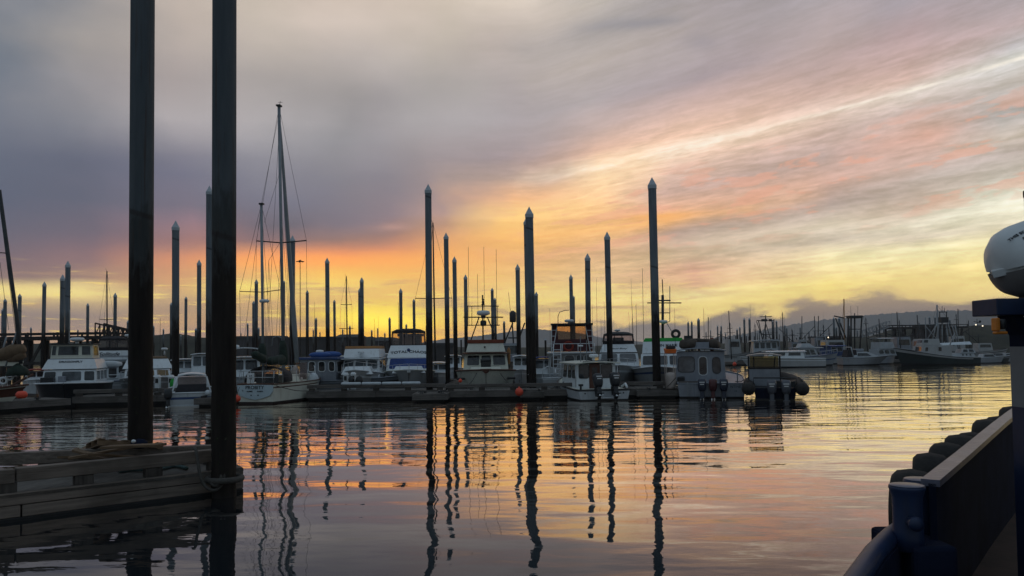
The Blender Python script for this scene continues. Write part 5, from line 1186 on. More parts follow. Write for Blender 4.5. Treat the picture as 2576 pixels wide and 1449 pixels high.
mb = MB(); mb.tube([(1.0, -1.2, .6), (.6, -1.25, .75), (.2, -1.2, .6)], .06, 8); mb.build('folded_net', M['white'], b.t)

# --- flybridge yacht with the smoked enclosure (bow to us)
b = Boat('motor_yacht', 'white flybridge yacht with a smoky domed enclosure and script name, behind the twin-outboard boat', 'motor yacht', 1556, 45.5, -90, 10, 'bow', GB)
b.hull(3.3, 1.1, 1.5, side='greyhull', stripe='white', rail='white', deck='white', full=.5, flare=.35, rake=1.0)
X = 4.8
fz0, fz1 = b.yz(1557, 886, X)[1], b.yz(1557, 866, X)[1]
c = b.cab('cabin', .8, 6.9, 1.0, 5.7, 2.6, 2.35, 1.2, fz0 - .03); b.win(c, 'F', .06, .4, .47, .92, 'glassblue'); b.win(c, 'F', .53, .4, .94, .92, 'glassblue'); b.win(c, 'P', .2, .5, .8, .9); b.win(c, 'S', .2, .5, .8, .9)
f = b.cab('flybridge', 1, 5.5, 1.2, 4.7, 2.35, 1.95, fz0, fz1); b.text(f, 'F', 'Nauti Buoy', .5, .45, .21, shear=.35, sx=1.1)
b.box('flybridge_visor', (4.0, -1.2, fz0 - .07), (5.75, 1.2, fz0 - .015), 'black')
zt = b.yz(1555, 834, X)[1]; b.canopy('flybridge_enclosure', 1.2, 4.7, 2.0, fz1 + .01, zt, frame='canvasblk', panel='vinyl2', top='dkmetal', n=3, bulge=.5, topw=.92, dome=.18, band=.18)
b.cab('seat_console', 2.4, 3.2, 2.5, 3.0, .8, .7, fz1, fz1 + .45, 'dkmetal'); b.radar(2.8, -.05, zt + .12, .2, .13, post=.08)
for px, pt in ((1585, 785), (1610, 745), (1607, 700)): q = b.yz(px, pt, 3.0); b.whip(3.0, max(-1.0, min(1.0, q[0])), fz1, q[1], lean=-.1, m='dkmetal')
b.rails(.4, .5)

# --- boat with the bright green canvas strip
b = Boat('motor_yacht', 'white boat with bright green canvas round its flybridge, behind the tallest pile', 'motor yacht', 1650, 43.5, -90, 9.5, 'bow', GB)
b.hull(3.0, 1.0, 1.45, side='greyhull', stripe='bluepaint', rail='white', deck='white', full=.5, flare=.3)
X = 4.6; zg, zf, zb_ = b.yz(1667, 850, X)[1], b.yz(1667, 859, X)[1], b.yz(1667, 889, X)[1]
ya, yb = b.yz(1618, 870, X)[0], b.yz(1721, 870, X)[0]; yc = (ya + yb) / 2; ww = abs(yb - ya)
c = b.cab('cabin', 1, 6.3, 1.1, 5.6, 2.5, 2.4, 1.0, zb_ - .03, yc=yc * .7); b.win(c, 'F', .05, .4, .32, .9); b.win(c, 'F', .37, .4, .64, .9); b.win(c, 'F', .69, .4, .95, .9)
f = b.cab('flybridge', 1.2, 5.0, 1.3, X, ww * 1.06, ww, zb_, zf, yc=yc); b.text(f, 'F', 'ANN MARIE', .56, .66, .24, bold=.004, sx=1.05)
b.cab('canvas_strip', 1.3, X + .01, 1.35, X - .1, ww * 1.0, ww * .9, zf + .003, zg, 'green', yc=yc)
def q_(px, py): return b.yz(px, py, 2.6)
b.tubes('mast', [[(2.6, q_(1667, 703)[0], q_(1667, 742)[1]), (2.6, q_(1666, 703)[0], q_(1666, 703)[1])]], .03, 'dkmetal'); b.tubes('mast', [[(2.6, q_(1667, 850)[0], zf), (2.6, q_(1667, 742)[0], q_(1667, 742)[1])]], .085, 'dkmetal')
for xa, xb, py, r in ((1650, 1687, 756, .05), (1628, 1714, 762, .04), (1652, 1686, 787, .03)): b.tubes('crossbar', [[(2.6, *q_(xa, py)), (2.6, *q_(xb, py))]], r, 'dkmetal')
b.tubes('mast_stay', [[(2.6, *q_(1685, 720)), (2.6, *q_(1685, 809))], [(2.6, *q_(1677, 812)), (2.6, *q_(1699, 850))], [(2.6, *q_(1670, 815)), (2.6, *q_(1685, 808))]], .025, 'mast')
yy, zz = q_(1669, 809); b.radar(2.75, yy, zz, .26, .2, post=.05)
mb = MB(); yy, zz = q_(1700, 840); mb.torus((2.6, yy, zz), .22, .09, 'X', 14, 8); mb.box((2.5, yy + .5, zf), (2.8, yy + 1.0, zf + .35)); mb.build('hauler_gear', M['dkmetal'], b.t)

# --- grey aluminium workboat with rolled inflatables on its roof (stern to us)
b = Boat('aluminium_workboat', 'grey aluminium cabin workboat with rolled dark inflatables on its roof, nearest the tallest pile', 'work boat', 1788, 38.6, 90, 8.5, 'stern', GB)
b.hull(3.3, .72, 1.15, side='alu', stripe='alu', rail='alu', deck='alu', tw=.97, full=.55, flare=.12, bottom='float', boot=.05)
X = 2.2; yl, zr = b.yz(1699, 885, X); yr = b.yz(1825, 885, X)[0]; ww = yl - yr; ym_ = (yl + yr) / 2
cb = b.cab('cabin', X, 6.2, X + .05, 6.0, ww, ww * .95, .72, zr, 'alu', yc=ym_)
b.win(cb, 'A', .04, .32, .37, .82, 'glassblue', 'black', rnd=.2); b.win(cb, 'A', .47, .22, .63, .82, 'glass', 'white', name='door_window', rnd=.15); b.win(cb, 'A', .75, .27, .90, .80, 'glass', 'black', rnd=.2); b.win(cb, 'P', .1, .4, .5, .85)
o = b.roof('cabin_roof', X - .2, 6.3, ww * 1.03, zr, .06, 'alu', .14); o.location.y = ym_
def roll(px0, px1, py, r, x, m='browncanvas'):
    a, q = b.yz(px0, py, x), b.yz(px1, py, x); mb = MB(); n = 8; pts = []; rs = []
    for i in range(n + 1): u = i / n; pts.append((x + .04 * math.sin(9 * u), a[0] + (q[0] - a[0]) * u, a[1] + .03 * math.sin(7 * u + px0))); rs.append(r * (.75 if i in (0, n) else 1 + .12 * math.sin(5.3 * i + px0)))
    mb.tube(pts, rs, 10); return mb.build('rolled_inflatable', M[m], b.t)
M['oldrub'] = mat('weathered_brown_rubber', (0.065, 0.05, 0.04), 0.8, 0, 0.35, 3.0)
roll(1711, 1752, 866, .24, 3.0, 'oldrub'); roll(1783, 1810, 866, .23, 3.0, 'oldrub'); roll(1715, 1805, 858, .12, 3.5, 'oldrub'); a = b.yz(1747, 861, 2.9); q = b.yz(1784, 875, 2.9); b.box('roof_locker', (2.9, q[0], q[1]), (3.4, a[0], a[1]), 'alu')
for px in (1788, 1790): pass
b.box('exhaust_stack', (4.0, b.yz(1795, 850, 4)[0], zr), (4.25, b.yz(1786, 850, 4)[0], b.yz(1790, 850, 4)[1]), 'brickred')
for px, pt in ((1770, 775), (1697, 775)): q = b.yz(px, pt, 3); b.whip(3, q[0], zr, q[1], m='dkmetal')
zt = .95; b.outboard(b.yz(1766, 950, 0)[0], zt, 1.15, 'motorblue', 4, -.1, 'inkwhite'); b.outboard(b.yz(1793, 950, 0)[0], zt - .02, 1.1, 'motorred', 4, -.1, None, 'dull red spare outboard between the two dark blue ones'); b.outboard(b.yz(1820, 950, 0)[0], zt, 1.15, 'motorblue', 4, -.1, 'inkwhite')
mb = MB(); yy = b.yz(1730, 970, -.1)[0]; mb.box((-.06, yy - .03, .1), (-.03, yy + .03, .78))
for z in (.25, .42, .6): mb.box((-.05, yy - .22, z), (-.04, yy + .22, z + .025))
mb.build('boarding_ladder', M['mast'], b.t)
t_ = text_mesh('NTINE', .17, M['ink'], b.t, 'name_lettering'); t_.matrix_local = Matrix(((0, 0, -1, -.012), (-1, 0, 0, b.yz(1850, 950, 0)[0]), (0, 1, 0, .56), (0, 0, 0, 1)))
t_ = text_mesh('16', .13, M['ink'], b.t, 'name_lettering'); t_.matrix_local = Matrix(((0, 0, -1, -.012), (-1, 0, 0, b.yz(1850, 950, 0)[0]), (0, 1, 0, .36), (0, 0, 0, 1)))
mb = MB(); mb.tube([(1.2, b.yz(1855, 930, 1)[0], .7), (1.2, b.yz(1855, 930, 1)[0], 1.15), (1.2, b.yz(1858, 930, 1)[0], 1.25), (1.2, b.yz(1862, 930, 1)[0], 1.25)], .03, 6); mb.build('davit', M['mast'], b.t)
mb = MB(); mb.box((1.2, b.yz(1722, 940, 1.2)[0], .72), (1.7, b.yz(1703, 940, 1.2)[0], 1.0)); mb.build('cargo_pile', M['black'], b.t, .06)

# --- orange crate and tote on a stand, on the float beside the grey boat
c = P(1686, 950, 39.6); t = thing('pot_stand', 'pale pole stand on the float carrying an orange crate, beside the grey workboat', 'stand', (c.x, c.y, .44), 0)
zt = P(1686, 889, 39.6).z - .44; mb = MB()
for x in (-.22, .22):
    for y in (-.2, .2): mb.tube([(x, y, 0), (x, y, zt)], .018, 6)
mb.build('pole_frame', M['tote'], t)
c2 = P(1686, 889, 39.6); t2 = thing('orange_crate', 'bright orange crate with dark gear in it on top of the pole stand', 'crate', (c2.x, c2.y, zt + .44), 0)
mb = MB(); mb.hexa([(-.24, -.22, .0), (.24, -.22, .0), (.24, .22, .0), (-.24, .22, .0), (-.28, -.26, .2), (.28, -.26, .2), (.28, .26, .26), (-.28, .26, .26)]); mb.build('body', M['orangep'], t2, .01)
mb = MB(); mb.box((-.2, -.2, .205), (.22, .18, .38)); mb.build('gear', M['black'], t2, .04)
c3 = P(1686, 930, 39.6); mb = MB(); mb.lathe([(.20, 0), (.23, .1), (.24, .6), (.22, .78), (.1, .8)], 14); o = mb.build('plastic_barrel', M['tote']); o.location = (c3.x, 39.6, .44); tag(o, 'pale translucent plastic barrel standing inside the pole stand', 'barrel')

# --- rigid inflatable at the right end
b = Boat('rigid_inflatable', 'dark rigid inflatable with framed hardtop and two grey outboards', 'inflatable boat', 1948, 36.9, 91, 7.5, 'stern', GB)
b.hull(2.0, .55, .85, side='navydark', stripe='navydark', rail=None, deck='dkmetal', tw=.95, full=.5, bottom='black')
for sg in (1, -1):
    mb = MB(); pts = [(-.75, sg * 1.18, .52), (-.6, sg * 1.18, .52), (-.15, sg * 1.18, .52), (4.0, sg * 1.2, .56), (5.6, sg * 1.0, .66), (6.8, sg * .5, .8), (7.4, 0, .86)]; mb.tube(pts, [.06, .24, .31, .31, .30, .28, .27], 14); o = mb.build('buoyancy_tube', M['rubber'], b.t)
    mb = MB(); mb.tube([(0, sg * 1.2, .86), (2, sg * 1.22, .88), (4, sg * 1.22, .9)], .03, 6); mb.build('grab_line', M['ropeb'], b.t)
X = 1.8; yl, zt = b.yz(1882, 897, X); yr = b.yz(1962, 897, X)[0]; zb_ = b.yz(1920, 928, X)[1]; zc_ = b.yz(1920, 902, X)[1]
con = b.cab('console', X, X + 1.2, X, X + 1.1, yl - yr, yl - yr, .55, zb_, 'alu', yc=(yl + yr) / 2)
o = b.roof('hardtop', X - .5, X + 1.7, (yl - yr) * 1.13, zt, .05, 'tote', .1); o.location.y = (yl + yr) / 2
b.tubes('hardtop_post', [[(X, yl, .6), (X, yl, zt)], [(X, yr, .6), (X, yr, zt)], [(X + 1.3, yl, .6), (X + 1.2, yl, zt)], [(X + 1.3, yr, .6), (X + 1.2, yr, zt)], [(X, b.yz(1896, 900, X)[0], zb_), (X, b.yz(1896, 900, X)[0], zt)], [(X, b.yz(1946, 900, X)[0], zb_), (X, b.yz(1950, 900, X)[0], zt)], [(X, yl, zb_ + .02), (X, yr, zb_ + .02)]], .028, 'canvasblk')
mb = MB(); mb.slab([(X + 1.1, yl - .05, zb_), (X + 1.1, yr + .05, zb_), (X + 1.1, yr + .05, zt), (X + 1.1, yl - .05, zt)], (.01, 0, 0)); mb.build('windscreen', M['yglass'], b.t)
b.outboard(b.yz(1941, 960, 0)[0], .93, 1.2, 'motorgrey', 3, -.1, 'inkwhite'); b.outboard(b.yz(1977, 960, 0)[0], .93, 1.2, 'motorgrey', 3, -.1, 'inkwhite')
mb = MB(); mb.tube([(.1, .95, .6), (.1, .95, 1.02), (.1, -.95, 1.02), (.1, -.95, .6)], .03, 6); mb.box((.3, -.9, .56), (.8, .2, .86)); mb.build('stern_frame', M['dkmetal'], b.t)

# --- ketch
b = Boat('ketch', 'white two-masted ketch with PROBITY on its pale blue transom and dark green sail covers', 'sailing boat', 643, 38.4, 66.5, 7.6, 'stern', GB)
M['transom'] = mat('pale_blue_transom', (0.42, 0.52, 0.57), 0.45, 0, 0.06, 2.0)
b.hull(3.0, .95, 1.02, side='cream', stripe='brown', rail='brown', deck='cream', tw=.61, full=.52, flare=.14, rake=.7, bottom='bottompaint', stripe_at=(.80, .86), raild=.03, boot=.05, power=2.4)
# heart-shaped transom board with the name
hw = .90; tp = [(-hw, .90), (-hw * .98, .62), (-hw * .80, .40), (-hw * .45, .29), (0, .20), (hw * .45, .29), (hw * .80, .40), (hw * .98, .62), (hw, .90), (hw * .5, .925), (0, .93), (-hw * .5, .925)]
mb = MB(); mb.slab([(-.015, y_, z_) for y_, z_ in tp], (-.05, 0, 0)); tr = mb.build('transom', M['transom'], b.t, .01)
def ttext(s_, size, y_, z_, bold=.002):
    t_ = text_mesh(s_, size, M['ink'], tr, 'name_lettering', bold=bold); t_.matrix_local = Matrix(((0, 0, -1, -.072), (-1, 0, 0, y_), (0, 1, 0, z_), (0, 0, 0, 1)))
ttext('PROBITY', .235, .02, .80, .003); ttext('HOMER', .085, .27, .615, .003); ttext('ALASKA', .085, -.25, .615, .003)
mb = MB()
for y_, z_ in ((.62, .66), (.2, .43), (-.15, .43)): mb.lathe([(.04, 0), (.042, .01), (.02, .015)], 10, (-.065, y_, z_), None, 'X')
mb.build('exhaust_port', M['black'], b.t)
b.box('toe_rail_cap', (-.03, -.9, .93), (.08, .9, 1.0), 'brown')
b.cab('coachroof', 2.4, 6.0, 2.5, 5.7, 1.6, 1.3, .94, 1.3, 'cream')
mb = MB(); n = 10; o = []
for x, f_, zz in ((1.0, 1.0, 1.0), (2.6, .82, 1.0)):
    for i in range(n + 1): a = math.pi * i / n; o.append((x + .25 * math.sin(a), 1.02 * f_ * math.cos(a), zz + .82 * f_ * math.sin(a) ** .7))
k = n + 1
mb.add(o, [(i, i + 1, k + i + 1, k + i) for i in range(n)], smooth=True); dg_ = mb.build('dodger', M['canvasblk'], b.t)
sm = dg_.modifiers.new('thick', 'SOLIDIFY'); sm.thickness = .02
mb = MB()
for ya, yb in ((.75, .25), (.12, -.55)): mb.slab([(1.25, ya, 1.12), (1.25, yb, 1.12), (1.25, yb * .95, 1.62), (1.25, ya * .9, 1.62 if yb < 0 else 1.5)], (.012, 0, 0))
mb.build('dodger_window', M['vinyl2'], b.t)
mb = MB(); mb.slab([(.25, .55, 1.0), (.25, .18, 1.0), (.25, .18, 1.5), (.25, .55, 1.5)], (.02, 0, 0)); bd = mb.build('lee_board_sign', M['white'], b.t)
t_ = text_mesh('E', .26, M['ink'], bd, 'lettering', bold=.008); t_.matrix_local = Matrix(((0, 0, -1, .246), (-1, 0, 0, .36), (0, 1, 0, 1.28), (0, 0, 0, 1)))
for ya, yb in ((.12, -.25), (-.35, -1.0)):
    mb = MB(); mb.slab([(.32, ya, 1.0), (.32, yb, 1.0), (.32, yb, 1.42), (.32, ya, 1.45)], (.02, 0, 0)); mb.build('weather_cloth', M['dkmetal'], b.t)
b.tubes('stern_pulpit', [[(.9, 1.0, .98), (.85, 1.0, 1.55), (.1, .9, 1.58), (.1, -.9, 1.58), (.85, -1.0, 1.55), (.9, -1.0, .98)], [(.1, .85, .98), (.1, .88, 1.58)], [(.1, -.85, .98), (.1, -.88, 1.58)], [(.1, .3, .98), (.1, .3, 1.58)], [(.1, -.3, .98), (.1, -.3, 1.58)], [(.1, .9, 1.28), (.1, -.9, 1.28)]], .016)
b.tubes('bow_pulpit', [[(5.4, -1.05, .98), (5.5, -.98, 1.65), (7.3, -.25, 1.75), (7.6, 0, 1.75), (7.3, .25, 1.75), (5.5, .98, 1.65), (5.4, 1.05, .98)], [(6.3, -.75, .98), (6.4, -.68, 1.7)], [(7.0, -.3, .98), (7.2, -.3, 1.73)], [(6.3, .75, .98), (6.4, .68, 1.7)]], .02, 'white')
b.tubes('lifeline', [[(.9, sg * 1.0, z_), (2.2, sg * 1.2, z_), (3.8, sg * 1.25, z_), (5.4, sg * 1.05, z_)] for sg in (1, -1) for z_ in (1.28, 1.55)], .006, 'wire', 5)
b.tubes('stanchion', [[(x, sg * 1.2, .95), (x, sg * 1.2, 1.56)] for x in (2.2, 3.8) for sg in (1, -1)], .012)
def wb(px, py, D): return b.loc(P(px, py, D))
Dm, Dz = 42.3, 39.8
mt, mbm = wb(702, 268, Dm), wb(713.5, 935, Dm); mbm.z = .95
zt_, zb2 = wb(657.5, 514, Dz), wb(662.5, 945, Dz); zb2.z = .95
main = b.tubes('main_mast', [[mbm, mbm.lerp(mt, .5), mt]], .085, 'mast', 10); miz = b.tubes('mizzen_mast', [[zb2, zt_]], .07, 'mast', 10)
mb = MB(); mb.box((mt.x - .15, mt.y - .12, mt.z), (mt.x + .15, mt.y + .12, mt.z + .08)); mb.tube([mt, mt + Vector((0, -.08, .3))], .012, 5); mb.tube([mt + Vector((0, -.2, .22)), mt + Vector((0, .05, .22))], .01, 5); mb.build('masthead', M['dkmetal'], main)
mb = MB(); mb.box((zt_.x - .1, zt_.y - .12, zt_.z - .02), (zt_.x + .1, zt_.y + .1, zt_.z + .06)); mb.build('masthead', M['dkmetal'], miz)
sl_, sm_, sr_ = wb(645, 606, Dm), wb(706.5, 607, Dm), wb(771, 605, Dm); b.tubes('spreader', [[sl_, sm_ - Vector((0, 0, .08)), sr_]], .035, 'dkmetal')
ml, mr = wb(603, 733, Dz), wb(706, 729, Dz); b.tubes('spreader', [[ml, wb(661, 735, Dz), mr]], .022, 'dkmetal')
bow = wb(751, 938, 44.0); bow.z = 1.0
fs0, fs1 = wb(703, 290, Dm + .4), wb(747, 912, 43.8)
mb = MB(); mb.tube([fs1, fs1.lerp(fs0, .12), fs1.lerp(fs0, .5), fs1.lerp(fs0, .9), fs0], [.12, .15, .12, .07, .04], 8); mb.build('furled_jib', M['mast'], b.t)
st = [[mt, sl_], [mt, sr_], [sl_, wb(641, 960, Dm)], [sr_, wb(773, 960, Dm)], [wb(704, 290, Dm), wb(668, 945, 39.0)], [wb(705, 430, Dm), wb(665, 560, Dz)], [sm_, wb(690, 950, Dm)], [sm_, wb(728, 950, Dm)], [wb(704, 470, Dm), wb(735, 930, 43.5)], [wb(702.5, 280, Dm), wb(735, 930, 43)],
      [zt_, ml], [zt_, mr], [ml, wb(607, 955, Dz)], [mr, wb(700, 955, Dz)], [zt_, wb(601, 960, 38.6)], [zt_, wb(687, 945, Dz)], [zt_, wb(672, 950, 40)], [zt_, wb(703, 280, Dm)], [sm_, wb(676, 655, 41)], [wb(676, 655, 41), wb(690, 935, 41)], [wb(676, 655, 41), wb(668, 935, 41)]]
b.tubes('rigging', st, .009, 'wire', 5)
yy = wb(665, 757, Dz); mb = MB(); mb.lathe([(.2, -.08), (.24, -.03), (.24, .04), (.15, .08), (.01, .09)], 16, (yy.x, yy.y, yy.z)); mb.build('radar_dome', M['white'], miz)
def cover(p, q, r0, r1, name, hump=None):
    mb = MB(); pts = [p, p.lerp(q, .15), p.lerp(q, .5), p.lerp(q, .85), q]; mb.tube(pts, [r0 * .6, r0, (r0 + r1) / 2 * .95, r1, r1 * .6], 10)
    if hump: h0, h1, rr = hump; mb.tube([h0, h0.lerp(h1, .2), h0.lerp(h1, .7), h1], [rr * .7, rr, rr * .8, rr * .45], 10)
    return mb.build(name, M['dkgreen'], b.t)
cover(wb(637, 890, 38.6), wb(668, 906, Dz), .2, .22, 'mizzen_sail_cover', (wb(661, 908, Dz), wb(659, 864, Dz), .26)); cover(wb(672, 910, 40.4), wb(714, 903, Dm), .2, .26, 'main_sail_cover', (wb(713, 918, Dm), wb(711, 857, Dm), .27))
mb = MB(); c_ = wb(742, 935, 42.5); mb.lathe([(.02, -.28), (.2, -.2), (.24, 0), (.12, .25), (.02, .35)], 10, c_); c_ = wb(752, 955, 42.3); mb.lathe([(.02, -.22), (.2, -.15), (.2, .1), (.02, .2)], 9, c_); mb.build('deck_bag', M['tote'], b.t)
mb = MB(); c_ = wb(788, 955, 43.0); mb.ball(c_, .3, 12, None, 1.3); mb.build('bow_fender', M['fender'], b.t)
mb = MB(); c_ = wb(762, 940, 42.5); mb.slab([c_ + Vector((-.4, 0, -.3)), c_ + Vector((.6, 0, -.3)), c_ + Vector((.6, 0, .6)), c_ + Vector((-.4, 0, .6))], (0, .012, 0)); mb.build('netting', M['vinyl'], b.t)
b.tubes('radar_arch', [[wb(684, 870, 43), wb(686, 850, 43), wb(697, 845, 43), wb(708, 850, 43), wb(709, 870, 43)]], .03, 'mast')

# --- grey boat with blue roof and kayaks (side on)
b = Boat('aluminium_cruiser', 'grey metal cruiser with a blue roof carrying blue kayaks, behind the bow of the ketch', 'motor boat', 752, 45.8, -6, 6.0, 'stern', GB)
b.hull(2.4, .8, 1.05, side='alu', stripe='dkmetal', rail='alu', deck='alu', flare=.15)
x0, x1 = b.ats(752, 920, -1.0).x, b.ats(846, 920, -1.0).x; zr, zb_ = b.ats(800, 905, -1.0).z, .85
cb = b.cab('cabin', x0, x1, x0 + .05, x1 - .08, 2.0, 1.9, zb_, zr, 'alu')
for px0, px1 in ((776, 792), (802, 818), (829, 846)):
    u0 = (b.ats(px0, 920, -1).x - x0) / (x1 - x0); u1 = min(.97, (b.ats(px1, 920, -1).x - x0) / (x1 - x0)); b.win(cb, 'S', u0, .45, u1, .90, 'glass', 'white', .035, rnd=.2)
b.win(cb, 'F', .1, .4, .9, .9); b.win(cb, 'A', .1, .4, .9, .9)
b.box('cabin_roof', (x0 - .25, -1.1, zr), (x1 + .1, 1.1, zr + .14), 'bluepaint', .03)
def kayak(px0, px1, py, D, r, label):
    a, q = P(px0, py, D), P(px1, py, D); mb = MB(); d = q - a; mb.tube([(0, 0, 0), d * .12, d * .3, d * .7, d * .88, d], [.03, r * .75, r, r, r * .75, .03], 10); o = mb.build('kayak', M['kayak']); o.location = a; tag(o, label, 'kayak', 'kayaks on the blue roof')
M['kayak'] = mat('blue_kayak_plastic', (0.03, 0.09, 0.30), 0.45, 0, 0.15, 2.0)
kayak(777, 833, 893, 45.5, .17, 'long blue kayak on the front edge of the blue roof'); kayak(806, 860, 892, 46.0, .19, 'blue kayak poking out at the right end of the blue roof')
b.tubes('side_ladder', [[(x1 + .3, -1.1, .9), (x1 + .35, -1.1, 1.6), (x1 + .8, -1.0, 1.6), (x1 + .8, -1.0, .9)]], .02, 'tote'); b.radar(1.2, .1, zr + .45, .22, .2, post=.25)

# --- yacht with the enclosed wheelhouse (bow to us, seen from its port bow)
b = Boat('wheelhouse_yacht', 'black-hulled yacht lettered DRAGONFLY with a boxy grey wheelhouse on top', 'motor yacht', 160, 39.6, -102, 5.2, 'bow', GB)
b.hull(3.3, .95, 1.08, side='black', stripe='black', rail='white', deck='white', full=.6, flare=.2, power=3.0, rake=.4, raild=.045)
def wq(px, py, x): return b.at(px, py, x)
X = 3.9; p = [wq(px, 900, X).y for px in (104, 203)]
pz = lambda y: wq(155, y, X).z
lo = b.cab('cabin', .9, X + .1, .9, X - .1, 2.5, 2.4, .95, pz(931)); 
for u0, u1, m_ in ((.03, .24, 'glass'), (.36, .72, 'glassblue'), (.78, .97, 'glass')): b.win(lo, 'F', u0, .25, u1, .88, m_, 'white')
for u in (.05, .38, .7): b.win(lo, 'P', u, .3, u + .26, .88, 'glass', 'white')
f = b.cab('flybridge', .9, X, 1.0, X - .35, 2.55, 2.15, pz(929), pz(904)); b.text(f, 'F', 'DRAGONFLY', .5, .72, .16, bold=.004, sx=1.15)
wh = b.cab('wheelhouse', 1.6, X - .45, 1.7, X - .6, 1.98, 1.86, pz(903), pz(867), 'cream')
b.win(wh, 'F', .02, .25, .12, .9, 'glass', 'cream', rnd=.03); b.win(wh, 'F', .17, .25, .66, .88, 'glass', 'cream', rnd=.03); b.win(wh, 'F', .74, .25, .95, .88, 'glass', 'cream', rnd=.03); b.win(wh, 'P', .12, .2, .8, .88, 'yglass', 'cream', rnd=.08); b.win(wh, 'S', .2, .2, .8, .88)
b.box('wheelhouse_roof', (1.5, -1.05, pz(867)), (X - .4, 1.05, pz(867) + .05), 'dkmetal'); b.box('teal_trim', (1.5, -1.03, pz(903) - .03), (X - .4, 1.03, pz(903) - .002), 'bluepaint')
b.radar(X - 1.2, .1, pz(853), .35, .2, post=.15); q = wq(158, 730, 3); b.whip(2.6, -.3, pz(866), q.z - 1, m='white')
b.box('deck_locker', (4.05, -1.2, 1.0), (4.45, -.6, 1.35), 'black'); b.box('deck_locker', (4.1, -.4, 1.0), (4.5, -.1, 1.4), 'alu')

# --- script-lettered yacht (stern to us) with the inflatable
b = Boat('motor_yacht', 'white yacht with Solitude in script under a black arched enclosure, beside the thick near pile', 'motor yacht', 285, 45.2, 90, 9.5, 'stern', GB)
b.hull(3.0, .95, 1.5, side='white', stripe='white', rail='bluepaint', deck='white', tw=.95)
X = 2.2; pz = lambda y: b.at(285, y, X).z; ya, yb = b.at(244, 890, X).y, b.at(326, 890, X).y; ww = ya - yb; yc = (ya + yb) / 2
h = b.cab('deckhouse', X + .3, 7.5, X + .3, 7.0, ww * 1.05, ww, 1.0, pz(906), yc=yc); b.win(h, 'A', .05, .3, .3, .9, 'glass', 'white'); b.win(h, 'A', .36, .05, .6, .92, 'glass', 'white', name='door'); b.win(h, 'A', .66, .3, .95, .9, 'glass', 'white')
f = b.cab('flybridge', X - .3, 6.2, X - .2, 6.0, ww * 1.06, ww, pz(905), pz(882), yc=yc); b.text(f, 'A', 'Solitude', .36, .62, .27, shear=.4, bold=.004, sx=1.25)
b.box('stripe_trim', (X - .33, yb - .05, pz(897)), (X - .29, ya + .05, pz(895)), 'alu', 0)
e = b.canopy('flybridge_enclosure', X - .2, X + 3.2, ww, pz(881.5), pz(846), panel='vinyl', n=3, bulge=-.35, topw=.86, dome=.18, band=.15); e.location.y = yc
b.radar(X + 1.6, yc - .8, pz(843), .2, .16, post=.05)
b.box('swim_platform', (-.7, -1.4, .45), (-.02, 1.4, .5), 'white'); b.tubes('stern_rail', [[(0.05, 1.4, 1.0), (.05, 1.4, 1.3), (.05, -1.4, 1.3), (.05, -1.4, 1.0)]], .02, 'white')
dn = thing('dinghy', 'grey inflatable dinghy hung across the stern of the script-lettered yacht', 'dinghy', P(268, 917, 44.4), 0)
mb = MB(); mb.tube([(-.75, .1, .02), (-.6, -.25, .04), (0, -.3, .05), (.55, -.22, .04), (.75, .15, .02)], [.1, .17, .18, .17, .1], 10); mb.build('buoyancy_tube', M['fender'], dn)
mb = MB(); mb.hexa([(-.55, -.1, -.22), (.55, -.1, -.22), (.55, .3, -.15), (-.55, .3, -.15), (-.65, -.2, 0), (.65, -.2, 0), (.65, .3, 0), (-.65, .3, 0)]); mb.build('floor', M['alu'], dn)

# --- brown-striped cruiser between the thick piles (bow to us)
b = Boat('motor_yacht', 'white cruiser with a brown-striped flybridge, half hidden by a thick near pile', 'motor yacht', 372, 42.6, -90, 8.5, 'bow', GB)
b.hull(2.95, .95, 1.25, side='greyhull', stripe='white', rail='white', deck='white', full=.55, flare=.3)
X = 5.0; pz = lambda y: b.at(372, y, X).z
c = b.cab('cabin', .8, 6.4, .9, 5.6, 2.5, 2.3, 1.0, pz(929)); b.win(c, 'F', .05, .35, .30, .92, 'glass'); b.win(c, 'F', .36, .35, .64, .92, 'yglass'); b.win(c, 'F', .70, .35, .95, .92, 'yglass')
f = b.cab('flybridge', .9, 5.6, 1.0, X - .1, 2.62, 2.15, pz(927), pz(903)); b.cab('canvas_strip', 1, X - .1, 1, X - .2, 2.1, 2.0, pz(902.8), pz(897), 'browncanvas'); b.rails(.4, .5)
b.whip(3.4, -.7, pz(900), pz(835), r=.03); b.radar(3.4, .9, pz(878), .18, .15, post=.3)

# --- small hardtop boat (stern to us)
b = Boat('small_cruiser', 'small white hardtop boat with black canvas back, between the thick near piles', 'motor boat', 480, 37.8, 90, 5.2, 'stern', GB)
b.hull(2.15, .62, .85, side='white', stripe='bluepaint', rail='white', deck='white', tw=.95, stripe_at=(.5, .68), bottom='fender', boot=.06)
pz = lambda y, x=1.0: b.at(480, y, x).z; yl = b.at(447, 945, 1.0).y; yr = b.at(519, 945, 1.0).y
o = b.roof('hardtop', .7, 3.2, yl - yr, pz(946), .05, 'white', .09); o.location.y = (yl + yr) / 2
mb = MB(); mb.slab([(.75, yl - .02, pz(966)), (.75, yr, pz(966)), (.72, yr, pz(986)), (.72, yl + .12, pz(986))], (.02, 0, 0)); mb.build('canvas_back', M['canvasblk'], b.t)
b.tubes('hardtop_post', [[(.75, yl, pz(947)), (.75, yl + .25, pz(986))], [(.75, yr, pz(947)), (.75, yr - .2, pz(986))]], .04, 'white'); mb = MB(); mb.slab([(.78, yl, pz(949)), (.78, yr, pz(949)), (.78, yr, pz(966)), (.78, yl, pz(966))], (.01, 0, 0)); mb.build('clear_panel', M['vinyl'], b.t)
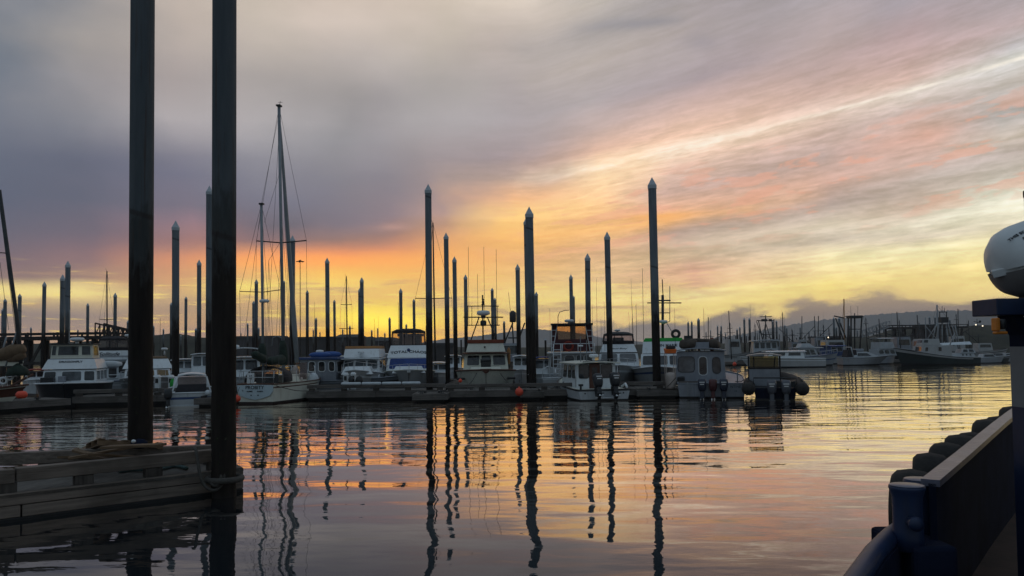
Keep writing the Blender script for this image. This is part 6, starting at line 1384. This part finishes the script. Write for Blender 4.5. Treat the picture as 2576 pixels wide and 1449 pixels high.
c = b.cab('cuddy', 1.8, 4.2, 2.0, 3.6, 1.7, 1.5, .65, pz(950)); b.win(c, 'F', .1, .3, .9, .9)
for i, (s_, z_) in enumerate((('CASH ME', .55), ('OUTSIDE', .47))): pass
b.outboard(.98, .85, 1.0, 'black', 6, -.12)
mb = MB(); mb.ball((-.1, -.75, .6), .13, 10, None, 1.1); mb.build('side_fender', M['fender'], b.t)

# --- left edge sailing boat
b = Boat('sailing_boat', 'wooden-railed sailing boat with a leaning dark mast and brown sail cover', 'sailing boat', 72, 36.5, 22, 7.5, 'bow', GB)
b.hull(2.4, .75, 1.15, side='cream', stripe='brown', rail='brown', deck='white', tw=.6, full=.5, flare=.3, rake=1.0, stripe_at=(.55, .92), raild=.045)
def wl(px, py, D=35.5): return b.loc(P(px, py, D))
b.tubes('bowsprit', [[(6.8, 0, 1.1), wl(84, 941, 36.8)]], .06, 'brown'); b.rails(.45, .3, r=.012)
b.tubes('mast', [[wl(53, 915), wl(46, 830), wl(-2, 478)]], .085, 'dkmetal', 8); b.tubes('spreader', [[wl(-25, 634), wl(20, 637)], [wl(20, 637), wl(20, 648)]], .025, 'dkmetal')
b.tubes('rigging', [[wl(20, 636), wl(50, 930)], [wl(-5, 480), wl(20, 636)], [wl(0, 660), wl(22, 830)], [wl(-3, 500), wl(42, 860)]], .010, 'wire', 5)
mb = MB(); mb.tube([wl(-30, 905), wl(5, 893), wl(35, 885), wl(60, 876)], [.15, .28, .36, .2], 10); mb.tube([wl(20, 905), wl(45, 897), wl(61, 892)], [.12, .26, .16], 8); mb.build('sail_cover', M['browncanvas'], b.t)
q0, q1, q2, q3 = wl(-20, 921), wl(56, 920), wl(60, 908), wl(-20, 907); mb = MB(); mb.slab([q0, q1, q2, q3], (0, .02, 0)); mb.build('awning', M['cream'], b.t)
b.tubes('boom_crutch', [[wl(14, 922), wl(42, 835)], [wl(3, 895), wl(16, 848)]], .04, 'mast')
mb = MB(); c_ = wl(45, 928); mb.lathe([(.5, -.3), (.4, 0), (.05, .25)], 9, c_); mb.build('deck_tarp', M['dkgreen'], b.t); b.cab('coachroof', 2.5, 5.5, 2.6, 5.2, 1.4, 1.2, .8, 1.2)
mb = MB(); mb.torus(wl(8, 958), .14, .05, 'Y', 12, 6); mb.torus(wl(24, 948), .13, .05, 'Y', 12, 6); mb.build('deck_horn', M['white'], b.t)

# --- red-topped boat and other small ones behind
def small(name, label, px, D, head, L, B_, zs, zt, top='white', win_='glass', anchor='bow', topm='white', cabx=(.25, .7), post=False, hullm='white', bulge=None):
    b = Boat(name, label, 'motor boat', px, D, head, L, anchor, 'small boats in the berths behind')
    b.hull(B_, zs, zs * 1.25, side=hullm, stripe='white', rail='white', deck='white')
    x0, x1 = cabx[0] * L, cabx[1] * L
    if post:
        c = b.cab('cabin', x0, x1, x0, x1 - .3, B_ * .7, B_ * .65, zs, zs + (zt - zs) * .35, 'white'); b.tubes('roof_post', [[(x, y, zs), (x, y, zt)] for x in (x0, x1) for y in (-B_ * .36, B_ * .36)], .03, 'white')
    else:
        c = b.cab('cabin', x0, x1, x0 + .1, x1 - .4, B_ * .8, B_ * .72, zs, zt, 'white')
        for fc in 'FA': b.win(c, fc, .08, .45, .47, .92, win_); b.win(c, fc, .53, .45, .92, .92, win_)
        for fc in 'PS': b.win(c, fc, .1, .45, .45, .9, win_); b.win(c, fc, .55, .45, .9, .9, win_)
    b.roof('roof', x0 - .2, x1 + .1, B_ * .84, zt, .06, topm, .08)
    return b
b = small('small_cruiser', 'small boat with a dull red canvas top, left of the wheelhouse yacht', 92, 48, -90, 5, 1.5, .8, 1.45, topm='red')
b = small('small_cruiser', 'white boat with a rounded hardtop arch, close beside the transom of the ketch', 615, 45, -90, 7, 2.3, .9, 2.1, post=False)
b.roof('arch_top', 1.6, 4.6, 1.9, 2.62, .06, 'white', .1); b.tubes('arch_post', [[(1.8, -.9, 2.1), (1.8, -.9, 2.62)], [(1.8, .9, 2.1), (1.8, .9, 2.62)], [(4.4, -.9, 2.1), (4.4, -.9, 2.62)], [(4.4, .9, 2.1), (4.4, .9, 2.62)]], .03, 'white'); b.radar(2.5, -.5, 2.85, .2, .18, post=.1)
b = small('small_cruiser', 'white boat with a blue bimini and glass front, left of the sport fisher', 1368, 45.5, -90, 6, 1.9, .85, 1.85, topm='blue', win_='glassblue')
b = small('small_cruiser', 'small white boat low in the gap right of the big white cruiser', 1102, 52, -90, 6, 1.7, .8, 1.5, topm='white', win_='glassblue')
b = small('small_cruiser', 'white sedan boat behind the small hardtop boat, left of the taller one beside it', 463, 56, -90, 7, 2.2, .9, 1.9, win_='glassblue')
b = small('small_cruiser', 'white boat with a high flat roof right of the tall white-capped pile', 508, 54, -90, 7, 1.8, .9, 2.3, win_='glassblue')
b = small('small_cruiser', 'white boat peeping out between the tan-topped trawler and the big white cruiser', 963, 56, -90, 7, 2.2, .9, 2.1, win_='glassblue')
b = small('small_cruiser', 'white boat seen between the blue-roofed boat and the tan-topped trawler', 856, 52, -90, 6, 1.6, .9, 2.0, win_='glass', topm='cream')
b = small('small_cruiser', 'dark-windowed boat in the gap left of the thick pile at the red buoy', 1312, 52, -90, 6, 1.5, .9, 1.9, win_='glass')
b = small('small_cruiser', 'small white boat with a flat top right of the small canvas-topped gap boats', 1140, 60, -90, 6, 1.6, .9, 1.9, win_='glass')
b = small('small_cruiser', 'grey-hulled boat with a red float on its side, left of the far pilothouse boat', 1862, 88, 178, 9, 2.4, .95, 1.7, hullm='greyhull', anchor='bow')

# seiner-like gear boat between the trawler and the thick pile
b = Boat('fishing_boat', 'dark fishing boat with a cluttered gantry, behind the gap right of the cream trawler', 'fishing boat', 1280, 60, -90, 9, 'bow', 'small boats in the berths behind')
b.hull(2.6, 1.0, 1.5, side='black', stripe='dkmetal', rail='dkmetal', deck='dkmetal')
c = b.cab('wheelhouse', 4, 6.5, 4.1, 6.3, 1.8, 1.6, 1.2, 2.9, 'alu'); b.win(c, 'F', .1, .5, .9, .9)
def g(px, py): return b.at(px, py, 3.5)
b.tubes('gantry', [[g(1262, 880), g(1290, 812)], [g(1288, 800), g(1294, 905)], [g(1278, 850), g(1300, 850)], [g(1320, 812), g(1296, 880)]], .06, 'dkmetal')
a = g(1290, 797); mb = MB(); mb.lathe([(.2, -.45), (.27, -.4), (.27, .35), (.2, .4), (.1, .5)], 12, a); mb.build('crows_nest', M['dkmetal'], b.t)
b.tubes('whip_antenna', [[g(1286, 800), g(1279, 735)]], .015, 'dkmetal')

# bare masts in the distance
def far_mast(px, py, D, spread, label, w=.05, yb=870):
    p = P(px, py, D); t = thing('distant_mast', label, 'mast', (p.x, p.y, 0), 0, 'bare masts of boats hidden behind'); h = p.z
    mb = MB(); mb.tube([(0.12, 0, 0.5), (0.05, 0, h * .5), (0, 0, h)], [w * 1.2, w, w * .8], 6); mb.tube([(0, 0, h), (-.15, 0, h + .25)], .012, 4); mb.build('pole', M['dkmetal'], t)
    for z_, hw_ in spread: mb = MB(); zz = P(px, z_, D).z; hh = hw_ * D / F; mb.tube([(-hh, 0, zz), (0, 0, zz - .03), (hh, 0, zz)], w * .5, 5); mb.build('spreader', M['dkmetal'], t)
    mb = MB(); s0 = spread[0] if spread else (py + 60, 12); hh = s0[1] * D / F; zz = P(px, s0[0], D).z
    for sg in (1, -1): mb.tube([(0, 0, h), (sg * hh, 0, zz), (sg * hh * 1.1, 0, 1.0)], .010, 4)
    mb.tube([(0, 0, h), (-hh * .6, 0, 1.0)], .012, 4); mb.build('rigging', M['wire'], t)
far_mast(269, 682, 80, [(803, 18)], 'thin bare mast with one crosstree right of the script-lettered yacht\'s canopy', .07)
far_mast(871, 695, 85, [(766, 14), (826, 18)], 'thin bare mast with two crosstrees above the sheds', .075)
far_mast(1089, 560, 62, [(750, 46)], 'bare mast with a wide crosstree right behind the end-platform pile', .07)
for i, (px, py, sp) in enumerate(sorted([(1836, 812, 6), (1899, 816, 5), (1968, 786, 5), (1992, 828, 6), (2071, 818, 7), (2085, 826, 5), (2178, 800, 6), (2205, 822, 5), (2262, 806, 6), (2312, 812, 5), (2405, 790, 6), (2436, 806, 5)])):
    far_mast(px, py, 112 + 4 * (i % 4), [(py + 14, sp)], f'{ORD[i]} from the left of the thin bare masts over the far berths', .07)
def lamp(px, py, D, label):
    p = P(px, py, D); t = thing('light_pole', label, 'light pole', (p.x, p.y, 0)); mb = MB(); mb.tube([(0, 0, 0), (0, 0, p.z)], [.1, .06], 6); mb.build('pole', M['dkmetal'], t)
    mb = MB()
    for i in range(6): a = i * 1.047; mb.beam((0, 0, p.z - .1), (.75 * math.cos(a), .75 * math.sin(a), p.z - .25), .25, .12)
    mb.lathe([(.2, p.z - .3), (.25, p.z), (.05, p.z + .1)], 8); mb.build('lamp_head', M['dkmetal'], t)
lamp(755, 655, 150, 'tall thin light pole with a ring of lamps right of the ketch')
def aerial(px, pt, pb, D, label):
    a, c_ = P(px, pt, D), P(px, pb, D); t = thing('aerial', label, 'aerial', (a.x, a.y, 0), 0, 'whip aerials over the roofs'); mb = MB(); mb.tube([(.02, 0, 0.5), (0, 0, c_.z), (0, 0, a.z)], [.03, .022, .012], 5); mb.build('whip', M['dkmetal'], t)
for px, pt, pb, D, lab in ((1002, 760, 860, 70, 'thin dark aerial left of the vinyl enclosure'), (1600, 764, 860, 60, 'thin aerial standing just right of the smoky domed enclosure'), (1616, 675, 880, 55, 'long aerial left of the tallest pile'), (1770, 775, 870, 70, 'tall dark aerial rising behind the grey workboat'), (1887, 766, 870, 100, 'tall aerial above the hardtop of the rigid inflatable'), (942, 800, 860, 90, 'hair-thin aerial over the tan-topped trawler'), (791, 760, 880, 75, 'thin aerial right of the light pole'), (403, 800, 900, 60, 'thin pale aerial left of the tall white-capped pile'), (1590, 800, 880, 62, 'short aerial behind the smoky domed enclosure')): aerial(px, pt, pb, D, lab)

# mooring lines
def line(p, q, sag, label, r=.018):
    m_ = p.lerp(q, .5) - Vector((0, 0, sag)); rope('mooring_line', [p, p.lerp(m_, .6) - Vector((0, 0, sag * .1)), m_, q.lerp(m_, .6) - Vector((0, 0, sag * .1)), q], r, M['ropeb'], label)
line(P(684, 968, 38.3), P(802, 984, 40.6), .12, 'mooring line from the stern of the ketch to the fendered float')
line(P(1419, 960, 40.6), P(1385, 978, 40.3), .08, 'mooring line from the bow of the twin-outboard boat to the float')
line(P(1200, 938, 42.8), P(1175, 972, 41.2), .08, 'mooring line from the bow of the cream trawler, left side')
line(P(1258, 938, 42.8), P(1290, 972, 41.2), .08, 'mooring line from the bow of the cream trawler, right side')
line(P(1700, 950, 38.8), P(1668, 978, 39.8), .08, 'mooring line from the grey workboat to the low platform')
line(P(1874, 955, 37.2), P(1850, 960, 38.4), .05, 'slack line between the rigid inflatable and the grey workboat')
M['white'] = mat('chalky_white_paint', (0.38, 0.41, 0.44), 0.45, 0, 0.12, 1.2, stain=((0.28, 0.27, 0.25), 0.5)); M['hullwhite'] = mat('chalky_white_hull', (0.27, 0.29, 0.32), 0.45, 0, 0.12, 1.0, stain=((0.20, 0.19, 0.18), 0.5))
# ------------------------------------------------------------------ boats along the far right berths
GF = 'boats moored along the far berths'
def gear_mast(b, x, y, z0, zt, arms, m='dkmetal', r=.06, legs=None):
    b.tubes('mast', [[(x, y, z0), (x, y, zt)]], r, m)
    if legs: b.tubes('mast_leg', [[(x + dx, y + dy, z0), (x, y, zl)] for dx, dy, zl in legs], r * .8, m)
    for z, h, ax in arms:
        d = Vector((h, 0, 0)) if ax == 'x' else Vector((0, h, 0)); c = Vector((x, y, z)); b.tubes('crossbar', [[c - d, c + d]], r * .6, m)
def pf(b, px, py, y=0.0): return b.ats(px, py, y)
dock(dw(1720, 98), dw(2700, 103), 2.5, 'long low float under the far boats at the right', 0.4, 0)
# white trawler, bow to the right
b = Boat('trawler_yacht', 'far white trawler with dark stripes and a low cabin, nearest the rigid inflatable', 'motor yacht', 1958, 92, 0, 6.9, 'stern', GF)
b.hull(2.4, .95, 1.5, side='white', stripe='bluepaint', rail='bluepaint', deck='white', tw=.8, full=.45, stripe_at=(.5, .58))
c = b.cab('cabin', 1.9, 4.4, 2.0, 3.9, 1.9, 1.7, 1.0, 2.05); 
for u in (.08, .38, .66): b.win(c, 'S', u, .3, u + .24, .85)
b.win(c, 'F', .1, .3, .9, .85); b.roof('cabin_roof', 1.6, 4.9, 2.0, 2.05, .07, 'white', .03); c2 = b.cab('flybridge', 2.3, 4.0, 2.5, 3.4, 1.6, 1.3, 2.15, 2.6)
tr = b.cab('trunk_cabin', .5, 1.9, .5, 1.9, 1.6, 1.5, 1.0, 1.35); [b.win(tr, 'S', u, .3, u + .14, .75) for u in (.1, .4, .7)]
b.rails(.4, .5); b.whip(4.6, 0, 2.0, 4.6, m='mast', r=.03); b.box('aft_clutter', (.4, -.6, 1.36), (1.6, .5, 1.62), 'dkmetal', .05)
# pilothouse fishing boat, bow to us
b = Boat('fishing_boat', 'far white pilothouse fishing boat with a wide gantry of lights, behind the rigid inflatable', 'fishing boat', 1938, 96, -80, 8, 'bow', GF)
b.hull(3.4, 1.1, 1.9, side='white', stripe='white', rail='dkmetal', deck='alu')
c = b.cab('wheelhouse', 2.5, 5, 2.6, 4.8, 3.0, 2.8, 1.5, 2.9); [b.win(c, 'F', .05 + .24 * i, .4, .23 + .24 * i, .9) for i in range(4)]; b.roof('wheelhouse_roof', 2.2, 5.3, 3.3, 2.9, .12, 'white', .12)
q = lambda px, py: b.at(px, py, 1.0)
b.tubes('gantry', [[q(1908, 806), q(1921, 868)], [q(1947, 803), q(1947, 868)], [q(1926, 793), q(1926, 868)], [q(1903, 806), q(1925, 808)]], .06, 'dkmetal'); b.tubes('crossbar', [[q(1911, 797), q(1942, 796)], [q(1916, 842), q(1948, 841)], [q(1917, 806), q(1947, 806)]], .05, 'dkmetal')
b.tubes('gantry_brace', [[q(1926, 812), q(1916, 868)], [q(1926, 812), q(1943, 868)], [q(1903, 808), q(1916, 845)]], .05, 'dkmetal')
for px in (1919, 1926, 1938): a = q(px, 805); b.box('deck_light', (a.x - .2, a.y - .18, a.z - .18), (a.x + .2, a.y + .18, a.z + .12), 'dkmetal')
# bluish cabin boat
b = Boat('work_boat', 'far bluish cabin boat with a pale gantry, right of the far white trawler', 'work boat', 2050, 99, 20, 5, 'stern', GF)
b.hull(2.2, .9, 1.3, side='greyhull', stripe='bluepaint', rail='bluepaint', deck='alu'); c = b.cab('cabin', 1.5, 3.8, 1.6, 3.5, 2.0, 1.8, 1.0, 2.2, 'bluepaint'); b.win(c, 'S', .1, .5, .45, .9); b.win(c, 'S', .55, .5, .9, .9); b.roof('cabin_roof', 1.3, 4.0, 2.1, 2.2, .08, 'kayak', .05)
b.tubes('gantry', [[(1.2, -.8, .9), (1.0, -.8, 3.4)], [(1.2, .8, .9), (1.0, .8, 3.4)], [(1.0, -.8, 3.4), (1.0, .8, 3.4)], [(1.0, 0, 3.4), (2.2, 0, 4.2)]], .06, 'mast')
# sleek white cruiser
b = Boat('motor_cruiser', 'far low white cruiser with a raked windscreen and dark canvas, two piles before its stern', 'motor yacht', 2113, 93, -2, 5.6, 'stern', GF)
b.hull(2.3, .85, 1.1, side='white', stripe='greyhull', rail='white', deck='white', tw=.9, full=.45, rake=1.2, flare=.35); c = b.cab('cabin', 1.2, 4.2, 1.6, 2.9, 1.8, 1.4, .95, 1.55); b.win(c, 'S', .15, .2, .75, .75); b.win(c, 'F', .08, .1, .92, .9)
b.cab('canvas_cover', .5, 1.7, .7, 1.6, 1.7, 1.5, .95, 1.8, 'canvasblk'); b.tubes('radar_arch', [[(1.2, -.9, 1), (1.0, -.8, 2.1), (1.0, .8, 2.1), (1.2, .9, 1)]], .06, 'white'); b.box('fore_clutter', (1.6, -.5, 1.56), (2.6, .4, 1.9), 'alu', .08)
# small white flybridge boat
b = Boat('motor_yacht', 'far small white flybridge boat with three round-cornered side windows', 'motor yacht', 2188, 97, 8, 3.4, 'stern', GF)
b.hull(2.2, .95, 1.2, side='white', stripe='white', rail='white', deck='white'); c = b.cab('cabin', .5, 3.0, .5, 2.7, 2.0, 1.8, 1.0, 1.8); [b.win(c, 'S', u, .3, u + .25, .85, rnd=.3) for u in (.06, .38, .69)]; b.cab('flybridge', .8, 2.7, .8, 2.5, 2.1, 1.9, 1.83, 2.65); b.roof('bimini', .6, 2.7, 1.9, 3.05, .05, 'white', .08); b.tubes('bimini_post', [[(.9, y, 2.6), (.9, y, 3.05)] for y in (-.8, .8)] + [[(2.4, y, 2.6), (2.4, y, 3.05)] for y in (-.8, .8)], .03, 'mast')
# dark green fishing boat, bow to the left
b = Boat('fishing_boat', 'far dark green fishing boat with a high bow and pale grey wheelhouse', 'fishing boat', 2249, 91, 176, 8.2, 'bow', GF)
b.hull(2.8, .75, 1.95, side='dkgreenhull', stripe='greyhull', rail='dkmetal', deck='alu', tw=.8, full=.5, flare=.3, stripe_at=(.80, .97), curve=1.6, bottom='black')
c = b.cab('wheelhouse', 2.2, 5.6, 2.3, 5.4, 2.0, 1.9, .9, 2.2, 'greyhull'); b.win(c, 'P', .1, .5, .2, .85); b.win(c, 'P', .55, .5, .66, .85); b.win(c, 'F', .1, .5, .9, .9); c = b.cab('upper_house', 3.4, 5.4, 3.5, 5.2, 1.7, 1.5, 2.22, 2.95, 'greyhull'); b.win(c, 'F', .1, .4, .9, .85); b.win(c, 'P', .05, .4, .3, .85)
gear_mast(b, 4.6, 0, 2.9, 5.4, [(4.6, .8, 'x')], 'mast', .06, [(-1.2, 0, 4.4)]); b.tubes('boom', [[(4.4, 0, 3.0), (3.2, 0, 4.8)], [(2.3, 0, 1.5), (1.4, 0, 3.6)]], .06, 'mast')
# dark-hulled sailing boat with the white tarp, bow to the left
b = Boat('sailing_boat', 'far dark-hulled sailing boat with a pale tarp over its boom and a white cabin', 'sailing boat', 2322, 93, 178, 6.2, 'bow', GF)
b.hull(2.3, .75, 1.2, side='dkgreenhull', stripe='dkgreenhull', rail='greyhull', deck='white', tw=.7, flare=.25); c = b.cab('coachroof', .6, 3.6, .7, 3.4, 1.5, 1.3, .8, 1.25); [b.win(c, 'P', u, .35, u + .06, .8) for u in (.5, .65, .8)]; c = b.cab('doghouse', .5, 2.2, .7, 2.0, 1.5, 1.2, 1.25, 1.75); b.win(c, 'P', .1, .25, .45, .85); b.win(c, 'P', .55, .25, .9, .85)
a = pf(b, 2357, 767); b.tubes('mast', [[(a.x, 0, .8), (a.x, 0, a.z)]], .08, 'mast', 8); mb = MB(); mb.slab([(a.x - .1, -.6, 2.2), (a.x - 3.6, -.5, 2.25), (a.x - 3.6, 0, 2.6), (a.x - .1, 0, 2.45)], (0, .03, 0)); mb.slab([(a.x - .1, .6, 2.2), (a.x - 3.6, .5, 2.25), (a.x - 3.6, 0.01, 2.6), (a.x - .1, 0.01, 2.45)], (0, .03, 0)); mb.build('boom_tarp', M['fender'], b.t)
b.tubes('rigging', [[(a.x, 0, a.z), (6.1, 0, 1.2)], [(a.x, 0, a.z), (0, 0, .8)], [(a.x, 0, a.z), (a.x, 1.1, .9)], [(a.x, 0, a.z), (a.x, -1.1, .9)]], .012, 'wire', 4)
# gantry seiners behind
def seiner(px, D, label, tower, head=180):
    b = Boat('fishing_boat', label, 'fishing boat', px, D, head, 9, 'stern', GF); b.hull(3.2, 1.0, 2.0, side='black', stripe='dkmetal', rail='greyhull', deck='alu'); c = b.cab('wheelhouse', 3, 5.5, 3.1, 5.3, 2.5, 2.3, 1.2, 3.0, 'greyhull'); b.win(c, 'P', .1, .5, .9, .85); b.win(c, 'F', .1, .5, .9, .85); tower(b); return b
def tower_a(b):
    q = lambda px, py: pf(b, px, py)
    b.tubes('gantry', [[q(2134, 800), q(2132, 880)], [q(2150, 800), q(2150, 880)], [q(2141, 795), q(2141, 880)], [q(2168, 800), q(2163, 880)]], .10, 'dkmetal'); a, c = q(2127, 801), q(2172, 793); b.box('top_platform', (min(a.x, c.x) + .4, -.7, a.z), (max(a.x, c.x) - .4, .7, a.z + .35), 'dkmetal'); b.tubes('crossbar', [[q(2126, 796), q(2172, 796)], [q(2150, 788), q(2150, 800)], [q(2133, 828), q(2168, 828)], [q(2133, 848), q(2168, 848)]], .06, 'dkmetal')
    b.tubes('boom', [[q(2102, 800), q(2122, 855)], [q(2098, 795), q(2124, 800)], [q(2113, 812), q(2128, 850)]], .09, 'dkmetal'); b.tubes('pole_mast', [[q(2123, 752), q(2124, 870)]], .07, 'tan'); b.tubes('stay', [[q(2123, 755), q(2117, 830)], [q(2172, 796), q(2190, 870)], [q(2140, 770), q(2141, 795)], [q(2158, 770), q(2158, 795)]], .02, 'wire', 4)
seiner(2176, 104, 'far seiner with a tall lattice gantry and an ochre pole mast', tower_a)
def tower_b(b):
    q = lambda px, py: pf(b, px, py)
    b.tubes('gantry', [[q(2352, 880), q(2362, 815)], [q(2388, 880), q(2380, 815)], [q(2370, 880), q(2370, 800)], [q(2400, 870), q(2384, 812)]], .09, 'mast'); a, c = q(2363, 812), q(2381, 798); b.box('crows_nest', (min(a.x, c.x), -.5, a.z), (max(a.x, c.x), .5, c.z), 'dkmetal'); b.tubes('crows_nest_canopy', [[q(2364, 798), q(2364, 785)], [q(2381, 798), q(2381, 785)], [q(2362, 785), q(2383, 785)]], .06, 'dkmetal'); b.tubes('crossbar', [[q(2347, 818), q(2398, 817)], [q(2352, 826), q(2392, 826)], [q(2356, 845), q(2392, 845)]], .06, 'dkmetal'); b.tubes('boom', [[q(2375, 860), q(2385, 885)], [q(2356, 812), q(2345, 860)], [q(2395, 818), q(2412, 880)], [q(2402, 818), q(2416, 880)]], .07, 'mast')
    b.tubes('mast_light', [[q(2370, 785), q(2370, 770)], [q(2376, 785), q(2376, 774)]], .03, 'dkmetal')
seiner(2412, 104, 'far seiner with a crow\'s nest tower, behind the boat with the pale tarp', tower_b)
for i, (px, D, L, lab) in enumerate(((2430, 95, 4.6, 'far low white skiff right of the tarp-covered boat'), (2468, 97, 3.6, 'far small boat with a dark cover near the cabin corner'), (2500, 98, 3.0, 'far little white boat second from the cabin corner'), (2526, 98, 2.4, 'far little boat right beside the cabin corner'))):
    b = Boat('skiff', lab, 'small boat', px, D, 0, L, 'stern', GF); b.hull(1.5, .6, .85, side='white' if i % 2 == 0 else 'dkgreenhull', stripe='white', rail='white', deck='alu')
    c = b.cab('cuddy', L * .35, L * .75, L * .4, L * .65, 1.1, .9, .6, 1.1, 'white' if i != 1 else 'canvasblk'); b.win(c, 'S', .1, .3, .9, .85)
rnd = random.Random(21)
for i in range(14):
    px = 1800 + i * 52 + rnd.uniform(-14, 14); D = 112 + rnd.uniform(0, 14); L = rnd.uniform(5, 8)
    b = Boat('fishing_boat', f'{ORD[i]} from the left in the dim second row of far boats', 'small boat', px, D, rnd.choice((0, 180, 175, 8)), L, 'stern', 'dim second row of far boats')
    dk = rnd.random() < .55; b.hull(2.3, .9, 1.5, side='dkgreenhull' if dk else 'greyhull', stripe='dkmetal', rail='dkmetal', deck='dkmetal')
    h = rnd.uniform(2.3, 3.4); x0 = L * rnd.uniform(.25, .45); c = b.cab('wheelhouse', x0, x0 + L * .3, x0 + .1, x0 + L * .27, 1.7, 1.5, 1.0, h, 'alu' if dk else 'greyhull'); b.win(c, 'S', .1, .5, .9, .85); b.win(c, 'P', .1, .5, .9, .85)
    b.tubes('mast', [[(x0 + .6, 0, h), (x0 + .5, 0, h + rnd.uniform(1.2, 4.5))]], .06, 'dkmetal'); z = h + 1.0; b.tubes('crossbar', [[(x0 - .3, 0, z), (x0 + 1.4, 0, z)]], .035, 'dkmetal'); b.tubes('boom', [[(x0 + .6, 0, h), (x0 - 1.5, 0, h + rnd.uniform(.6, 2.2))]], .05, 'dkmetal'); b.tubes('rigging', [[(x0 + .5, 0, h + 1.2), (.1, 0, 1.0)], [(x0 + .5, 0, h + 1.2), (L, 0, 1.4)]], .012, 'wire', 4)
    for q in range(2): b.whip(x0 + rnd.uniform(-.5, 1.2), .4, h, h + rnd.uniform(1.5, 4), m='dkmetal')
# red floats and lit lamps
buoy(1848, 916, 90, .22, 'little red float hanging on the far grey boat')
M['lit'] = bpy.data.materials.new('lit_lamp'); M['lit'].use_nodes = True
k_ = NT(M['lit'].node_tree); k_.n['Principled BSDF'].inputs['Emission Color'].default_value = (1, .85, .6, 1); k_.n['Principled BSDF'].inputs['Emission Strength'].default_value = 2.0
for px, py, D, lab in ((2084, 850, 168, 'small lit lamp on the flat shed of the breakwater'), (2455, 818, 186, 'left lit lamp on the crest of the green bluff'), (2472, 821, 186, 'right lit lamp on the crest of the green bluff')):
    p = P(px, py, D); t = thing('lamp_post', lab, 'lamp', (p.x, p.y, 0)); mb = MB(); mb.tube([(0, 0, 0), (0, 0, p.z)], .06, 6); mb.build('post', M['dkmetal'], t); mb = MB(); mb.ball((0, 0, p.z + .1), .15, 8); mb.build('bulb', M['lit'], t)
p = P(2458, 812, 188); t = thing('radio_mast', 'small dark radio mast with crossed arms on the green bluff', 'mast', (p.x, p.y, 0)); mb = MB(); mb.tube([(0, 0, 0), (0, 0, p.z + .9)], .07, 6); mb.tube([(-.8, 0, p.z + .3), (.8, 0, p.z)], .08, 6); mb.ball((.7, 0, p.z + .3), .3, 8); mb.build('pole', M['dkmetal'], t)
# ------------------------------------------------------------------ sea air
def haze():
    mb = MB(); mb.box((-3500, -150, -2.0), (3500, 2350, 112)); m = bpy.data.materials.new('sea_haze'); m.use_nodes = True
    k = NT(m.node_tree); k.n.clear(); o = k.new('ShaderNodeOutputMaterial'); v = k.new('ShaderNodeVolumePrincipled')
    v.inputs['Color'].default_value = (0.92, 0.90, 0.92, 1); v.inputs['Density'].default_value = HAZE; v.inputs['Anisotropy'].default_value = 0.0
    k.l.new(v.outputs[0], o.inputs['Volume']); ob = mb.build('haze', m); tag(ob, kind='stuff')
HAZE = 2.5e-4
haze()
